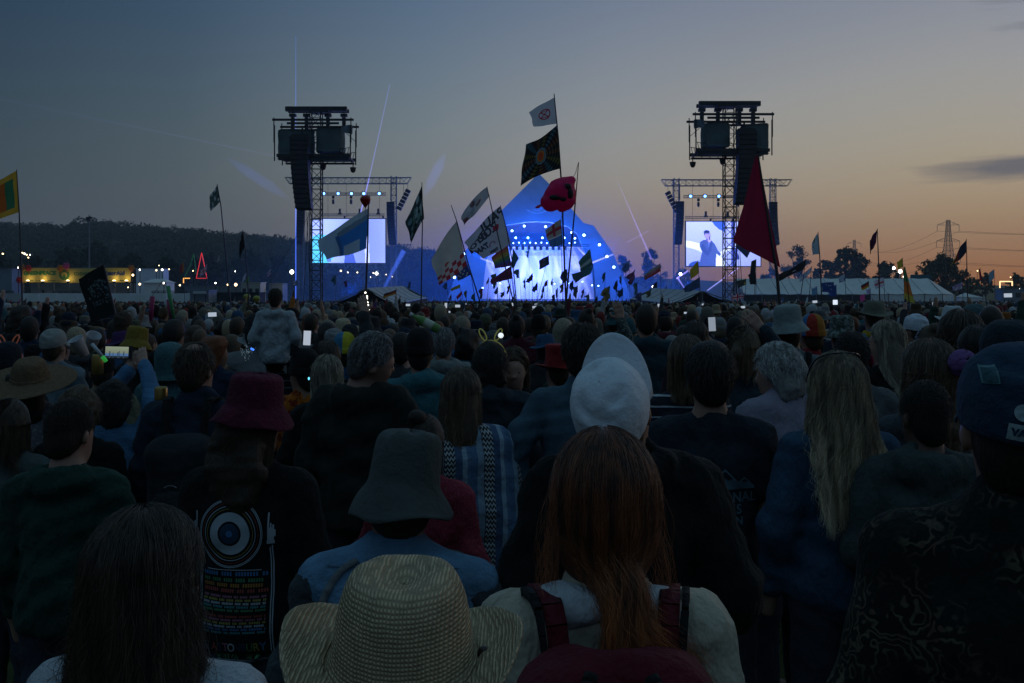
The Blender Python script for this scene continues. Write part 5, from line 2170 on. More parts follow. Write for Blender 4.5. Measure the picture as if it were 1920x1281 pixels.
def person(px, py, d, label, short, hair=('short', 'brown'), hat=None, hatm=None, topm=None, top=None, arms=('down', 'down'), legs=(.03, .035, .05), head=(0, 0, 0), yaw=0.0, fem=False, skin=None, nstr=0, strand=None,
           hands=False, face=None, zbase=None, seated=False, scale=None, name_top='top', trousers=True, cover=None, hs=(1.05, 1.05, 1.0), hz=0.0):
    P = Person()
    if d >= 2.3 and d not in (2.65, 3.4):
        d *= 1.14
    h = .012 if d < 2.4 else .014 if d < 4 else .017 if d < 6 else .020
    cv = COVER[hat] if cover is None else cover
    if hat is None and hair[0] in ('curly', 'wavy', 'thick', 'bun'):
        cv = {'curly': .035, 'wavy': .028, 'thick': .024, 'bun': .03}[hair[0]]
    pt = at(px, py, d)
    g = gz(pt.x, d) if zbase is None else zbase
    s = (pt.z - g) / (1.745 + cv) if scale is None else scale
    base = (pt.x, d, pt.z - s * (1.745 + cv) if scale is not None else g)
    # the head is where the photo puts it even when the neck bends
    M = hrot(*head)
    off = (M @ Vector((0, 0, .15))) - Vector((0, 0, .15))
    rz = Matrix.Rotation(R(yaw), 3, 'Z')
    o2 = rz @ Vector((off.x, 0, 0))
    base = (base[0] - o2.x * s, base[1], base[2])
    root = empty('person', base, R(yaw))
    root.scale = (s, s, s)
    root['label'] = label
    root['category'] = 'person'
    root['group'] = GROUP
    skin = skin or (M_SKINP if rng.random() < .6 else M_SKIN)
    tp = dict(bulk=.022, hood=False, hem=.86, short=False, collar=.03)
    tp.update(top or {})
    seed = int(px * 7 + py)
    fc = face if face is not None else (abs(head[0]) > 35 or abs(yaw) > 60)
    body = link('body', body_mesh('body', h, arms, head, fc, hands, True, fem, seated), root, skin)
    t = link(name_top, top_mesh(name_top, h, arms, fem=fem, seed=seed, **tp), root, topm or M_OBJ)
    if trousers:
        tr = link('trousers', trousers_mesh('trousers', max(h, .016), seed, seated=seated), root, M_OBJ)
        tr.color = tuple(legs) + (1,)
    e = M.to_euler()
    P.hairo = None
    if hair and hat not in ('hood',):
        st, hc = hair
        if hat and st in ('short', 'buzz', 'thick', 'curly', 'bob', 'balding'):
            st2 = 'buzz' if hat != 'cap' or st != 'bob' else 'bob'
            st2 = 'bob' if st == 'bob' else 'buzz'
        else:
            st2 = st
        ho = link('hair', hair_mesh('hair', min(h, .012) if d < 5 else .016, st2, seed, nstr > 400 or cover == .022, bool(hat)), root, M_OBJH)
        a, b = HAIRC[hc]
        ho.color = tuple((np.array(a) * .7 + np.array(b) * .3) * .7) + (1,)
        ho.location = NECK
        ho.rotation_euler = e
        P.hairo = ho
        if nstr:
            sp = dict(length=.03 if st in ('short', 'buzz', 'balding') else .05 if st == 'thick' else .07 if st == 'curly' else .28)
            sp.update(strand or {})
            rad = sp.pop('rad', max(.00035, .00022 * d))
            S = strands(st, nstr, seed, **sp)
            so = curves_obj('hair_strands', S, strand_mat('strands_' + hc, a, b), ho, rad)
    if hat:
        hm = hatm or M_OBJ
        ht = link('hat', hat_mesh('hat', hat, seed), root, hm)
        ht.location = NECK + M @ Vector((0, 0, hz))
        ht.rotation_euler = e
        ht.scale = hs
        P.hat = ht
        if hat == 'cap':
            vi = link('visor', hat_mesh('visor', 'visor', seed), ht, hm)
            P.visor = vi
    # settle the figure so that the crown of the head, hair or hat sits where the photo has it
    ob = P.hat if hat else (P.hairo or body)
    co = np.empty(len(ob.data.vertices) * 3, np.float32)
    ob.data.vertices.foreach_get('co', co)
    co = co.reshape(-1, 3)
    if hat:
        co = co * np.array(hs) + np.array((0, 0, hz))
    if ob is not body:
        co = co @ np.array(M.transposed()) + np.array(NECK)
    for _ in range(2):
        w = co @ np.array(rz.transposed()) * s + np.array(base)
        ppy = HY - (w[:, 2] - ZC) / w[:, 1] * FPX
        hd = w[w[:, 2] > base[2] + 1.58 * s]
        ppx = HX + hd[:, 0] / hd[:, 1] * FPX
        dz = (ppy.min() - py) / FPX * d
        dx = ((ppx.min() + ppx.max()) / 2 - px) / FPX * d
        if scale is None:
            s *= 1 + dz / (1.75 * s)
        base = (base[0] - dx, base[1], base[2] if scale is None else base[2] + dz)
    root.scale = (s, s, s)
    root.location = base
    P.root, P.body, P.top, P.s, P.M, P.d = root, body, t, s, M, d
    P.sc = s
    NAMED.append((base[0], d, .24 * s, d, short))
    return P


def world_of(P, p):
    """a point of the person's own frame, in the scene"""
    return Vector(P.root.location) + Matrix.Rotation(P.root.rotation_euler.z, 3, 'Z') @ (Vector(p) * P.s)


def worn(P, name, me, m, label, cat, group=None):
    """a separate thing that the person wears or holds, at the person's place"""
    rt = empty(name, Vector(P.root.location))
    rt.rotation_euler = P.root.rotation_euler
    rt.scale = P.root.scale
    tag(rt, label, cat, group)
    o = link('bag_body' if cat == 'backpack' else 'body', me, rt, m)
    return rt


def backpack(P, m, strap_m, label, w=.30, hgt=.46, zc=1.13, dep=.13, pocket=True):
    S = SDF(.012)
    y0 = -.175 - dep * .3
    for sx in (-1, 1):
        for sz in (-1, 1):
            S.cap((sx * (w / 2 - .07), y0 - dep * .15, zc + sz * (hgt / 2 - .08)), (sx * (w / 2 - .07), y0 + dep * .35, zc + sz * (hgt / 2 - .08)), .075, .075, .05)
    S.ell((0, y0, zc), (w / 2, dep * .75, hgt / 2), .08)
    S.folds = (.004, 5)
    rt = worn(P, 'backpack', S.mesh('bag_body'), m, label, 'backpack', 'backpacks worn in the crowd')
    if pocket:
        S = SDF(.012)
        S.ell((0, y0 - dep * .62, zc - hgt * .18), (w * .38, .05, hgt * .22), .05)
        S.folds = (.003, 7)
        link('pocket', S.mesh('pocket'), rt, m)
    for s in (-1, 1):
        mb = MB()
        pts = [(s * .085, -.16, zc + hgt * .40), (s * .095, -.12, 1.475), (s * .115, -.01, 1.487), (s * .125, .10, 1.42), (s * .14, .135, 1.25), (s * .17, .02, 1.02)]
        pts = smooth_prof3(pts, 14)
        for i in range(len(pts) - 1):
            ribbon(mb, pts[i], pts[i + 1], .035, .012)
        mb.build('strap', strap_m, rt, True)
    return rt, y0 - dep * .75


def smooth_prof3(prof, n):
    return [Vector(p) for p in smooth_prof(prof, n)]


def ribbon(mb, a, b, w, t, up=None):
    a, b = Vector(a), Vector(b)
    d = (b - a).normalized()
    s = Vector((1, 0, 0)) if up is None else Vector(up)
    s = (s - d * s.dot(d)).normalized()
    n = d.cross(s)
    V = []
    for p in (a, b):
        for i, j in ((-1, -1), (1, -1), (1, 1), (-1, 1)):
            V.append(p + s * i * w / 2 + n * j * t / 2)
    mb.add(V, [[0, 1, 5, 4], [1, 2, 6, 5], [2, 3, 7, 6], [3, 0, 4, 7]])


def back_hit(me):
    """height field of a garment's back: y at (x, z) in the person's frame"""
    bv = BVHTree.FromPolygons([v.co[:] for v in me.vertices], [p.vertices[:] for p in me.polygons])

    def f(x, z):
        r = bv.ray_cast(Vector((x, -1.5, z)), Vector((0, 1, 0)))
        return (r[0].y if r[0] is not None else None)
    return f


def decal(P, me_host, V2, T, m, name, parent=None, lift=.004, sub=.02):
    """flat print laid on the back of a garment; V2 in the person's frame (x, z)"""
    bm = bmesh.new()
    vs = [bm.verts.new((x, 0, z)) for x, z in V2]
    for t in T:
        try:
            bm.faces.new([vs[i] for i in t])
        except ValueError:
            pass
    for _ in range(3):
        es = [e for e in bm.edges if e.calc_length() > sub]
        if not es:
            break
        bmesh.ops.subdivide_edges(bm, edges=es, cuts=1)
        bmesh.ops.triangulate(bm, faces=[f for f in bm.faces if len(f.verts) > 3])
    f = back_hit(me_host)
    last = -.15
    for v in bm.verts:
        y = f(v.co.x, v.co.z)
        if y is None:
            y = last
        last = y
        v.co.y = y - lift
    me = bpy.data.meshes.new(name)
    bm.to_mesh(me)
    bm.free()
    o = link(name, me, parent or P.root, m)
    return o


def rect2(x0, x1, z0, z1):
    return [(x0, z0), (x1, z0), (x1, z1), (x0, z1)], [[0, 1, 2, 3]]


def ring2(cx, cz, r0, r1, n=36, a0=0, a1=2 * PI):
    V, F = [], []
    for k in range(n + 1):
        a = a0 + (a1 - a0) * k / n
        V += [(cx + r0 * math.cos(a), cz + r0 * math.sin(a)), (cx + r1 * math.cos(a), cz + r1 * math.sin(a))]
    for k in range(n):
        F.append([2 * k, 2 * k + 1, 2 * k + 3, 2 * k + 2])
    return V, F


BLACKC = cloth('black_jacket', (.0075, .0085, .009))
DARKG = cloth('dark_green_jacket', (.016, .024, .018))

# ---- 1  straw hat, closest to the camera
STRAW = mat('woven_straw', (.50, .385, .24), .85, .2, var=.22, vscale=45, bump=.5, bscale=220)
_nt = NT(STRAW.node_tree)
_w = []
for _ax, _sc in (('Z', 62.0), ('X', 70.0)):
    _n = _nt.n('ShaderNodeTexWave', bands_direction=_ax)
    _n.inputs['Scale'].default_value = _sc
    _n.inputs['Distortion'].default_value = 2.5
    _nt.put(_n.inputs['Vector'], _nt.n('ShaderNodeTexCoord').outputs['Object'])
    _w.append(_n.outputs['Fac'])
_wv = _nt.math('MULTIPLY', _w[0], _w[1])
_b = STRAW.node_tree.nodes['Principled BSDF']
_nt.put(_b.inputs['Base Color'], _nt.mix(1.0, _b.inputs['Base Color'].links[0].from_socket, _nt.ramp(_wv, [(0, .55), (.6, 1.15)]), 'MULTIPLY'))
_nt.put(STRAW.node_tree.nodes['Bump'].inputs['Height'], _wv)
P1 = person(752, 1040, 1.22, 'person in a straw fedora with a pinched crown, nearest at the bottom edge', 'the straw fedora', ('short', 'brown'), 'fedora', STRAW, BLACKC, dict(bulk=.02), head=(-4, 7, 2), yaw=3)
# turquoise beads round the crown
mb = MB()
for k in range(44):
    a = 2 * PI * k / 44
    mb.lathe([(.003, -.006), (.0075, 0), (.003, .006)], (.1005 * math.cos(a) * .93, .1005 * 1.165 * math.sin(a) - .004, .150), 6)
o = mb.build('bead_band', mat('turquoise_beads', (.02, .22, .24), .35, .5, var=.3, vscale=90), P1.hat, True)
S = SDF(.004)
S.ell((.096, .015, .160), (.008, .010, .009), .01)
link('leather_knot', S.mesh('leather_knot'), P1.hat, mat('dark_leather', (.03, .018, .012), .5))

# ---- 2  red hair, red backpack
CREAM = cloth('cream_top', (.42, .37, .29))
P2 = person(1140, 816, 1.78, 'woman with long copper-red hair tied low over a red backpack', 'the copper-haired woman', ('bob', 'red'), None, None, CREAM, dict(bulk=.024, collar=.02), head=(2, -4, 0), fem=True, nstr=0, cover=.022)
a_, b_ = HAIRC['red']
S = []
rs_ = np.random.default_rng(8)
for st in strands('long', 9000, 4, length=.13, thick=.022, wave=.004, npt=14):
    # gathered at the nape into a loose tail that falls to the right
    end = st[-1]
    nape = np.array([.004 + rs_.normal() * .013, -.088 - abs(rs_.normal()) * .012, .012 + rs_.normal() * .02])
    L = rs_.uniform(.14, .28)
    tail = []
    ph, am = rs_.uniform(0, 6.28), rs_.uniform(.003, .017)
    for k in range(1, 12):
        t = k / 11
        tail.append(nape + np.array([.10 * t ** 1.6 + nape[0] * t * .5 + .012 * math.sin(t * 9) + am * math.sin(6 * t + ph) * t + rs_.normal() * .002, -.03 * math.sin(t * 2.4) - .008 + am * math.cos(5 * t + ph) * t * .7, -L * t]))
    st = st.copy()
    q = np.clip((.105 - st[:, 2]) / .095, 0, 1)[:, None]
    q = q * q * (3 - 2 * q)
    st = st * (1 - q) + (nape + np.array([0, 0, .02])) * q
    S.append(np.concatenate([st[st[:, 2] > .02], nape[None], tail]))
for k in range(150):                         # loose wisps beside the face and neck
    sd = -1 if rs_.uniform() < .62 else 1
    p = np.array([sd * (.074 + rs_.normal() * .008), -.01 + rs_.normal() * .025, .14 + rs_.normal() * .03])
    ph = rs_.uniform(0, 6.28)
    S.append(np.array([p + np.array([sd * (.030 * math.sin(2.4 * t) + .012 * math.sin(9 * t + ph) * t), -.02 * t, -.20 * t * rs_.uniform(.95, 1.05)]) for t in np.linspace(0, 1, 14)]))
curves_obj('hair_strands', S, strand_mat('strands_red', a_, b_), P2.hairo, .0004)
RED = cloth('red_rucksack', (.085, .006, .012), rough=.75)
bp, yb = backpack(P2, RED, RED, 'crimson backpack with grey piping and black loop on the copper-haired woman', .31, .46, 1.20, .09)
GREYP = cloth('grey_webbing', (.16, .18, .20))
hit2 = back_hit([c for c in bp.children if c.name.startswith('bag_body')][0].data)
on = lambda L, lift: [(x, (hit2(x, z) or -.2) - lift, z) for x, y, z in L]
mb = MB()
pts = smooth_prof3(on([(-.135, -.225, 1.24), (-.09, -.262, 1.315), (0, -.28, 1.345), (.09, -.262, 1.315), (.135, -.225, 1.24)], .006), 14)
for i in range(13):
    ribbon(mb, pts[i], pts[i + 1], .030, .010, up=(0, -.3, 1))
mb.build('grey_piping', GREYP, bp, True)
mb = MB()
pts = smooth_prof3(on([(-.045, 0, 1.425), (-.06, 0, 1.39), (-.03, 0, 1.355), (.03, 0, 1.355), (.06, 0, 1.39), (.045, 0, 1.425)], .018), 16)
mb.path(pts, .012, 8)
mb.build('grab_loop', cloth('black_webbing', (.012, .012, .013)), bp, True)
for s in (-1, 1):
    mb = MB()
    pts = smooth_prof3([(s * .105, -.165, 1.36), (s * .122, -.12, 1.478), (s * .143, -.01, 1.478), (s * .15, .09, 1.41)], 10)
    for i in range(9):
        ribbon(mb, pts[i], pts[i + 1], .012, .016)
    mb.build('strap_edge', cloth('black_webbing', (.012, .012, .013)), bp, True)
S = SDF(.010)
S.cap((-.09, -.045, 1.462), (-.02, -.085, 1.475), .034, .03, .03).cap((.09, -.045, 1.462), (.02, -.085, 1.475), .034, .03, .03).cap((-.09, -.04, 1.462), (-.06, .06, 1.44), .034, .03).cap((.09, -.04, 1.462), (.06, .06, 1.44), .034, .03)
S.folds = (.006, 3)
link('scarf', S.mesh('scarf'), P2.root, cloth('pale_scarf', (.42, .43, .46)))

# ---- 3  brown hair and white fleece, bottom left
P3 = person(258, 966, 1.75, 'woman with long dark brown hair and a white fleece in the bottom left corner', 'the dark-haired woman in white fleece', ('long', 'brown'), None, None, cloth('white_fleece', (.52, .54, .58), bump=.9, bscale=90, bstretch=(1, 1, 1)), dict(bulk=.03, collar=.05),
            head=(-18, -2, -4), yaw=-10, fem=True, nstr=9000, strand=dict(length=.36, wave=.022, thick=.03, fall=.16, rad=.00042, spread=1.25), cover=.022)

# ---- 4  denim waistcoat and bucket hat
DENIM = cloth('faded_denim', (.11, .215, .33), var=.32, vscale=14, bump=.5, bscale=60, bstretch=(1, 1, 1))
HATG = cloth('olive_grey_cotton', (.060, .072, .070), var=.2, bump=.5, bscale=40, bstretch=(1, 1, 1))
P4 = person(750, 803, 2.65, 'person in an olive-grey bucket hat and faded denim waistcoat', 'the denim waistcoat', ('short', 'brown'), 'bucket', HATG, DENIM, dict(bulk=.034, sleeves=False, collar=.05, fold=.007), arms=('down', 'down'), head=(4, -10, 5), yaw=-3, hs=(.98, 1.2, 1.40), hz=-.085)
P4.root.scale.x *= 1.28
P4.top.name = 'denim_waistcoat'
link('shirt', top_mesh('shirt', .014, ('down', 'down'), bulk=.016, seed=44), P4.root, cloth('slate_shirt', (.045, .055, .062)))
SEAM = cloth('denim_seam', (.05, .085, .12))
f = P4.top.data
for z, x0, x1 in ((1.318, -.17, .17), (1.312, -.17, .17)):
    decal(P4, f, *rect2(x0, x1, z, z + .0028), SEAM, 'yoke_seam')
for x in (-.065, .065):
    decal(P4, f, [(x, 1.0), (x + .003, 1.0), (x * 1.25 + .003, 1.31), (x * 1.25, 1.31)], [[0, 1, 2, 3]], SEAM, 'panel_seam')
decal(P4, f, *rect2(-.15, .15, 1.452, 1.4545), SEAM, 'collar_seam')
rt = empty('shoulder_bag_strap', Vector(P4.root.location))
rt.rotation_euler, rt.scale = P4.root.rotation_euler, P4.root.scale
tag(rt, 'thin grey bag strap over the shoulder of the denim waistcoat', 'strap')
mb = MB()
hit = back_hit(f)
pts = [(-.045 - .035, 1.475), (-.12, 1.44), (-.155, 1.36), (-.172, 1.25), (-.18, 1.10), (-.182, .95)]
pts = [Vector((x, (hit(x, z) or -.03) - .008, z)) for x, z in pts]
pts = smooth_prof3([tuple(p) for p in pts], 16)
for i in range(15):
    ribbon(mb, pts[i], pts[i + 1], .017, .005)
mb.build('webbing', cloth('grey_strap', (.17, .18, .19)), rt, True)

# ---- 5  bun and red flowered top
REDF = blotched('red_floral', (.20, .020, .035), (.42, .24, .25), 62, .10, .24, dist=.05)
P5 = person(792, 768, 3.35, 'woman with a dark hair bun and red flowered blouse behind the bucket hat', 'the red flowered blouse', ('bun', 'dark brown'), None, None, REDF, dict(bulk=.02), fem=True, yaw=-12, head=(-10, -8, 0), nstr=1500, strand=dict(length=.12, thick=.012, wave=.004))

# ---- 6  burgundy bucket hat and festival back print
BURG = cloth('burgundy_felt', (.075, .010, .026), var=.3, vscale=20, bump=.6, bscale=60, bstretch=(1, 1, 1))
P6 = person(472, 697, 3.4, 'person in a burgundy bucket hat with a festival poster printed on the back', 'the burgundy bucket hat', ('wavy', 'brown'), 'bucket', BURG, BLACKC, dict(bulk=.026, hood=False, fold=.004), head=(-22, -5, 4), yaw=-4, nstr=900, strand=dict(length=.20, wave=.012))
PR = {k: mat('print_' + k, c, .8, .1, var=.1) for k, c in dict(white=(.34, .38, .42), blue=(.06, .16, .34), green=(.07, .20, .10), red=(.28, .06, .05), orange=(.30, .14, .04), yellow=(.30, .26, .08), pink=(.30, .12, .18), teal=(.06, .22, .24), dark=(.02, .05, .09)).items()}
f6 = P6.top.data
_dec = decal


def decal(P, me, V, T, m, name, **kw):
    if P is P6:
        V = [(x * 1.12, 1.385 - (1.345 - z_) * 1.15) for x, z_ in V]
    return _dec(P, me, V, T, m, name, **kw)


cx6 = -.022
decal(P6, f6, *ring2(cx6, 1.245, .062, .036), PR['white'], 'record_label_print')
decal(P6, f6, *ring2(cx6, 1.245, .030, .010), PR['dark'], 'record_centre_print')
decal(P6, f6, *ring2(cx6, 1.245, .010, .001, 12), PR['blue'], 'record_hub_print')
for r, c in ((.100, 'white'), (.096, 'white'), (.088, 'red'), (.080, 'white'), (.072, 'yellow')):
    decal(P6, f6, *ring2(cx6, 1.245, r, r - (.0022 if c == 'white' else .0014), 44), PR[c], 'record_ring_print')
for dx in (0, .006):
    V, F = [], []
    fr = [(-.128 + dx, 1.21 - dx), (-.128 + dx, 1.10), (-.118 + dx, .86 + dx), (.108 - dx, .865 + dx), (.108 - dx, 1.10), (.104 - dx, 1.21 - dx)]
    for i in range(5):
        (x0, z0), (x1, z1) = fr[i], fr[i + 1]
        nx, nz = -(z1 - z0), (x1 - x0)
        L = math.hypot(nx, nz)
        nx, nz = nx / L * .0016, nz / L * .0016
        b = len(V)
        V += [(x0 - nx, z0 - nz), (x0 + nx, z0 + nz), (x1 + nx, z1 + nz), (x1 - nx, z1 - nz)]
        F.append([b, b + 1, b + 2, b + 3])
    decal(P6, f6, V, F, PR['white'], 'poster_frame_print')
for sx in (-1, 1):                              # the two pointing hands beside the record
    x = cx6 + sx * .122
    V, F = [], []
    for (a, b, c, e) in ((-.011, .011, 1.214, 1.224), (-.009, .009, 1.224, 1.262), (-.009, -.0045, 1.262, 1.305), (-.002, .002, 1.262, 1.275), (.004, .009, 1.258, 1.270), (.009, .013, 1.235, 1.255)):
        k = len(V)
        V += [(x + sx * a, c), (x + sx * b, c), (x + sx * b, e), (x + sx * a, e)]
        F.append([k, k + 1, k + 2, k + 3])
    decal(P6, f6, V, F, PR['white'], 'pointing_hand_print')
decal(P6, f6, *rect2(-.095, .075, 1.138, 1.1405), PR['white'], 'rule_print')
rs_ = np.random.default_rng(12)
z = 1.122
for r_, c in enumerate(('blue', 'green', 'orange', 'red', 'pink', 'yellow', 'white', 'teal', 'green', 'red', 'pink', 'yellow', 'white', 'blue', 'teal')):
    hgt = .014 if r_ == 0 else .012 if r_ < 4 else .0075
    if r_ == 9:
        z -= .008
    V, F = [], []
    x = -.108
    while x < .088:
        wl = rs_.integers(3, 9)
        for q in range(wl):                    # rows of tiny letters too small to read
            k = len(V)
            w_ = hgt * .42
            V += [(x, z), (x + w_, z), (x + w_, z + hgt * .85), (x, z + hgt * .85)]
            F.append([k, k + 1, k + 2, k + 3])
            x += hgt * .62
            if x > .09:
                break
        x += hgt * .7
    decal(P6, f6, V, F, PR[c], 'line_up_print', sub=.05)
    z -= hgt * 1.25
x0 = -.104
for i, (ch, c) in enumerate(zip('GLASTONBURY', ('blue', 'dark', 'red', 'dark', 'pink', 'white', 'dark', 'dark', 'green', 'yellow', 'blue'))):
    V, T = text_tris(ch, .036, 'CENTER', 1, .0008)
    decal(P6, f6, [(x0 + i * .0185 + v[0] * .8, .915 + v[1]) for v in V], T.tolist(), PR[c], 'festival_name_print', sub=.05)
V, T = text_tris('FESTIVAL 2019', .021, 'CENTER', 1.05, .0004)
decal(P6, f6, [(.0 + v[0], .886 + v[1]) for v in V], T.tolist(), PR['green'], 'festival_name_print', sub=.05)

# ---- 7  white cap, leaning back
WHITEC = cloth('white_cap_cotton', (.60, .64, .70), var=.12, vscale=12, bump=.5, bscale=22, bstretch=(1, 1, 1))
P7 = person(1148, 662, 2.40, 'man in a white baseball cap tipped back, peak pointing up, and black hooded jacket', 'the white cap', ('buzz', 'brown'), 'cap', WHITEC, BLACKC, dict(bulk=.045, hood=True, fold=.008), arms=('pocket', 'pocket'), head=(-12, 34, -6), yaw=-4, cover=-.01)
_pv = Vector((0, .03, .150))
P7.hat.rotation_euler = hrot(-12, 52, -6).to_euler()
P7.hat.location = NECK + Vector((0, -.05, .03))
P7.visor.rotation_euler = (R(34), 0, 0)
P7.visor.location = _pv - Matrix.Rotation(R(34), 3, 'X') @ _pv
bx = person(1092, 812, 2.75, 'long-haired person mostly hidden behind the copper hair and the white cap', 'the half-hidden long hair', ('wavy', 'dark brown'), None, None, BLACKC, dict(bulk=.02), fem=True, nstr=900, strand=dict(length=.25, wave=.014))

# ---- 8  printed walking-club tee
NAVYT = cloth('navy_tee', (.018, .024, .034))
P8 = person(1332, 638, 3.45, 'man with thick dark hair in a navy tee with a mountain printed on the back', 'the mountain print tee', ('thick', 'black'), None, None, NAVYT, dict(bulk=.016, short=True, collar=.01), arms=('fold', 'fold'), head=(-6, 0, 0), nstr=2600, strand=dict(length=.035), skin=M_SKIN)
f8 = P8.top.data
MP = mat('slate_print', (.10, .16, .20), .8, .1, var=.25, vscale=40)
cx8 = .03
decal(P8, f8, [(cx8 - .115, 1.222), (cx8 - .075, 1.258), (cx8 - .055, 1.243), (cx8 + .0, 1.300), (cx8 + .05, 1.252), (cx8 + .075, 1.268), (cx8 + .115, 1.235), (cx8 + .12, 1.222)], [[0, 1, 2, 3, 4, 5, 6, 7]], MP, 'mountain_print')
for pts_ in ([(cx8 - .03, 1.262), (cx8, 1.292), (cx8 + .03, 1.264), (cx8 + .012, 1.258), (cx8, 1.268), (cx8 - .012, 1.256)], [(cx8 - .088, 1.24), (cx8 - .075, 1.252), (cx8 - .063, 1.241)], [(cx8 + .062, 1.252), (cx8 + .075, 1.262), (cx8 + .090, 1.25)]):
    decal(P8, f8, pts_, [list(range(len(pts_)))], NAVYT, 'peak_print', lift=.006)
for s_, z_, sz in (('NATIONAL', 1.190, .052), ('PARKS', 1.148, .048), ('BRITAIN', 1.106, .040)):
    V, T = text_tris(s_, sz, 'CENTER', 1.0, .0012)
    decal(P8, f8, [(cx8 + v[0] * .95, z_ + v[1]) for v in V], T.tolist(), MP, 'lettering_print', sub=.05)

# ---- 9  long blonde hair, blue coat
P9 = person(1578, 668, 3.3, 'woman with long straggling blonde hair over a long dark blue coat', 'the long blonde hair', ('long', 'blonde'), None, None, cloth('blue_coat', (.030, .066, .115)), dict(bulk=.03, hem=.50, fold=.006), arms=('down', 'fold'), fem=True, head=(6, -4, 0), yaw=4, nstr=7500, strand=dict(length=.46, wave=.020, rad=.0005, thick=.03, fall=.10, spread=1.25))
mb = MB()
pts = smooth_prof3([(-.095, .06, .16), (-.092, .005, .232), (-.05, -.045, .262), (.05, -.05, .262), (.092, .005, .232), (.095, .06, .16)], 20)
mb.path(pts, .0035, 6)
gl = mb.build('sunglasses', mat('black_plastic', (.01, .01, .01), .3, .5), P9.hairo, True)

# ---- 10  navy cap with patches, flowered jacket, right edge
NAVYC = cloth('navy_cap_cotton', (.020, .042, .075), var=.2, bump=.5, bscale=40, bstretch=(1, 1, 1))
FLOR = blotched('dark_floral', (.010, .013, .012), (.092, .078, .052), 13, .0, .0, spot2=(.095, .05, .04), dist=.05, rings=True)
P10 = person(1912, 640, 1.82, 'man in a patched navy cap and dark flower-patterned jacket at the right edge', 'the patched navy cap', ('short', 'dark brown'), 'cap', NAVYC, FLOR, dict(bulk=.035, collar=.05, fold=.007), head=(2, 4, 0), yaw=-20)
hb = back_hit(P10.hat.data)


def cap_patch(x, z, w, h, m, name, rot=0, text=None, textm=None, disc=False):
    c, s_ = math.cos(rot), math.sin(rot)

    def put(V, lift):
        out = []
        for a, b in V:
            xx, zz = x + a * c - b * s_, z + a * s_ + b * c
            y = hb(xx, zz)
            out.append((xx, (y if y is not None else -.1) - lift, zz))
        return out
    if disc:
        V, F = ring2(0, 0, w / 2, .0005, 24)
    else:
        nx = 6
        V = [(-w / 2 + w * i / nx, -h / 2 + h * j / nx) for j in range(nx + 1) for i in range(nx + 1)]
        F = [[j * 7 + i, j * 7 + i + 1, (j + 1) * 7 + i + 1, (j + 1) * 7 + i] for j in range(nx) for i in range(nx)]
    o = MB().add(put(V, .003), F).build(name, m, P10.hat)
    if text:
        Vt, T = text_tris(text[0], text[1], 'CENTER', 1, .001)
        MB().add(put([tuple(v) for v in Vt], .0045), T.tolist()).build('patch_lettering', textm, P10.hat)
    return o


PATCH = cloth('pale_patch', (.28, .36, .38))
cap_patch(-.052, .225, .024, .026, cloth('teal_patch', (.10, .20, .22)), 'square_patch', .1)
cap_patch(-.052, .225, .019, .021, cloth('teal_patch_inner', (.04, .09, .11)), 'square_patch_field', .1).location = (0, -.002, 0)
cap_patch(-.010, .172, .026, .026, PATCH, 'round_patch', 0, disc=True)
cap_patch(-.008, .140, .048, .026, PATCH, 'lettered_patch', -.12, ('VANS', .015), NAVYC)

# ---- 11  dark hoodie beside him
P11 = person(1738, 716, 3.1, 'man with short black hair in a dark green-grey hooded top before the patched cap', 'the green-grey hoodie', ('short', 'black'), None, None, cloth('green_grey_hoodie', (.040, .055, .055)), dict(bulk=.034, hood=True), arms=('fold', 'fold'), yaw=-8, head=(10, -2, 0), nstr=1800, strand=dict(length=.014), skin=M_SKIND)

# ---- 12..
P12 = person(1748, 640, 3.55, 'woman with loose light brown hair between the blonde and the patched cap', 'the loose light brown hair', ('wavy', 'light brown'), None, None, cloth('slate_top', (.05, .06, .07)), dict(bulk=.022), fem=True, head=(14, 0, 0), nstr=3400, strand=dict(length=.34, wave=.016, thick=.03, spread=1.12))
P13 = person(1466, 641, 4.3, 'woman with short silver hair wrapped in a pale lilac shawl', 'the lilac shawl', ('curly', 'white'), None, None, cloth('lilac_shawl', (.22, .20, .26), bump=.7), dict(bulk=.07, hem=.95, collar=.05, fold=.012), arms=('fold', 'fold'), fem=True, yaw=28, head=(22, -10, 0), nstr=1300, strand=dict(length=.05), face=True)
SAGE = cloth('sage_cotton', (.20, .24, .24), bump=.5, bscale=40, bstretch=(1, 1, 1))
P14 = person(1479, 569, 6.2, 'person in a pale sage bucket hat with a rucksack strap', 'the sage bucket hat', ('short', 'brown'), 'bucket', SAGE, cloth('grey_teal_shirt', (.11, .14, .15)), dict(bulk=.025), yaw=-6, head=(-4, 2, -5))
backpack(P14, cloth('black_rucksack', (.014, .015, .017)), cloth('black_webbing', (.012, .012, .013)), 'small black rucksack under the sage bucket hat', .26, .36, 1.2, .10)
P15 = person(1668, 604, 5.6, 'woman with straight fair hair seen from the side in a black top', 'the straight fair hair', ('long', 'fair'), None, None, BLACKC, dict(bulk=.02), fem=True, head=(38, -4, 0), yaw=12, nstr=1500, strand=dict(length=.34, wave=.006, thick=.02), face=True)
P16 = person(1523, 588, 6.9, 'person in a rainbow-panelled knitted hat and red top', 'the rainbow hat', ('short', 'brown'), 'beanie', None, cloth('red_top', (.22, .018, .025)), dict(bulk=.02), yaw=5)
P17 = person(1640, 563, 8.3, 'person in a tall greenish felt hat with a yellow collar and blue shirt', 'the felt hat with yellow collar', ('short', 'brown'), 'trilby', cloth('olive_felt', (.13, .13, .10)), cloth('blue_shirt', (.10, .16, .22)), dict(bulk=.022))
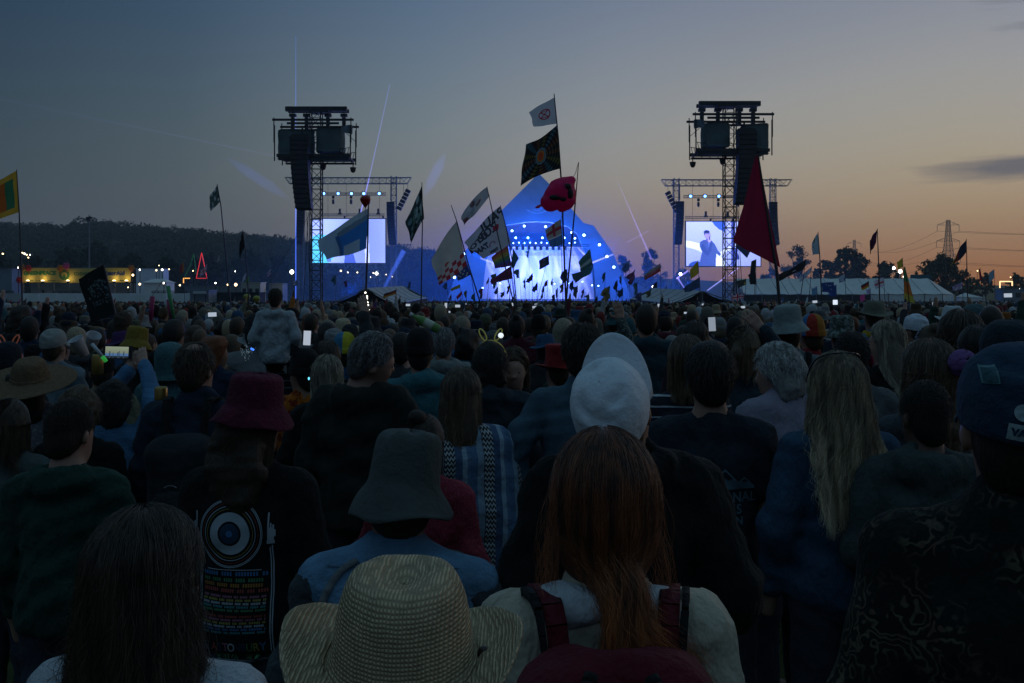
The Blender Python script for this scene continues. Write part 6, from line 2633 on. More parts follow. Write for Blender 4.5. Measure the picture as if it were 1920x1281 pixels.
P18 = person(1290, 632, 4.55, 'woman with a fair bob in a navy top with thin white stripes', 'the striped top', ('bob', 'light brown'), None, None, striped('breton_stripes', (.016, .020, .032), (.38, .42, .46), .052, .16), dict(bulk=.02), fem=True, arms=('fold', 'fold'), nstr=2200, strand=dict(length=.14, wave=.004, thick=.022))
P19 = person(1212, 569, 7.6, 'tall man in a dark teal hooded jacket above the white cap', 'the tall teal jacket', ('short', 'dark brown'), None, None, cloth('deep_teal_jacket', (.018, .045, .058)), dict(bulk=.04, hood=True))
P20 = person(1092, 607, 4.1, 'man with dark hair in a slate blue sweater left of the white cap', 'the slate blue sweater', ('short', 'dark brown'), None, None, cloth('slate_blue_wool', (.050, .092, .125), bump=.6), dict(bulk=.028), arms=('hip', 'fold'), nstr=2200, strand=dict(length=.03), head=(-6, 0, 0), yaw=-4)

# poncho in woven stripes
def poncho_mat():
    m = cloth('woven_poncho', (.12, .18, .26))
    nt = NT(m.node_tree)
    b = m.node_tree.nodes['Principled BSDF']
    sp = nt.n('ShaderNodeSeparateXYZ')
    nt.put(sp.inputs[0], nt.n('ShaderNodeTexCoord').outputs['Object'])
    x, y, z = sp.outputs
    u = nt.math('ADD', x, nt.math('MULTIPLY', y, .35))
    band = nt.math('FRACT', nt.math('MULTIPLY', u, 5.2))
    zig = nt.math('ABSOLUTE', nt.math('SUBTRACT', nt.math('FRACT', nt.math('MULTIPLY', u, 60.0)), .5))
    ch = nt.math('LESS_THAN', nt.math('FRACT', nt.math('ADD', nt.math('MULTIPLY', z, 42.0), nt.math('MULTIPLY', zig, 1.2))), .5)
    base = nt.ramp(band, [(0, (.08, .14, .24)), (.18, (.20, .27, .34)), (.34, (.04, .05, .07)), (.36, (.38, .40, .42)), (.62, (.06, .10, .18)), (.80, (.24, .32, .40)), (.92, (.10, .16, .26))], 'CONSTANT')
    inz = nt.math('MULTIPLY', nt.math('GREATER_THAN', band, .36), nt.math('LESS_THAN', band, .62))
    nt.put(b.inputs['Base Color'], nt.mix(nt.math('MULTIPLY', inz, ch), base, (.012, .014, .018)))
    return m


P21 = person(861, 692, 4.05, 'woman with long fair hair in a blue woven zigzag poncho', 'the zigzag poncho', ('long', 'light brown'), None, None, BLACKC, dict(bulk=.015), fem=True, head=(-8, -5, 0), nstr=2600, strand=dict(length=.32, wave=.010, thick=.02))
S = SDF(.016)
S.cap((-.14, -.01, 1.40), (.14, -.01, 1.40), .085, .085, .05).cap((-.16, -.01, 1.32), (-.23, 0, .86), .10, .15, .12).cap((.16, -.01, 1.32), (.23, 0, .86), .10, .15, .12).ell((0, -.01, 1.1), (.20, .16, .34), .12)
S.folds = (.010, 9)
S.planes = [((0, 0, -1), -.80), ((0, 0, 1), 1.485)]
link('poncho', S.mesh('poncho'), P21.root, poncho_mat())

P22 = person(694, 625, 4.2, 'older man with close grey hair in profile, big black jacket', 'the grey-haired man in profile', ('buzz', 'grey'), None, None, cloth('big_black_jacket', (.016, .019, .017), bump=.6), dict(bulk=.045, hood=True, fold=.012), head=(-50, -12, 24), yaw=-14, nstr=3000, strand=dict(length=.014), face=True, skin=M_SKINP, cover=.006)
P23 = person(787, 614, 5.7, 'person in a black knitted hat and teal hooded sweatshirt', 'the teal hoodie', ('short', 'black'), 'beanie', cloth('black_knit', (.012, .012, .013)), cloth('teal_sweatshirt', (.036, .13, .155)), dict(bulk=.034, hood=True))
P24 = person(831, 614, 6.9, 'man with grey hair in a pale grey hooded top', 'the pale grey hood', ('short', 'grey'), None, None, cloth('pale_grey_hoodie', (.17, .19, .19)), dict(bulk=.03, hood=True), nstr=700, strand=dict(length=.03), cover=.03)
P25 = person(918, 638, 5.1, 'person with dark curls and a dark denim jacket wearing a yellow looped headband', 'the looped headband', ('curly', 'black'), None, None, cloth('ink_denim', (.022, .032, .042)), dict(bulk=.03, hood=True), nstr=1500, strand=dict(length=.05), head=(-10, 0, 0))
P26 = person(963, 652, 5.3, 'woman facing the camera with fair hair and dark coat', 'the woman facing back', ('bob', 'light brown'), None, None, BLACKC, dict(bulk=.02), fem=True, yaw=172, head=(8, -8, 0), arms=('fold', 'fold'), nstr=900, strand=dict(length=.16), face=True, hands=True)

# child on an adult's shoulders
P27 = person(516, 645, 6.9, 'adult in a dark striped top carrying a child on the shoulders', 'the adult carrying a child', ('short', 'dark brown'), None, None, striped('thin_dark_stripes', (.010, .012, .016), (.13, .19, .21), .058, .09), dict(bulk=.025), arms=('phone', 'phone'))
kid_s = .62
kz = at(516, 541, 6.85).z - kid_s * 1.757
P27b = person(516, 541, 6.72, 'child with short dark hair in a pale grey hooded top riding on shoulders', 'the child on shoulders', ('short', 'dark brown'), None, None, cloth('marl_grey_hoodie', (.30, .34, .37)), dict(bulk=.034, hood=True, hem=.82), arms=('pocket', 'pocket'), scale=kid_s, seated=True, nstr=900, strand=dict(length=.022))

FLAME = blotched('flame_shirt', (.40, .11, .010), (.16, .018, .006), 16, .46, .54, vor=False)
P28 = person(572, 652, 5.3, 'person in a black cat-eared hat and flame-orange shirt looking left', 'the cat-eared hat', ('short', 'black'), 'beanie', cloth('black_knit', (.012, .012, .013)), FLAME, dict(bulk=.02, short=True), head=(42, 0, 0), face=True)
for s in (-1, 1):
    mb = MB()
    mb.add([(s * .035, -.02, .285), (s * .085, -.02, .245), (s * .085, .03, .24), (s * .038, .03, .28), (s * .092, .0, .325)], [[0, 1, 4], [1, 2, 4], [2, 3, 4], [3, 0, 4], [3, 2, 1, 0]])
    mb.build('cat_ear', MATS['black_knit'], P28.hat)
P29 = person(364, 648, 4.25, 'man with thinning brown hair in a navy jacket with a dark backpack', 'the navy jacket with backpack', ('balding', 'brown'), None, None, cloth('navy_jacket', (.015, .024, .040)), dict(bulk=.036, collar=.06), head=(-10, 0, 0), nstr=1800, strand=dict(length=.03), cover=.0)
b29, yb29 = backpack(P29, cloth('charcoal_bag', (.020, .024, .028)), cloth('black_webbing', (.012, .012, .013)), 'charcoal backpack with a small silver arc worn by the navy-jacketed man', .29, .48, 1.10, .15)
o = MB().add([(v[0], yb29 - .012, v[1]) for v in ring2(0, 1.13, .030, .026, 14, .3, 2.9)[0]], ring2(0, 1.13, .030, .026, 14, .3, 2.9)[1]).build('silver_arc', mat('silver_mark', (.45, .47, .5), .4), b29)
o.scale = (1, 1, .5)
o.location = (0, 0, .56)
BLUEK = cloth('sky_blue_knit', (.065, .16, .29), bump=.6, bscale=60, bstretch=(.4, 1, 2))
P30 = person(208, 709, 4.75, 'woman with dark curls in a sky blue jumper holding up a phone with both hands', 'the blue jumper', ('curly', 'black'), None, None, BLUEK, dict(bulk=.018), arms=(((.17, .13, 1.56), (.04, .24, 1.80)), ((.235, .06, 1.60), (.10, .20, 1.83))), fem=True, nstr=1300, strand=dict(length=.06), hands=True, yaw=-6)
P31 = person(127, 750, 3.2, 'man with cropped dark hair in a bottle green hooded top', 'the bottle green hoodie', ('short', 'dark brown'), None, None, cloth('bottle_green', (.014, .042, .034)), dict(bulk=.034, hood=True), head=(-14, -6, 0), nstr=3400, strand=dict(length=.012), skin=M_SKINP)
P32 = person(12, 752, 3.9, 'woman with a loose brown ponytail cut off by the left edge', 'the loose ponytail', ('tail', 'brown'), None, None, cloth('grey_green_top', (.06, .08, .08)), dict(bulk=.02), fem=True, nstr=1500, strand=dict(length=.20, wave=.012))
P33 = person(54, 668, 4.9, 'person in a wide-brimmed brown straw hat near the left edge', 'the wide straw hat', ('wavy', 'dark brown'), 'sunhat', mat('brown_straw', (.16, .11, .065), .9, .15, var=.3, vscale=50, bump=.8, bscale=160), blotched('pale_print_top', (.16, .15, .17), (.35, .32, .33), 40, .1, .3), dict(bulk=.02), head=(-4, 14, 6))
P33.hat.scale = (1.15, 1.15, 1.0)
P34 = person(142, 720, 4.15, 'person with short tousled fair hair behind the cropped dark head', 'the tousled fair hair', ('curly', 'light brown'), None, None, BLACKC, dict(bulk=.02), nstr=1500, strand=dict(length=.055))
P35 = person(99, 616, 6.9, 'man in a washed grey baseball cap and grey-blue tee', 'the washed grey cap', ('short', 'brown'), 'cap', cloth('washed_grey', (.24, .25, .24), bump=.5), cloth('grey_blue_tee', (.12, .16, .19)), dict(bulk=.02), head=(-8, 4, 0))
P37 = person(318, 640, 6.2, 'person under a turquoise rain hood beside the navy jacket', 'the turquoise rain hood', ('short', 'brown'), 'hood', cloth('turquoise_nylon', (.045, .115, .13), rough=.6), cloth('turquoise_nylon', (.045, .115, .13)), dict(bulk=.045, fold=.012))
P38 = person(15, 640, 5.6, 'person in a dark knitted hat with a glowing band at the left edge', 'the glowing headband', ('short', 'black'), 'beanie', cloth('ink_knit', (.014, .017, .024)), cloth('ink_top', (.02, .025, .032)), dict(bulk=.03))
P39 = person(325, 598, 8.4, 'tall man with thick black hair in the crowd left of the child', 'the tall black hair', ('thick', 'black'), None, None, BLACKC, dict(bulk=.03), head=(-20, 0, 0))
P40 = person(646, 622, 6.7, 'person in a yellow and blue round-panelled knitted hat', 'the yellow and blue hat', ('short', 'brown'), 'beanie', None, cloth('cobalt_top', (.02, .07, .15)), dict(bulk=.03))
P40b = person(612, 640, 6.1, 'woman with straight brown hair next to the yellow and blue hat', 'the straight brown hair', ('long', 'brown'), None, None, BLACKC, dict(bulk=.02), fem=True, nstr=700, strand=dict(length=.3))
P40c = person(612, 668, 5.0, 'fair-haired person half hidden by the black-jacketed older man', 'the half-hidden fair hair', ('bob', 'fair'), None, None, BLACKC, dict(bulk=.02), fem=True, nstr=1100, strand=dict(length=.14))
P41 = person(643, 596, 9.6, 'person in a pale straw sun hat deep in the crowd', 'the pale straw sun hat', ('short', 'brown'), 'sunhat', mat('pale_straw', (.36, .30, .20), .9, .15, var=.2, vscale=50, bump=.6, bscale=120), cloth('taupe', (.08, .07, .065)), dict(bulk=.02), head=(0, 10, 0))
P42 = person(752, 622, 6.6, 'person in a dark jacket raising one arm high with the hand open', 'the raised open hand', ('short', 'black'), None, None, cloth('dark_grey_jacket', (.030, .036, .040)), dict(bulk=.026), arms=(((.245, .10, 1.60), (.30, .16, 1.88)), 'down'), hands=True)
P43 = person(1143, 640, 6.4, 'person in a patterned sleeve raising a fist-like hand beside the white cap', 'the patterned raised sleeve', ('short', 'brown'), None, None, blotched('leafy_print', (.035, .05, .05), (.24, .28, .25), 30, .2, .4, dist=.08), dict(bulk=.025), arms=('down', ((.16, .06, 1.63), (.10, .10, 1.90))), hands=True)
P44 = person(876, 612, 8.4, 'man in a petrol blue shirt with dark wavy hair', 'the petrol blue shirt', ('curly', 'black'), None, None, cloth('petrol_shirt', (.025, .085, .11)), dict(bulk=.025), yaw=-15)
P45 = person(1047, 644, 5.6, 'person in a tall red hat and red top half hidden by the dark head', 'the tall red hat', ('short', 'brown'), 'tophat', cloth('red_felt', (.22, .018, .02)), cloth('red_top', (.22, .018, .025)), dict(bulk=.02), yaw=20)
P46 = person(1393, 613, 5.3, 'person with swept fair hair holding a hand to the brow', 'the hand at the brow', ('tail', 'light brown'), None, None, cloth('dark_petrol', (.022, .035, .045)), dict(bulk=.03), arms=('fold', 'head'), hands=True, head=(-30, 0, 0), face=True, nstr=900, strand=dict(length=.16))
P47 = person(1304, 603, 6.7, 'woman with long dark hair parted in the middle before the lit phone', 'the middle-parted dark hair', ('long', 'dark brown'), None, None, cloth('plum_dark', (.03, .022, .03)), dict(bulk=.02), fem=True, head=(-14, 0, 0), nstr=900, strand=dict(length=.3))
P49 = person(1812, 590, 5.1, 'person with a big mop of long brown curls', 'the long brown curls', ('wavy', 'brown'), None, None, BLACKC, dict(bulk=.02), fem=True, nstr=2200, strand=dict(length=.32, wave=.03, thick=.04, spread=1.2))
P49b = person(1840, 612, 4.6, 'woman with smooth dark hair in front of the long brown curls', 'the smooth dark hair', ('long', 'black'), None, None, cloth('dusk_blue', (.03, .04, .055)), dict(bulk=.02), fem=True, nstr=900, strand=dict(length=.26))
P51 = person(1598, 624, 4.7, 'man with neat dark hair and a red earpiece in a grey shirt behind the blonde', 'the red earpiece', ('short', 'black'), None, None, cloth('mid_grey_shirt', (.10, .105, .11)), dict(bulk=.02), nstr=1200, strand=dict(length=.02))
P53 = person(1718, 588, 7.9, 'person in a white cap and white tropical print shirt', 'the tropical shirt', ('short', 'brown'), 'cap', cloth('white_cap2', (.50, .54, .60)), blotched('tropical_print', (.36, .42, .45), (.02, .05, .07), 24, .5, .56, vor=False), dict(bulk=.025), head=(25, 0, 0))
P54 = person(1892, 598, 3.9, 'person under a dark hood behind the patched navy cap', 'the dark hood', ('short', 'black'), 'hood', cloth('ink_nylon', (.018, .028, .036)), cloth('ink_nylon', (.018, .028, .036)), dict(bulk=.04))
P55 = person(1786, 573, 8.6, 'person in a white trilby looking back over the shoulder', 'the white trilby', ('short', 'brown'), 'trilby', cloth('white_felt', (.42, .46, .48)), cloth('ink_top', (.02, .025, .032)), dict(bulk=.02), yaw=150, face=True)
P56 = person(1830, 569, 8.2, 'person in a dark teal baseball cap near the right edge', 'the teal baseball cap', ('short', 'brown'), 'cap', cloth('teal_cotton', (.06, .10, .11)), BLACKC, dict(bulk=.02), head=(40, 0, 0))
P57 = person(1858, 574, 6.9, 'man with short dark hair and pale collar near the right edge', 'the pale collar', ('short', 'dark brown'), None, None, cloth('pale_taupe', (.14, .135, .13)), dict(bulk=.025))
P58 = person(1420, 603, 6.2, 'person with a red headscarf tied round dark hair', 'the red headscarf', ('short', 'black'), None, None, cloth('petrol_shirt', (.025, .085, .11)), dict(bulk=.025), yaw=-6)
P59 = person(1580, 590, 7.2, 'person in a camouflage sun hat left of the felt hat', 'the camouflage hat', ('short', 'brown'), 'bucket', blotched('camouflage', (.05, .065, .055), (.17, .20, .19), 34, .50, .56, vor=False), cloth('slate_top', (.05, .06, .07)), dict(bulk=.025))
P60 = person(1746, 606, 6.2, 'person with a tied-back fair hair and wide headphones', 'the wide headphones', ('bun', 'light brown'), None, None, cloth('dusk_blue', (.03, .04, .055)), dict(bulk=.02), fem=True)
# =================================================================== the crowd behind: individuals first, then the far mass
def panelled(name, cols, n):
    if name in MATS:
        return MATS[name]
    m = cloth(name, (.5, .5, .5))
    nt = NT(m.node_tree)
    b = m.node_tree.nodes['Principled BSDF']
    sp = nt.n('ShaderNodeSeparateXYZ')
    nt.put(sp.inputs[0], nt.n('ShaderNodeTexCoord').outputs['Object'])
    a = nt.math('MULTIPLY_ADD', nt.math('ARCTAN2', sp.outputs[0], sp.outputs[1]), .5 / PI, .5)
    f = nt.math('FRACT', nt.math('MULTIPLY', a, n))
    k = len(cols)
    nt.put(b.inputs['Base Color'], nt.ramp(f, [(i / k, c) for i, c in enumerate(cols)], 'CONSTANT'))
    return m


P16.hat.data.materials[0] = panelled('rainbow_knit', [(.30, .03, .02), (.04, .14, .30), (.36, .26, .06), (.30, .12, .02)], 2)
P40.hat.data.materials[0] = panelled('yellow_blue_knit', [(.04, .16, .28), (.42, .38, .03), (.42, .38, .03)], 1)

PROTO_H = .024
TOPS = {
    'tee': dict(bulk=.016, short=True, collar=.01), 'jumper': dict(bulk=.024), 'hoodie': dict(bulk=.034, hood=True), 'coat': dict(bulk=.044, collar=.06, hem=.70), 'jacket': dict(bulk=.036, collar=.05)}
M_OBJS = mat('skin_tone', objcol=True, rough=.55, spec=.35, var=.12, vscale=18)
_top = {}
_body = {}
_hair = {}
_hat = {}
_tr = trousers_mesh('trousers', .035, 3)


def proto_body(arms, head):
    k = (arms, head)
    if k not in _body:
        _body[k] = body_mesh('body', PROTO_H, arms, head, True, False)
        _body[k].materials.append(M_OBJS)
    return _body[k]


def proto_top(kind, arms, var):
    k = (kind, arms, var)
    if k not in _top:
        _top[k] = top_mesh('top', PROTO_H, arms, seed=len(_top) + 3, **TOPS[kind])
        _top[k].materials.append(M_OBJ)
    return _top[k]


def proto_hair(st, ht=False):
    k = (st, ht)
    if k not in _hair:
        _hair[k] = hair_mesh('hair', .016, st, len(_hair) + 2, False, ht)
        _hair[k].materials.append(M_OBJH)
    return _hair[k]


def proto_hat(kind):
    if kind not in _hat:
        _hat[kind] = hat_mesh('hat', kind, len(_hat) + 2, 24)
        _hat[kind].materials.append(M_OBJ)
    return _hat[kind]


_tr.materials.append(M_OBJ)
CLOTHES = [('black', (.008, .009, .010), 10), ('charcoal', (.032, .035, .039), 6), ('navy', (.016, .026, .050), 6), ('dark green', (.020, .040, .030), 3), ('grey', (.12, .125, .13), 4), ('pale grey', (.26, .27, .28), 3), ('white', (.46, .48, .50), 3), ('teal', (.03, .10, .12), 3),
           ('blue', (.04, .10, .20), 3), ('red', (.20, .02, .025), 2), ('maroon', (.08, .014, .025), 2), ('mustard', (.26, .18, .03), 1), ('purple', (.07, .03, .12), 1), ('brown', (.06, .042, .03), 3), ('pink', (.30, .10, .15), 1), ('khaki', (.12, .12, .08), 2), ('orange', (.30, .10, .02), 1)]
HAIRS = [('black', 4), ('dark brown', 6), ('brown', 5), ('light brown', 4), ('blonde', 2), ('fair', 1), ('grey', 2), ('white', .5), ('red', 1)]
STYLES = [('short', 8), ('buzz', 2), ('thick', 3), ('long', 6), ('bob', 3), ('curly', 2), ('wavy', 3), ('tail', 3), ('bun', 2), ('balding', 1)]
HATS = [(None, 22), ('bucket', 4), ('cap', 5), ('beanie', 3), ('trilby', 2), ('sunhat', 1)]
POSES = [(('down', 'down'), 8), (('fold', 'fold'), 7), (('fold', 'down'), 4), (('pocket', 'pocket'), 4), (('phone', 'fold'), 2), (('high', 'down'), .4), (('down', 'wave'), .3), (('up', 'up'), .2)]
TURNS = [((0, 0, 0), 6), ((16, 0, 0), 3), ((-16, 0, 0), 3), ((38, -4, 0), 2), ((-38, -4, 0), 2), ((10, -8, 7), 2), ((-12, -5, -8), 2), ((5, 9, 3), 1)]
SKINS = [(.27, .145, .10), (.34, .195, .145), (.34, .195, .145), (.22, .12, .08), (.08, .042, .03)]


def pick(tab):
    w = [t[-1] for t in tab]
    return rng.choices(tab, w)[0]


STYLE_WORD = {'short': 'short', 'buzz': 'cropped', 'thick': 'thick', 'long': 'long', 'bob': 'chin-length', 'curly': 'curly', 'wavy': 'wavy', 'tail': 'ponytailed', 'bun': 'tied-up', 'balding': 'thinning'}
HAT_WORD = {'bucket': 'bucket hat', 'cap': 'baseball cap', 'beanie': 'knitted hat', 'trilby': 'narrow-brimmed hat', 'sunhat': 'wide sun hat'}
TOP_WORD = {'tee': 'tee', 'jumper': 'jumper', 'hoodie': 'hooded top', 'coat': 'coat', 'jacket': 'jacket'}
used_labels = {}
PLACES = []


def crowd_person(x, y):
    """one individual of the mid crowd: copies of shared shapes in its own colours"""
    hz = rng.gauss(1.70, .085)
    s = max(1.45, min(1.93, hz)) / 1.75
    g = gz(x, y)
    rt = empty('person', (x, y, g), R(rng.gauss(math.degrees(math.atan2(x - 5, 210)), 10)))
    rt.scale = (s, s, s)
    pose = pick(POSES)[0]
    turn = pick(TURNS)[0]
    kind = rng.choice(['tee', 'jumper', 'hoodie', 'hoodie', 'coat', 'jacket', 'jacket'])
    cn, cc, _ = pick(CLOTHES)
    st = pick(STYLES)[0]
    hc = pick(HAIRS)[0]
    ht = pick(HATS)[0]
    if ht and st in ('thick', 'curly', 'bun', 'balding'):
        st = 'short'
    b = link('body', proto_body(pose, turn), rt)
    b.color = rng.choice(SKINS) + (1,)
    t = link('top', proto_top(kind, pose, 0), rt)
    j = rng.uniform(.75, 1.25)
    t.color = tuple(v * j for v in cc) + (1,)
    M = hrot(*turn)
    ho = link('hair', proto_hair('buzz' if ht and st == 'short' else st, bool(ht)), rt)
    a_, b_ = HAIRC[hc]
    ho.color = tuple((np.array(a_) * .6 + np.array(b_) * .4) * rng.uniform(.6, 1.1)) + (1,)
    ho.location, ho.rotation_euler = NECK, M.to_euler()
    hn = None
    if ht:
        hn, hcol, _ = pick(CLOTHES)
        hcol = tuple(v * .7 for v in hcol)
        o = link('hat', proto_hat(ht), rt)
        o.color = tuple(hcol) + (1,)
        o.location, o.rotation_euler = NECK, M.to_euler()
        if ht == 'cap':
            v = link('visor', proto_hat('visor'), o)
            v.color = tuple(hcol) + (1,)
    if y < 9:
        tr = link('trousers', _tr, rt)
        tr.color = rng.choice([(.02, .025, .035), (.03, .045, .07), (.014, .014, .015), (.06, .055, .045)]) + (1,)
    # words that single this one out: look first, then the nearest person one can point to
    look = ('%s %s' % (hn, HAT_WORD[ht])) if ht else '%s %s hair' % (STYLE_WORD[st], {'fair': 'pale blonde'}.get(hc, hc))
    px = HX + x / y * FPX
    best, bd = None, 1e9
    for (nx, ny, hw, nd, ph) in NAMED:
        dpx = abs(HX + nx / ny * FPX - px)
        if nd < y and dpx < bd:
            best, bd, bx = ph, dpx, HX + nx / ny * FPX
    rel = 'behind' if bd < 22 else ('beyond and left of' if px < bx else 'beyond and right of')
    lab = '%s and %s %s %s %s' % (look, cn, TOP_WORD[kind], rel, best)
    lab = 'person with ' + lab if not ht else 'person in ' + lab
    n = used_labels.get(lab, 0)
    used_labels[lab] = n + 1
    if n:
        lab += ', further back' if n == 1 else ', furthest back'
    ws = lab.split()
    if len(ws) > 16:
        lab = ' '.join(w for w in ws if w not in ('and', 'the'))
        lab = ' '.join(lab.split()[:16])
    tag(rt, lab, 'person', GROUP)
    PLACES.append((x, y))
    return rt


def place_individuals(limit):
    cand = []
    # a jittered lattice of standing places, thinning with distance from the camera
    y = 4.6
    row = 0
    while y < 24:
        sp = .58
        x = -(y * .56 + 1.2) + (row % 2) * sp * .5
        while x < y * .56 + 1.2:
            cand.append((x + rng.uniform(-.16, .16), y + rng.uniform(-.2, .2)))
            x += sp * rng.uniform(.85, 1.25)
        y += .62 if y < 10 else .72
        row += 1
    cand.sort(key=lambda c: c[1])
    n = 0
    for x, y in cand:
        if abs(HX + x / y * FPX - 960) > 1010:
            continue
        ok = True
        px = HX + x / y * FPX
        for (nx, ny, hw, nd, ph) in NAMED:
            if math.hypot(nx - x, ny - y) < .47:
                ok = False
                break
            # do not stand in front of someone the photo shows
            if y < ny and ny < 9.8 and abs((HX + nx / ny * FPX) - px) < (.20 / y + .11 / ny) * FPX:
                ok = False
                break
        if not ok:
            continue
        if n >= limit:
            break
        crowd_person(x, y)
        n += 1
    return max(p[1] for p in PLACES)


YMAX = place_individuals(300 - len(NAMED))


def far_crowd(y0):
    """everyone beyond the individuals: thousands of figures scattered by geometry nodes over the field"""
    # six figure shapes with simple two-colour variety
    def tint_mat(name, stops, rough=.85):
        m = bpy.data.materials.new(name)
        m.use_nodes = True
        nt = NT(m.node_tree)
        b = m.node_tree.nodes['Principled BSDF']
        r = nt.n('ShaderNodeObjectInfo').outputs['Random']
        mul = nt.math('FRACT', nt.math('MULTIPLY', r, {'far_tops': 7.31, 'far_hair': 13.7, 'far_skin': 3.1}[name]))
        n = len(stops)
        nt.put(b.inputs['Base Color'], nt.ramp(mul, [(i / n, c) for i, c in enumerate(stops)], 'CONSTANT'))
        b.inputs['Roughness'].default_value = rough
        b.inputs['Specular IOR Level'].default_value = .2
        return m
    mt = tint_mat('far_tops', [c for _, c, w in CLOTHES for _ in range(1 if w < 4 else 2)][:30])
    mh = tint_mat('far_hair', [tuple(np.array(HAIRC[k][0]) * .6 + np.array(HAIRC[k][1]) * .4) for k in ('black', 'dark brown', 'brown', 'light brown', 'dark brown', 'blonde', 'grey', 'brown', 'fair', 'black')] + [(.30, .32, .34), (.12, .11, .09), (.03, .05, .09), (.15, .02, .02), (.015, .013, .012), (.03, .02, .014)])
    ms = tint_mat('far_skin', SKINS)
    coll = bpy.data.collections.new('far_figures')

    def joined(parts, name):
        Vs, Fs, Ms, o = [], [], [], 0
        for me, loc, mi in parts:
            v = np.empty(len(me.vertices) * 3, np.float32)
            me.vertices.foreach_get('co', v)
            v = v.reshape(-1, 3) + np.array(loc, np.float32)
            for p in me.polygons:
                Fs.append([i + o for i in p.vertices])
                Ms.append(mi)
            Vs.append(v)
            o += len(v)
        me = bpy.data.meshes.new(name)
        me.from_pydata(np.concatenate(Vs).tolist(), [], Fs)
        me.materials.append(mt)
        me.materials.append(mh)
        me.materials.append(ms)
        me.polygons.foreach_set('material_index', Ms)
        me.polygons.foreach_set('use_smooth', [True] * len(Fs))
        me.update()
        ob = bpy.data.objects.new(name, me)
        coll.objects.link(ob)
    zero = (0, 0, 0)
    hl = tuple(NECK)
    for i, (arms, st, ht) in enumerate([(('down', 'down'), 'short', None), (('fold', 'fold'), 'long', None), (('down', 'fold'), 'bob', None), (('fold', 'fold'), 'buzz', 'bucket'), (('pocket', 'pocket'), 'buzz', 'cap'), (('fold', 'down'), 'tail', None), (('high', 'down'), 'short', None), (('down', 'down'), 'curly', None)]):
        b = body_mesh('b', .042, arms, (0, 0, 0), False, False, False)
        t = top_mesh('t', .042, arms, bulk=.028, hem=1.0, seed=i, fold=.003)
        hm = hair_mesh('h', .030, st, i)
        parts = [(t, zero, 0), (b, zero, 2), (hm, hl, 1)]
        if ht:
            parts.append((hat_mesh('x', ht, i, 12), hl, 1))
        joined(parts, 'far_figure_%d' % i)
    # standing places
    pts, rots, scl, pk = [], [], [], []
    y = y0 - 1.6
    while y < 199:
        sp = .56 if y < 60 else .72 if y < 120 else .85
        row_y = y
        half = y * .545 + 1
        n = int(2 * half / sp)
        xs = np.linspace(-half, half, n) + nrg.uniform(-.22, .22, n)
        for x in xs:
            yy = row_y + nrg.uniform(-.25, .25)
            px = HX + x / yy * FPX
            if yy > 108 and px < 360:
                continue
            if yy > 146 and px > 1380:
                continue
            if yy > 108 and px < 480 and yy > 108 + (px - 360) * .1:
                continue
            if yy < y0 + 1.5 and any(abs(x - a) < .42 and abs(yy - b) < .42 for a, b in PLACES):
                continue
            # the control tents and tower feet
            if 80 < yy < 106 and (600 < px < 810 or 1175 < px < 1390):
                continue
            if nrg.uniform() < .06:
                continue
            pts.append((x, yy, gz(x, yy)))
            rots.append(nrg.normal(-math.atan2(x - 5, 210), .35))
            scl.append(np.clip(nrg.normal(.972, .05), .82, 1.10))
            pk.append(nrg.choice(8, p=[.25, .16, .12, .08, .11, .12, .02, .14]))
        y += .62 if y < 60 else .8 if y < 120 else .95
    me = bpy.data.meshes.new('crowd')
    me.from_pydata(pts, [], [])
    for nm, dat, ty in (('turn', rots, 'FLOAT'), ('size', scl, 'FLOAT'), ('pick', pk, 'INT')):
        a = me.attributes.new(nm, ty, 'POINT')
        a.data.foreach_set('value', np.array(dat, np.float32 if ty == 'FLOAT' else np.int32))
    o = bpy.data.objects.new('crowd', me)
    COL.objects.link(o)
    ng = bpy.data.node_groups.new('scatter_crowd', 'GeometryNodeTree')
    ng.interface.new_socket('Geometry', in_out='INPUT', socket_type='NodeSocketGeometry')
    ng.interface.new_socket('Geometry', in_out='OUTPUT', socket_type='NodeSocketGeometry')
    N = ng.nodes
    gi, go = N.new('NodeGroupInput'), N.new('NodeGroupOutput')
    ci = N.new('GeometryNodeCollectionInfo')
    ci.inputs['Collection'].default_value = coll
    ci.inputs['Separate Children'].default_value = True
    ci.inputs['Reset Children'].default_value = True
    ip = N.new('GeometryNodeInstanceOnPoints')

    def attr(nm, ty):
        a = N.new('GeometryNodeInputNamedAttribute')
        a.data_type = ty
        a.inputs[0].default_value = nm
        return a.outputs[0]
    L = ng.links.new
    L(gi.outputs[0], ip.inputs['Points'])
    L(ci.outputs[0], ip.inputs['Instance'])
    ip.inputs['Pick Instance'].default_value = True
    L(attr('pick', 'INT'), ip.inputs['Instance Index'])
    cx = N.new('ShaderNodeCombineXYZ')
    L(attr('turn', 'FLOAT'), cx.inputs[2])
    L(cx.outputs[0], ip.inputs['Rotation'])
    L(attr('size', 'FLOAT'), ip.inputs['Scale'])
    L(ip.outputs[0], go.inputs[0])
    md = o.modifiers.new('scatter', 'NODES')
    md.node_group = ng
    tag(o, 'dense mass of thousands of people filling the field up to the stage', 'crowd', kind='stuff')
    print('far crowd', len(pts))


far_crowd(YMAX)
# =================================================================== flags on poles, held above the crowd
M_POLE = mat('flag_pole', (.03, .03, .032), .5, .4, var=.2)
M_FLAG = mat('flag_cloth', attr='print', var=.14, vscale=3.0, rough=.85, spec=.15, transl=.32)
FLAGS = 'flags held above the crowd'


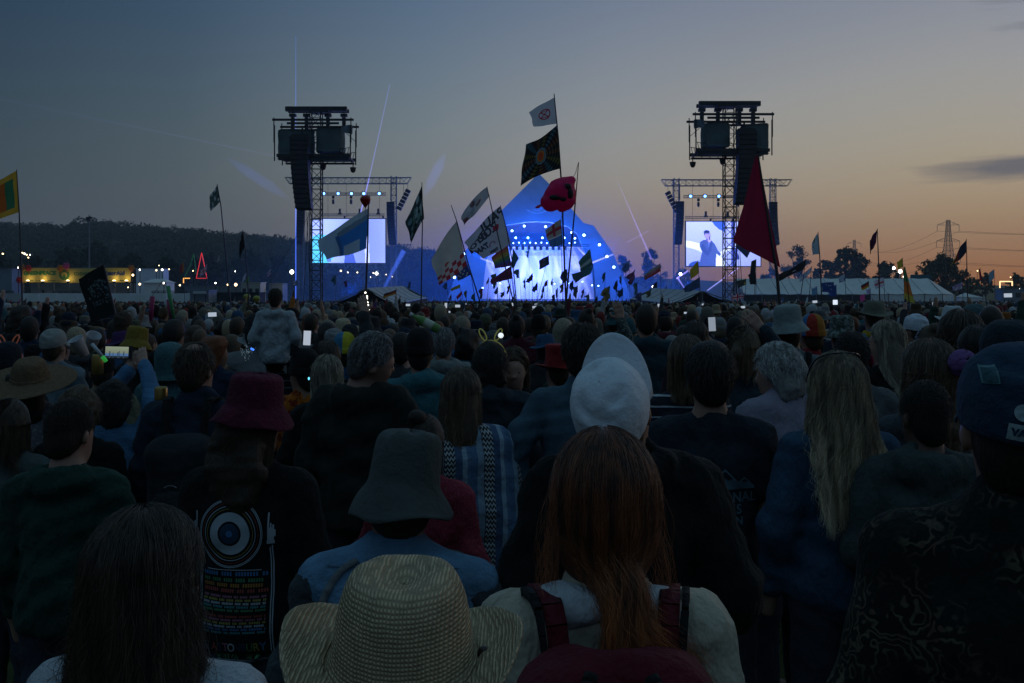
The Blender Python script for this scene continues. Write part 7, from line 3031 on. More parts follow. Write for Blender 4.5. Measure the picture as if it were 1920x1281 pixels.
def flag(label, pole, d, cloth_px, fn, waves=3.0, amp=.06, nu=44, nv=34, bow=0.0, pole_r=.022, name='flag', dy=.45, droop=0.0, ruf=.015):
    """pole: list of photo points from top to foot; cloth_px: hoist top, hoist foot, fly top, fly foot in photo pixels; fn(U, W) the printed colour (U from hoist to fly, W from foot to top)"""
    g = gz(0, d)
    top, foot = at(*pole[0], d), at(*pole[-1], d)
    # carry the pole on down to the hands of its bearer
    dirv = (foot - top).normalized()
    hand = foot + dirv * max(0.0, (foot.z - (g + 1.15)) / max(.2, -dirv.z))
    rt = empty(name, (hand.x, d, g))
    org = Vector(rt.location)
    mids = [at(*p, d) for p in pole[1:-1]]
    pts = [top] + mids + [hand]
    n = len(pts)
    MB().path([p - org for p in pts], [pole_r * (.45 + .55 * i / (n - 1)) for i in range(n)], 6).build('pole', M_POLE, rt)
    A, B, C_, D_ = [at(*p, d) for p in cloth_px]
    sz = max((C_ - A).length, .2)
    rs = random.Random(int(cloth_px[0][0] * 3 + cloth_px[0][1]))
    ph = rs.uniform(0, 6)

    def P(u, v):
        p = (B * (1 - u) + D_ * u) * (1 - v) + (A * (1 - u) + C_ * u) * v
        e = u * (1 - u) * 4
        w = math.sin(u * waves * 2 * PI * .5 + ph + v * 1.4) * (u ** .8)
        w2 = math.sin(u * waves * 5.1 + v * 5 + ph * 2) * u * .35
        off = Vector((0, (w + w2) * amp * sz + dy * u * sz, 0))
        off.z += -droop * e * sz + bow * e * sz * (v - .5) + .012 * sz * math.sin(v * 9 + u * 7 + ph) * u
        off.x += ruf * sz * math.sin(v * 8 + ph + u * 3) * (.3 + .7 * u)
        off.z += ruf * .7 * sz * math.sin(u * 6 + v * 4 + ph) * u
        return p + off - org
    o = paint_grid('cloth', P, lambda U, W: np.minimum(fn(U, W) * 1.5, .7), nu, nv, M_FLAG, rt)
    tag(rt, label, 'flag', FLAGS)
    return rt


def plain(c, c2=None, at_=.5, vert=True):
    def fn(U, W):
        out = blank(U, c)
        if c2:
            out[(U if vert else W) > at_] = c2
        return out
    return fn


def bands(cols, horizontal=True):
    def fn(U, W):
        out = blank(U, cols[0])
        t = (1 - W) if horizontal else U
        n = len(cols)
        for i, c in enumerate(cols):
            out[(t >= i / n) & (t < (i + 1) / n + 1e-6)] = c
        return out
    return fn


def patches(base, cols, seed, k=9, r=.16):
    rs = np.random.default_rng(seed)
    P = [(rs.uniform(0, 1), rs.uniform(0, 1), rs.uniform(.4, 1) * r, rs.uniform(.4, 1) * r, rs.integers(len(cols))) for _ in range(k)]

    def fn(U, W):
        out = blank(U, base)
        for x, y, a, b, c in P:
            out[ell(U, W, x, y, a, b)] = cols[c]
        return out
    return fn


def union_jack(U, W):
    out = blank(U, (.02, .04, .16))
    d1 = np.abs((U - .5) - (W - .5))
    d2 = np.abs((U - .5) + (W - .5))
    out[(d1 < .11) | (d2 < .11)] = (.45, .46, .5)
    out[(d1 < .045) | (d2 < .045)] = (.30, .02, .03)
    out[(np.abs(U - .5) < .12) | (np.abs(W - .5) < .17)] = (.45, .46, .5)
    out[(np.abs(U - .5) < .065) | (np.abs(W - .5) < .09)] = (.30, .02, .03)
    return out


def st_george(U, W):
    out = blank(U, (.40, .42, .45))
    out[(np.abs(U - .5) < .07) | (np.abs(W - .5) < .10)] = (.32, .03, .04)
    return out


def yellow_flag(U, W):
    out = blank(U, (.42, .25, .03))
    out[(W > .14) & (W < .86) & (U > .10)] = (.03, .13, .06)
    out[(W > .14) & (W < .86) & (U > .30)] = (.33, .085, .015)
    out[(W > .14) & (W < .86) & (U > .78)] = (.03, .13, .06)
    return out


flag('yellow flag with green and orange panels cut by the left edge', [(31, 318), (36, 400), (42, 585)], 24, [(31, 320), (36, 398), (-62, 358), (-60, 425)], yellow_flag, 2.2, .05, dy=.25)
flag('small dark green and white flag leaning left above the hill', [(407, 345), (414, 385), (432, 575)], 30, [(407, 347), (413, 378), (388, 370), (391, 395)], patches((.05, .09, .08), [(.30, .34, .34), (.03, .05, .05), (.25, .27, .26)], 3), 2, .10)
flag('thin black flag hanging limp above the red light triangle', [(455, 431), (460, 470), (467, 575)], 32, [(455, 431), (459, 462), (447, 455), (445, 487)], plain((.012, .013, .015)), 3, .2)


def blue_white(U, W):
    out = blank(U, (.03, .16, .46))
    out[W > .74 - .18 * U] = (.12, .20, .28)
    out[W > .86 - .10 * U] = (.28, .40, .50)
    out[(U > .62)] = (.24, .36, .48)
    out[(U > .58) & (U < .66) & (W < .7)] = (.04, .12, .28)
    out[(np.abs(U - .36) < .20) & (W < .32)] = (.24, .36, .50)
    return out


flag('big blue and white flag streaming before the left video screen', [(691, 383), (689, 470), (684, 600)], 16, [(691, 391), (687, 466), (586, 452), (606, 485)], blue_white, 2.6, .055, 70, 50, dy=.30, bow=.05)
flag('long dark flag with pale green patches hanging beside the left screen', [(791, 342), (792, 420), (789, 585)], 26, [(791, 347), (795, 410), (757, 412), (768, 455)], patches((.03, .055, .055), [(.14, .24, .24), (.22, .30, .30), (.012, .02, .02), (.10, .19, .17)], 8, 26, .12), 2.5, .10, bow=-.12)
flag('crumpled white and dark red flag leaning over the pyramid shoulder', [(913, 350), (925, 405), (967, 585)], 26, [(913, 351), (918, 367), (862, 402), (869, 422)], patches((.34, .36, .37), [(.17, .05, .06), (.30, .32, .33), (.14, .08, .09)], 14, 7, .20), 3, .14, bow=.10, droop=-.02)


def check_flag(U, W):
    out = blank(U, (.40, .40, .36))
    b = ((W < .30) | (U > 1.2))
    ck = (np.floor(U * 7).astype(int) + np.floor(W * 9).astype(int)) % 2 == 0
    out[b & ck] = (.30, .035, .045)
    out[b & ~ck] = (.42, .40, .40)
    out[poly(U, W, [(.52, .40), (.66, .37), (.70, .44), (.60, .46)])] = (.30, .04, .03)
    return out


flag('big cream flag with a red and white checked lower edge', [(846, 385), (857, 417), (877, 492), (906, 585)], 25, [(856, 415), (876, 497), (806, 485), (822, 536)], check_flag, 2.2, .06, 60, 46, bow=.06, dy=.3)


def text_flag():
    L = [('PAUL', .34, .30, .86, (.04, .05, .07)), ('ZOE', .30, .46, .64, (.04, .05, .07)), ('OTO', .26, .74, .62, (.04, .05, .07)), ('TAM', .22, .80, .36, (.04, .05, .08)), ('mam', .17, .55, .10, (.05, .06, .09))]
    T = []
    for s, size, x, y, c in L:
        V, F = text_tris(s, size, 'CENTER', 1, .012)
        V = V * np.array([.85, 1.0]) + np.array([x, y])
        T.append((V, F, c))

    def fn(U, W):
        out = blank(U, (.36, .40, .46))
        for V, F, c in T:
            out[raster(U, W, V, F)] = c
        out[ell(U, W, .22, .62, .05, .05) | ell(U, W, .29, .62, .05, .05) | poly(U, W, [(.17, .60), (.34, .60), (.255, .50)])] = (.28, .03, .06)
        r = np.hypot(U - .52, W - .28)
        out[(r < .10) & (r > .07) & (W > .26)] = (.20, .08, .14)
        return out
    return fn


flag('white hand-lettered flag with names and a heart seen from behind', [(938, 385), (950, 430), (962, 500), (968, 585)], 27, [(938, 387), (958, 455), (868, 456), (905, 483)], text_flag(), 2.2, .045, 130, 100, bow=.10, dy=.25)
flag('rainbow striped flag before the glowing stage', [(951, 456), (957, 500), (965, 570)], 48, [(951, 457), (960, 498), (921, 481), (928, 504)], bands([(.22, .05, .08), (.28, .12, .04), (.24, .22, .06), (.06, .16, .08), (.05, .08, .22), (.10, .05, .18)]), 2, .08)
flag('teal diamond-shaped flag beside the rainbow flag', [(962, 464), (958, 520), (956, 570)], 60, [(962, 465), (958, 498), (973, 484), (962, 505)], plain((.03, .12, .18)), 2, .1)
flag('dark crimson long flag below the rainbow flag', [(958, 498), (962, 530), (966, 570)], 52, [(958, 499), (962, 522), (919, 524), (920, 533)], patches((.10, .025, .06), [(.06, .02, .05), (.14, .04, .07)], 5), 2.4, .08)


def stars(U, W):
    out = blank(U, (.02, .05, .16))
    for x, y in ((.2, .3), (.35, .7), (.5, .45), (.65, .75), (.75, .35), (.88, .6), (.3, .15)):
        out[ell(U, W, x, y, .06, .08)] = (.35, .36, .28)
    return out


flag('navy flag with pale stars left of the stage', [(876, 496), (884, 520), (892, 575)], 50, [(876, 497), (883, 515), (854, 514), (858, 527)], stars, 2, .08)
flag('pale yellow-green flag low before the left stage wing', [(862, 533), (866, 575)], 60, [(862, 533), (863, 540), (844, 542), (845, 546)], plain((.24, .26, .06)), 2, .1)
flag('small red flag low before the left stage wing', [(866, 545), (869, 575)], 55, [(866, 546), (867, 552), (855, 556), (857, 563)], plain((.26, .03, .04)), 2, .1)


def hourglass(U, W):
    out = blank(U, (.40, .44, .50))
    X, Y = (U - .47) * 1.0, (W - .50) * 1.05
    r = np.hypot(X, Y)
    ink = (r < .25) & (r > .205)
    box = (np.abs(Y) < .165)
    ink |= box & (np.abs(np.abs(X) - np.abs(Y)) < .030) & (np.abs(X) < .16)
    ink |= (np.abs(np.abs(Y) - .15) < .02) & (np.abs(X) < .15)
    out[ink] = (.34, .025, .05)
    return out


flag('white flag with a red circled hourglass at the top of the tallest pole', [(1039, 176), (1047, 260), (1053, 350), (1061, 590)], 19, [(1040, 182), (1045, 232), (993, 207), (1001, 236)], hourglass, 2.0, .05, 80, 70, dy=.25)


def radial(U, W):
    out = blank(U, (.030, .038, .032))
    X, Y = U - .50, (W - .50)
    a = np.arctan2(Y, X)
    r = np.hypot(X * 1.1, Y)
    k = np.floor((a + PI) / (2 * PI) * 26).astype(int)
    cols = np.array([(.10, .05, .03), (.03, .035, .03), (.09, .085, .03), (.03, .03, .03), (.04, .09, .11), (.05, .03, .03)])
    out = cols[k % 6]
    dots = (np.sin(r * 75) > .1)
    out = np.where(dots[..., None], out, out * .35)
    for rr, c in ((.175, (.10, .17, .20)), (.145, (.03, .10, .10)), (.12, (.34, .12, .02)), (.085, (.30, .05, .02))):
        out[np.hypot(X * 1.25, Y * .85) < rr] = c
    return out


rt_rad = flag('dark flag of radiating coloured dots round an orange eye on the tallest pole', [(1046, 250), (1052, 320), (1053, 345)], 18.9, [(1045, 234), (1052, 316), (986, 270), (975, 346)], radial, 2.2, .07, 110, 90, dy=.25, bow=-.10)
bpy.data.objects.remove([c for c in rt_rad.children if c.name.startswith('pole')][0])

# pink inflatable on its own rod
S = SDF(.03)
k_ = 15.0 / FPX
C0 = at(1048, 362, 15)


def ip(px, py, dy=0.0):
    p = at(px, py, 15) - C0
    return (p.x, dy, p.z)


S.cap(ip(1032, 378), ip(1052, 358), .15, .19, .10).cap(ip(1052, 358), ip(1072, 336), .17, .06, .10).ell(ip(1060, 372), (.16, .14, .17), .08).cap(ip(1060, 380), ip(1055, 393), .10, .05, .06).cap(ip(1030, 382), ip(1022, 377), .06, .03, .03).cap(ip(1018, 382), ip(1006, 390), .012, .028, .02).cap(ip(1022, 378), ip(1016, 384), .02, .02, .02)
S.folds = (.008, 4)
rt = empty('pink_inflatable', C0)
link('balloon_body', S.mesh('balloon_body'), rt, mat('pink_foil', (.80, .055, .27), .4, .4, var=.12, bump=.15, bscale=5, transl=.75))
for (px, py, a, b) in ((1062, 352, .07, .05), (1040, 372, .09, .045), (1068, 365, .05, .08), (1055, 375, .05, .04)):
    mb = blob((0, 0, 0), (a, .03, b), 10, 6)
    o = mb.build('black_spot', mat('black_print', (.012, .01, .012), .5), rt, True)
    o.location = Vector(ip(px, py, -.16))
tag(rt, 'shiny pink inflatable animal with black spots floating before the pyramid top', 'inflatable')
p0, p1 = at(1085, 304, 15), at(1058, 600, 15)
dv = (p1 - p0).normalized()
hand = p1 + dv * max(0, (p1.z - (gz(0, 15) + 1.1)) / -dv.z)
rt = empty('fishing_rod_pole', Vector((hand.x, 15, gz(0, 15))))
o_ = Vector(rt.location)
MB().path([p0 - o_, at(1077, 400, 15) - o_, hand - o_], [.006, .012, .02], 6).build('rod', M_POLE, rt)
MB().path([p0 - o_, at(1079, 325, 15) - o_, at(1072, 336, 15) - o_], .004, 4).build('string', M_POLE, rt)
tag(rt, 'long thin rod that tethers the pink inflatable', 'pole')


def england_sky(U, W):
    out = blank(U, (.05, .14, .30))
    m = W > .42
    out[m] = (.24, .24, .22)
    out[m & ((np.abs(U - .5) < .08) | (np.abs(W - .70) < .07))] = (.24, .03, .05)
    out[(W < .44) & (W > .38)] = (.40, .44, .5)
    out[(np.abs(U - .55) < .04) & (W < .36)] = (.03, .08, .22)
    return out


flag('flag half red cross half blue before the stage lights', [(1052, 405), (1053, 470), (1056, 570)], 45, [(1052, 411), (1055, 458), (1022, 432), (1032, 462)], england_sky, 2.2, .06, 50, 50, bow=.1)
flag('dark flag with curled letters before the stage glow', [(1029, 478), (1008, 560)], 70, [(1029, 479), (1030, 496), (1011, 488), (1012, 506)], patches((.03, .05, .09), [(.10, .12, .16), (.08, .03, .06)], 6, 6, .2), 2, .1)
flag('green flag leaning before the right stage wing', [(1106, 466), (1111, 500), (1116, 575)], 55, [(1106, 467), (1112, 498), (1086, 490), (1090, 510)], bands([(.04, .13, .12), (.03, .10, .10), (.22, .30, .30), (.03, .09, .10)], True), 2, .08)
flag('long teal flag trailing below the green flag', [(1112, 498), (1115, 530), (1118, 575)], 58, [(1112, 499), (1108, 513), (1072, 515), (1080, 530)], plain((.03, .10, .12), (.04, .07, .10), .5), 3, .08)
flag('tall red pennant flag hanging in a long triangle beside the right tower', [(1421, 288), (1443, 430), (1456, 505), (1461, 600)], 13, [(1421, 290), (1463, 502), (1417, 296), (1376, 455)], lambda U, W: blank(U, (.20, .014, .035)), 3.4, .06, 60, 70, dy=.12, bow=.0, ruf=.035, pole_r=.026)
flag('white flag with a green edge high over the trees', [(1534, 435), (1537, 480), (1541, 570)], 30, [(1533, 437), (1538, 476), (1524, 456), (1526, 478)], patches((.22, .32, .36), [(.05, .16, .10), (.30, .36, .40)], 4, 4, .25), 2, .12)
flag('purple ribbon-like flag with trailing strings over the oak', [(1645, 429), (1647, 480), (1650, 580)], 28, [(1645, 430), (1643, 455), (1634, 450), (1634, 478)], patches((.07, .02, .06), [(.04, .012, .03)], 4), 3, .2)
flag('small yellow flag by the floodlights', [(1692, 483), (1696, 540), (1699, 575)], 45, [(1692, 484), (1694, 500), (1684, 492), (1685, 506)], plain((.34, .28, .03)), 2, .1)
flag('tall feather flag fading from green through orange to yellow', [(1697, 500), (1702, 540), (1706, 580)], 38, [(1697, 501), (1716, 570), (1696, 501), (1697, 562)], bands([(.04, .17, .06), (.05, .16, .06), (.34, .10, .02), (.36, .12, .02), (.30, .28, .04)], True), 2, .1)
flag('dark flag with a black red and gold tail by the pylon', [(1812, 448), (1813, 500), (1815, 575)], 34, [(1812, 450), (1813, 472), (1797, 488), (1788, 498)], bands([(.02, .025, .04), (.02, .025, .04), (.20, .03, .02), (.30, .20, .02)], False), 2.5, .12, bow=.2)
flag('union flag low in the crowd right of the tower', [(1396, 548), (1394, 585)], 60, [(1396, 549), (1394, 562), (1373, 553), (1373, 566)], union_jack, 2, .08, 50, 30)
flag('dark blue southern-cross flag before the marquee', [(1563, 528), (1566, 575)], 60, [(1563, 529), (1566, 548), (1543, 530), (1545, 548)], patches((.02, .05, .16), [(.30, .32, .36)], 2, 4, .08), 2, .08)
flag('second blue southern-cross flag beside the first', [(1568, 533), (1569, 575)], 64, [(1568, 534), (1569, 556), (1555, 540), (1556, 556)], patches((.02, .05, .18), [(.28, .05, .05), (.30, .32, .36)], 9, 3, .09), 2, .08)
flag('black red and gold tricolour low before the marquee', [(1629, 526), (1631, 575)], 62, [(1629, 527), (1630, 538), (1617, 536), (1619, 545)], bands([(.02, .02, .022), (.26, .03, .02), (.36, .24, .02)]), 2, .1)
flag('white flag with a red cross before the marquee', [(1657, 519), (1660, 575)], 58, [(1657, 520), (1658, 536), (1641, 527), (1644, 543)], st_george, 2, .1)
flag('pale lilac flag before the marquee beneath the tricolour', [(1632, 540), (1633, 575)], 66, [(1632, 541), (1632, 550), (1625, 544), (1626, 552)], plain((.28, .28, .42)), 2, .1)
flag('white flag with blue motif over the left end of the marquee', [(1584, 513), (1587, 570)], 55, [(1584, 514), (1586, 527), (1574, 520), (1575, 531)], patches((.24, .32, .38), [(.05, .12, .25)], 3, 3, .2), 2, .1)
flag('sky blue spotted flag before the dark marquee wall', [(1532, 536), (1533, 575)], 60, [(1532, 537), (1533, 551), (1523, 542), (1524, 555)], patches((.08, .20, .32), [(.30, .34, .38)], 7, 6, .12), 2, .1)
flag('tattered black and white flag left of the thin-crowned tree', [(1511, 486), (1505, 530), (1498, 575)], 40, [(1511, 487), (1507, 506), (1464, 518), (1466, 527)], patches((.02, .022, .024), [(.26, .28, .30), (.03, .03, .03)], 5, 6, .16), 3, .1)
flag('checked white and blue flag over the marquee end', [(1522, 499), (1516, 575)], 46, [(1522, 500), (1520, 512), (1503, 519), (1503, 530)], patches((.28, .34, .42), [(.05, .10, .24)], 5, 6, .12), 2, .1)
flag('red crescent-shaped flag by the far lit stall', [(1838, 502), (1843, 560)], 70, [(1838, 503), (1842, 525), (1836, 506), (1838, 526)], plain((.26, .03, .03)), 2, .2)
flag('pale teal flag near the right edge', [(1864, 504), (1866, 560)], 70, [(1864, 505), (1865, 520), (1856, 512), (1857, 533)], plain((.14, .24, .28)), 2, .1)
flag('white and violet crossed flag right of the marquee', [(1805, 528), (1806, 575)], 60, [(1805, 529), (1804, 542), (1789, 537), (1791, 546)], patches((.20, .18, .28), [(.34, .34, .38)], 6, 5, .2), 2, .1)
flag('yellow flag before the right video screen corner', [(1309, 488), (1311, 540), (1313, 575)], 60, [(1309, 489), (1311, 512), (1295, 506), (1297, 525)], plain((.32, .26, .03)), 2, .12)
flag('dark blue flag under the yellow flag', [(1312, 518), (1314, 575)], 64, [(1312, 519), (1312, 540), (1284, 541), (1288, 549)], plain((.03, .06, .12)), 2, .1)
flag('red and pale lettered flag right of the pyramid', [(1238, 493), (1240, 570)], 62, [(1238, 494), (1239, 508), (1209, 515), (1211, 527)], bands([(.20, .20, .20), (.22, .10, .11), (.26, .03, .04)]), 2, .1)
flag('dark hanging flag behind the singer screen mast', [(1418, 485), (1417, 575)], 60, [(1418, 486), (1416, 525), (1410, 490), (1406, 528)], plain((.016, .02, .024)), 2, .15)
flag('dark flag with a yellow mark below the right screen', [(1399, 522), (1397, 575)], 64, [(1399, 523), (1399, 534), (1383, 527), (1385, 540)], patches((.04, .05, .04), [(.24, .20, .04)], 3, 2, .2), 2, .1)
flag('black drooping flag at the right screen corner', [(1416, 500), (1414, 575)], 70, [(1416, 501), (1419, 534), (1405, 516), (1408, 533)], plain((.014, .016, .02)), 2, .2)
flag('grey diamond flag under the red pennant', [(1385, 455), (1386, 575)], 55, [(1385, 456), (1411, 462), (1379, 462), (1402, 484)], plain((.05, .07, .13)), 2, .1)
flag('small union flag before the light triangle', [(1, 1), (2, 2)], 60, [(1, 1), (1, 1), (1, 1), (1, 1)], union_jack) if False else None
flag('faded union flag before the red light triangle', [(389, 494), (386, 560)], 70, [(389, 495), (386, 512), (373, 507), (372, 520)], union_jack, 2, .1, 40, 26)
flag('red and orange feather flag left of the light triangle', [(345, 490), (346, 560)], 75, [(345, 491), (345, 510), (337, 497), (335, 513)], plain((.20, .10, .03), (.18, .03, .03), .4), 2, .1)
flag('pale striped flag left of the bright floodlight', [(508, 503), (508, 560)], 75, [(508, 504), (508, 516), (500, 512), (500, 522)], bands([(.30, .30, .36), (.12, .06, .12), (.30, .30, .36), (.12, .06, .12)]), 2, .1)
flag('white and violet flag by the cream cabin', [(463, 509), (460, 560)], 72, [(463, 510), (459, 525), (454, 520), (451, 531)], plain((.28, .28, .36)), 2, .1)
flag('bright green flag by the cream cabin', [(467, 516), (466, 560)], 74, [(467, 517), (466, 530), (460, 523), (459, 531)], plain((.07, .26, .05)), 2, .1)
flag('pale flag strung high left of the tower', [(412, 476), (412, 560)], 80, [(412, 477), (412, 488), (406, 486), (405, 493)], plain((.16, .17, .20)), 2, .1)
flag('red slanting banner beside the small cream tent', [(305, 526), (290, 548)], 70, [(305, 526), (301, 534), (296, 538), (290, 547)], plain((.26, .03, .04)), 1, .05)
flag('black red and gold flag beside the raised hand', [(743, 541), (742, 575)], 40, [(743, 543), (742, 552), (718, 552), (716, 560)], bands([(.02, .02, .02), (.20, .04, .02), (.28, .18, .03)]), 2, .08)
flag('small pink flag low in the marquee crowd', [(1622, 550), (1624, 575)], 60, [(1621, 551), (1622, 563), (1614, 555), (1615, 566)], plain((.42, .06, .20)), 2, .15)
flag('striped pale flag right of the bright floodlight', [(556, 524), (556, 565)], 90, [(556, 525), (556, 536), (549, 529), (548, 537)], bands([(.28, .30, .34), (.06, .08, .14), (.28, .30, .34), (.06, .08, .14)]), 2, .1)

# the black banner on a frame at the left
def ghost_banner(U, W):
    out = blank(U, (.010, .012, .012))
    rs = np.random.default_rng(2)
    for _ in range(70):
        x, y = .5 + rs.normal() * .16, .62 + rs.normal() * .12
        out[ell(U, W, x, y, rs.uniform(.012, .05), rs.uniform(.008, .03))] = (.05, .085, .085) if rs.uniform() < .7 else (.012, .015, .015)
    for _ in range(30):
        x, y = .12 + rs.normal() * .07, .52 + rs.normal() * .12
        out[ell(U, W, x, y, rs.uniform(.01, .04), rs.uniform(.008, .03))] = (.06, .10, .11)
    V, F = text_tris('1021', .20, 'CENTER', 1.1, -.004)
    out[raster(1 - U, W, V * np.array([1.15, .75]) + np.array([.48, .33]), F)] = (.10, .15, .16)
    return out


flag('black banner with a pale ghostly print and the number 1021 at the left', [(194, 497), (216, 590), (223, 640)], 11.5, [(193, 497), (216, 588), (145, 523), (171, 606)], ghost_banner, 1.2, .02, 90, 110, dy=.05, name='banner_flag')


# many smaller flags silhouetted in front of the stage
def stage_flags():
    rs = random.Random(77)
    cols = [((.02, .04, .08), 'dark blue'), ((.03, .05, .06), 'slate'), ((.08, .02, .04), 'dark red'), ((.03, .08, .08), 'deep teal'), ((.05, .05, .10), 'indigo'), ((.10, .09, .03), 'olive'), ((.02, .022, .03), 'black')]
    spots = [(934, 538, 10), (946, 545, 8), (955, 535, 9), (973, 505, 10), (985, 520, 9), (992, 466, 7), (999, 512, 12), (1008, 528, 10), (1020, 535, 9), (1027, 525, 9), (1036, 522, 7), (1046, 540, 12), (1057, 530, 9), (1064, 505, 12), (1075, 525, 10), (1083, 535, 11), (1095, 540, 9), (1104, 548, 8), (1120, 555, 8), (1143, 536, 14), (1158, 525, 12),
             (1168, 540, 10), (1180, 488, 15), (1190, 505, 15), (1195, 530, 13), (1202, 548, 10), (1220, 540, 10), (1232, 528, 10), (1250, 535, 9), (1165, 515, 8), (905, 540, 9), (890, 550, 8), (917, 520, 8), (875, 545, 8), (1240, 550, 9), (965, 552, 8), (1135, 510, 9), (846, 552, 7), (930, 512, 12), (1175, 560, 7), (1018, 548, 8), (1040, 552, 7), (838, 530, 8), (770, 528, 9), (650, 525, 9), (630, 515, 9)]
    used = {}
    places = [(860, 'left of the stage'), (940, 'before the left stage wing'), (1000, 'before the left half of the stage glow'), (1060, 'before the right half of the stage glow'), (1130, 'before the right stage wing'), (1210, 'just right of the pyramid'), (1300, 'between pyramid and right screen')]
    shape = ['flapping', 'drooping', 'streaming', 'pointed', 'crumpled']
    for i, (x, y, sz) in enumerate(spots):
        c, cn = cols[i % len(cols)]
        d = 70 + (560 - y) * 1.2 + rs.uniform(-6, 14)
        sz *= 1.3
        h = sz * rs.uniform(.7, 1.2)
        lean = rs.uniform(-5, 5)
        dr = rs.uniform(.1, 1.1) * sz
        pl = next(p for lim, p in places if x < lim)
        lab = 'small %s %s flag %s' % (shape[i % 5], cn, pl)
        n = used.get(lab, 0)
        used[lab] = n + 1
        if n:
            lab += ', higher up' if n == 1 else ', lower down'
        flag(lab, [(x, y - 1), (x + lean * .3, y + 20), (x + lean, 572)], d, [(x, y), (x + lean * .1, y + sz * rs.uniform(.8, 1.4)), (x - sz * rs.uniform(.3, .9), y + sz * rs.uniform(.15, .9)), (x - sz * rs.uniform(.0, .7), y + sz * rs.uniform(1.1, 2.0))], patches(c, [tuple(v * 1.8 for v in c), tuple(v * .6 for v in c)], i, 4, .25), 2.6, .22, 18, 14, pole_r=.035, bow=rs.uniform(-.2, .2), ruf=.13)


stage_flags()
# =================================================================== things people hold and wear
def lit_mat(name, c, e):
    return mat(name, c, .4, .3, var=0, emit=c, estr=e)


def phone(px, py, d, label, w=.075, h=.15, land_=True, tilt=0.0, bright=.5, grp='lit phones held up in the crowd', pic=None):
    if land_:
        w, h = h, w
    rt = empty('phone', at(px, py, d))
    rt.rotation_euler = (R(rng.uniform(-8, 4)), R(tilt), R(rng.uniform(-12, 12)))
    MB().box((0, 0, 0), (w, .009, h)).build('case', mat('phone_case', (.01, .01, .012), .3, .5), rt)
    if pic:
        paint_grid('screen', lambda u, v: Vector(((u - .5) * w * .80 - w * .03, -.0055, (v - .5) * h * .86)), pic, 40, 22, mat('phone_picture', attr='print', var=0, emit='attr', estr=1.0), rt)
    else:
        MB().box((0, -.0045, 0), (w * .9, .002, h * .9)).build('screen', lit_mat('phone_light_%d' % int(bright * 10), (.62, .68, .78), bright), rt)
    tag(rt, label, 'phone', grp)
    return rt


def phone_pic(U, W):
    out = blank(U, (.20, .23, .16)) * (0.5 + .6 * W[..., None])
    out[W < .42] = (.06, .13, .26)
    out[W < .20] = (.012, .016, .02)
    for x, h in ((.2, .6), (.34, .5), (.55, .55), (.62, .62), (.8, .6)):
        out[(np.abs(U - x) < .015) & (W < h)] = (.03, .05, .08)
    return out


hp = world_of(P30, (.07, .26, 1.99))
ph = phone(221, 661, P30.d + .20, 'black phone filming the stage, held up by the woman in the blue jumper', .075, .155, True, 2, pic=phone_pic, grp=None)
phone(1335, 608, 9.0, 'bright upright phone beside the middle-parted dark hair', .07, .14, False, -3, .35)
phone(1566, 567, 16, 'square white lit tablet held above the crowd before the marquee', .085, .085, False, 0, 1.2)
_ph = [(576, 634, 9), (208, 594, 40), (765, 572, 30), (836, 573, 26), (858, 574, 26), (838, 586, 20), (837, 590, 20), (1002, 576, 30), (1003, 583, 24), (735, 577, 34), (1288, 588, 22), (1299, 583, 26), (1750, 571, 30), (1836, 574, 24), (1528, 566, 28), (1318, 573, 34), (730, 574, 44), (1393, 576, 30), (1235, 574, 30), (398, 590, 16), (1890, 554, 17), (961, 571, 40), (872, 571, 44), (1005, 571, 44)]
for i, (px, py, d) in enumerate(_ph):
    side = 'left of the child on shoulders' if px < 480 else 'left of the stage glow' if px < 900 else 'below the stage glow' if px < 1100 else 'before the right tower' if px < 1450 else 'before the marquee'
    phone(px, py, d, 'small lit phone screen far in the crowd ' + side, .075, .145, i % 3 > 0, rng.uniform(-8, 8), .6)

# fairy lights up the blue flag's pole, and the red balloon on top
rt = empty('fairy_lights', at(684, 640, 16))
_o = Vector(rt.location)
for k, (x, y) in enumerate([(685, 549), (688, 560), (689, 567), (693, 576), (692, 580), (684, 587), (684, 596), (686, 606), (687, 616), (690, 572), (688, 556)]):
    b = blob((0, 0, 0), (.014, .014, .014), 8, 6).build('bulb', lit_mat('fairy_bulb', (1, .92, .8), 4.0), rt, True)
    b.location = at(x, y, 15.9) - _o
tag(rt, 'string of tiny white fairy lights down the blue flag pole', 'lights')


def balloon(px, py, d, r, m, label, h=1.35):
    rt = empty('balloon', at(px, py, d))
    prof = smooth_prof([(.004, -h * 1.12), (.012, -h * 1.08), (.25, -h * .85), (.72, -h * .35), (1, .1), (.92, .5), (.55, .88), (.01, 1.0)], 16)
    MB().lathe([(a * r, b * r) for a, b in prof], n=16).build('skin', m, rt, True)
    MB().lathe([(r * .12, -h * 1.22 * r), (r * .04, -h * 1.12 * r)], n=8).tube((0, 0, -h * 1.2 * r), (0, 0, -h * 2.2 * r), r * .03).build('knot', m, rt)
    tag(rt, label, 'balloon')


balloon(685, 376, 15.9, .085, mat('red_rubber', (.40, .02, .015), .3, .5, transl=.3), 'red balloon tied to the top of the blue flag pole')
balloon(885, 466, 40, .16, mat('maroon_rubber', (.13, .014, .04), .3, .5, transl=.3), 'dark red balloon beside the hand-lettered flag')
for px, py, n in ((463, 558, 'nearer'), (481, 561, 'farther')):
    balloon(px, py, 60, .22, mat('yellow_rubber', (.34, .34, .04), .4, .4, transl=.3), n + ' round yellow balloon with a dark face-like mark left of the tower')


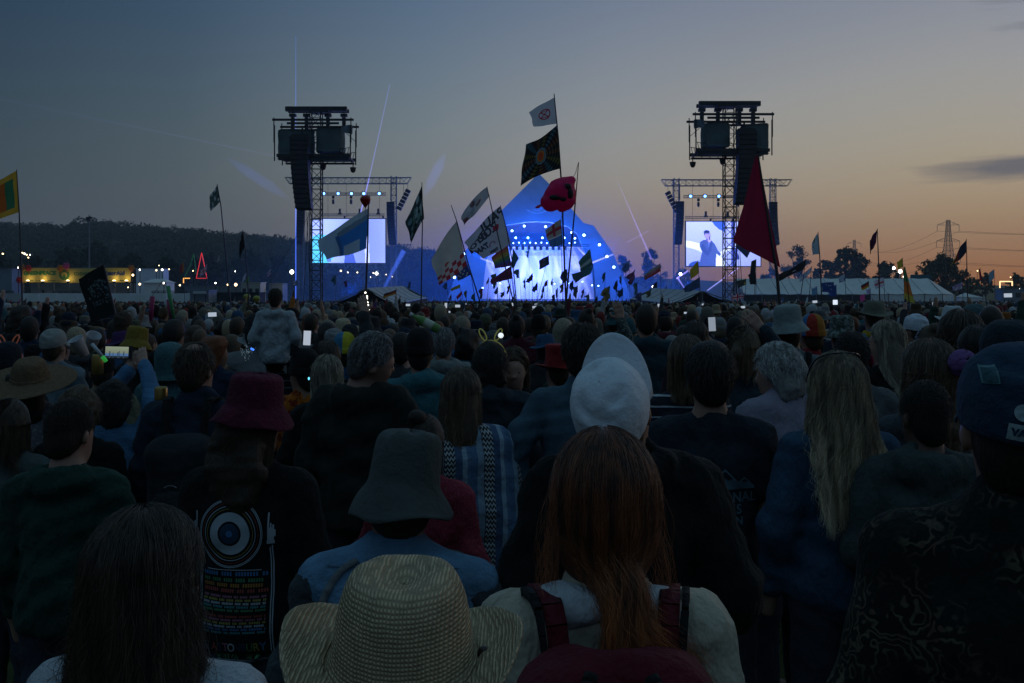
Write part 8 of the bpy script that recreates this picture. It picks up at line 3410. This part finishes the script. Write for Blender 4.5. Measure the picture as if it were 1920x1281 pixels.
def tube_stick(a, b, d, r, m, label, name='foam_tube'):
    A, B = at(*a, d), at(*b, d)
    o = MB().tube(A, B, r, r * .9, 10).build(name, m, loc=B, smooth=True)
    tag(o, label, 'tube', 'coloured tubes waved in the crowd')


PINKT = mat('pink_foam', (.30, .03, .10), .7)
tube_stick((286, 556), (282, 602), 15, .035, PINKT, 'pink foam tube standing up left of the child')
tube_stick((316, 562), (323, 602), 15, .035, PINKT, 'pink foam tube crossed with the green one')
tube_stick((315, 536), (326, 600), 14.8, .03, mat('green_foam', (.06, .26, .10), .6), 'long green foam tube beside the pink one')
tube_stick((172, 645), (192, 669), 4.7, .009, mat('white_stick', (.4, .42, .45), .5), 'white end of a light stick in front of the raised phone', 'light_stick')
tube_stick((192, 669), (199, 678), 4.7, .010, lit_mat('green_glow', (.05, .55, .08), .30), 'glowing green end of the light stick by the phone', 'light_stick')

# loops on a headband, two of them in the crowd


def loop_band(P, m, label, ball=None, sc=.55, lean=0):
    rt = empty('looped_headband', world_of(P, NECK + P.M @ Vector((0, 0, .16 if P.hairo else .2))))
    rt.scale = (P.s, P.s, P.s)
    rt.rotation_euler = P.root.rotation_euler
    for s in (-1, 1):
        pts = [Vector((s * (.055 + .030 * math.sin(t)) * sc, 0, .105 + (.062 * (1 - math.cos(t))) * sc)) + Vector((s * .015 * (1 - math.cos(t)), 0, 0)) for t in np.linspace(-.3, 2 * PI - .3, 22)]
        MB().path(pts, .0045, 6).build('loop', m, rt, True)
    pts = [Vector((.092 * math.cos(t), .0, .105 * math.sin(t) - .0)) for t in np.linspace(.1, PI - .1, 16)]
    MB().path(pts, .005, 6).build('band', m, rt, True)
    if ball:
        o = blob((0, 0, 0), (.016, .016, .016), 10, 8).build('light_ball', ball, rt, True)
        o.location = (.06, 0, .245 * sc)
    tag(rt, label, 'headband')


loop_band(P25, lit_mat('yellow_loop', (.30, .32, .08), .16), 'thin glowing yellow looped headband on the dark curls', lit_mat('white_ball', (.9, .97, 1.0), .9))
loop_band(P38, lit_mat('orange_loop', (.40, .12, .06), .12), 'thin glowing orange looped headband at the left edge', None)

# bottle and cup held high, a can
rt = empty('green_bottle', at(800, 606, 7.2))
rt.rotation_euler = (0, R(-62), 0)
MB().lathe([(.03, -.10), (.033, -.09), (.033, .04), (.028, .06), (.013, .09), (.013, .115)], n=14).build('bottle_body', mat('green_plastic', (.16, .34, .09), .3, .5, transl=.3), rt, True)
MB().lathe([(.016, .115), (.016, .14)], n=10).build('cap', mat('white_plastic', (.5, .5, .5), .4), rt)
MB().lathe([(.0338, -.05), (.0338, .02)], n=14).build('label', mat('bottle_label', (.42, .46, .36), .5), rt)
tag(rt, 'green and white plastic bottle tipped up above the grey-haired man', 'bottle')
for px, py, d, til, lab in ((172, 642, 6.0, 28, 'upturned white paper cup beside the grey cap'), (150, 650, 5.9, -18, 'white paper cup held low beside the grey cap')):
    rt = empty('paper_cup', at(px, py, d))
    rt.rotation_euler = (R(25), R(til), 0)
    MB().lathe([(.028, -.06), (.042, .05), (.045, .055), (.042, .052), (.026, -.055)], n=16).build('cup', mat('white_paper', (.46, .47, .50), .7), rt, True)
    tag(rt, lab, 'cup', 'paper cups')
for px, py, d, lab in ((183, 683, 5.6, 'golden drink can held behind the light stick'), (302, 746, 4.9, 'golden drink can beside the turquoise rain hood')):
    rt = empty('drink_can', at(px, py, d))
    MB().lathe([(.026, -.06), (.032, -.053), (.032, .045), (.026, .055), (.024, .053)], n=14).build('can_body', mat('gold_tin', (.30, .19, .05), .35, .5, metal=.7), rt, True)
    tag(rt, lab, 'can', 'drink cans')

# small head things
mb = MB()
pts = [NECK + Vector((.1 * math.cos(t), .115 * math.sin(t) - .01, .15)) for t in np.linspace(0, 2 * PI, 24)]
for i in range(23):
    ribbon(mb, pts[i], pts[i + 1], .006, .05, up=(pts[i] - NECK - Vector((0, 0, .15))))
mb.build('headscarf', cloth('red_scarf', (.26, .02, .03)), P58.root, True)
S = SDF(.012)
S.cap((-.055, -.065, 1.47), (.055, -.065, 1.47), .03, .03, .02).cap((-.07, 0, 1.485), (-.055, -.065, 1.47), .03, .03, .02).cap((.07, 0, 1.485), (.055, -.065, 1.47), .03, .03, .02)
link('collar', S.mesh('collar'), P17.root, cloth('yellow_collar', (.36, .24, .02)))
o = blob((0, 0, 0), (.012, .030, .034), 12, 8).build('earpiece', cloth('red_shell', (.22, .014, .04)), P51.root, True)
o.location = NECK + Vector((.098, 0, .10))
rt = empty('headphones', world_of(P60, (0, 0, 1.63)))
rt.scale = (P60.s,) * 3
for s in (-1, 1):
    o = blob((0, 0, 0), (.020, .042, .048), 14, 10).build('ear_cup', mat('grey_plastic', (.14, .15, .16), .4), rt, True)
    o.location = (s * .10, 0, -.02)
MB().path([Vector((.105 * math.cos(t), 0, .135 * math.sin(t) - .01)) for t in np.linspace(0, PI, 14)], .007, 6).build('band', mat('grey_plastic', (.14, .15, .16), .4), rt, True)
tag(rt, 'wide grey headphones on the tied-back fair hair', 'headphones')
rt = empty('lilac_flower_hair_tie', at(1805, 681, 3.9))
for k in range(26):
    v = Vector((rng.gauss(0, 1), rng.gauss(0, 1), rng.gauss(0, 1))).normalized()
    o = blob((0, 0, 0), (.026, .026, .010), 8, 5).build('petal', cloth('lilac_tulle', (.14, .07, .20)), rt, True)
    o.location = v * .045
    o.rotation_euler = v.to_track_quat('Z', 'Y').to_euler()
tag(rt, 'ruffled lilac flower ornament behind the loose light brown hair', 'ornament')
rt = empty('led_wrist_toy', at(473, 655, 6.3))
MB().box((0, 0, 0), (.022, .012, .010), ry=.5).build('blue_light', lit_mat('blue_led', (.05, .20, 1.0), 1.6), rt)
for k in range(40):
    o = blob((0, 0, 0), (.0025, .0025, .0025), 5, 3).build('sequin', lit_mat('sequin_glint', (.5, .65, .7), .18), rt)
    o.location = (rng.gauss(-.04, .02), rng.gauss(0, .01), rng.gauss(-.01, .025))
tag(rt, 'small blue light on a sequinned cuff beside the child', 'light')
rt = empty('earring_light', at(579, 710, 5.2))
blob((0, 0, 0), (.005, .005, .008), 8, 6).build('bulb', lit_mat('earring_glow', (.15, .7, 1.0), 1.5), rt, True)
tag(rt, 'tiny blue-green light at the collar of the flame-orange shirt', 'light')

# eyes for the few faces that look this way
for P in (P26, P55, P22, P15, P28):
    for s in (-1, 1):
        o = blob((0, 0, 0), (.009, .006, .0055), 10, 8).build('eye', mat('dark_eye', (.03, .025, .022), .2, .6), P.root, True)
        o.location = NECK + P.M @ Vector((s * .030, .0935, .121))

# grass in the trampled gaps
def grass():
    rs = np.random.default_rng(6)
    n = 16000
    y = rs.uniform(1.0, 7.0, n)
    x = rs.uniform(-1, 1, n) * (y * .55 + .4)
    z = -.0095 * y
    hgt = rs.uniform(.02, .07, n)
    a = rs.uniform(0, 6.28, n)
    w = .004
    lx, ly = rs.normal(0, .02, n), rs.normal(0, .02, n)
    V = np.stack([np.stack([x - np.cos(a) * w, y - np.sin(a) * w, z], 1), np.stack([x + np.cos(a) * w, y + np.sin(a) * w, z], 1), np.stack([x + lx, y + ly, z + hgt], 1)], 1).reshape(-1, 3)
    F = np.arange(3 * n).reshape(n, 3)
    o = link('grass', mesh_np('grass', V, F), None, mat('grass_blades', (.045, .07, .02), .8))
    tag(o, 'short trampled grass between the nearest people', 'grass', kind='stuff')


grass()
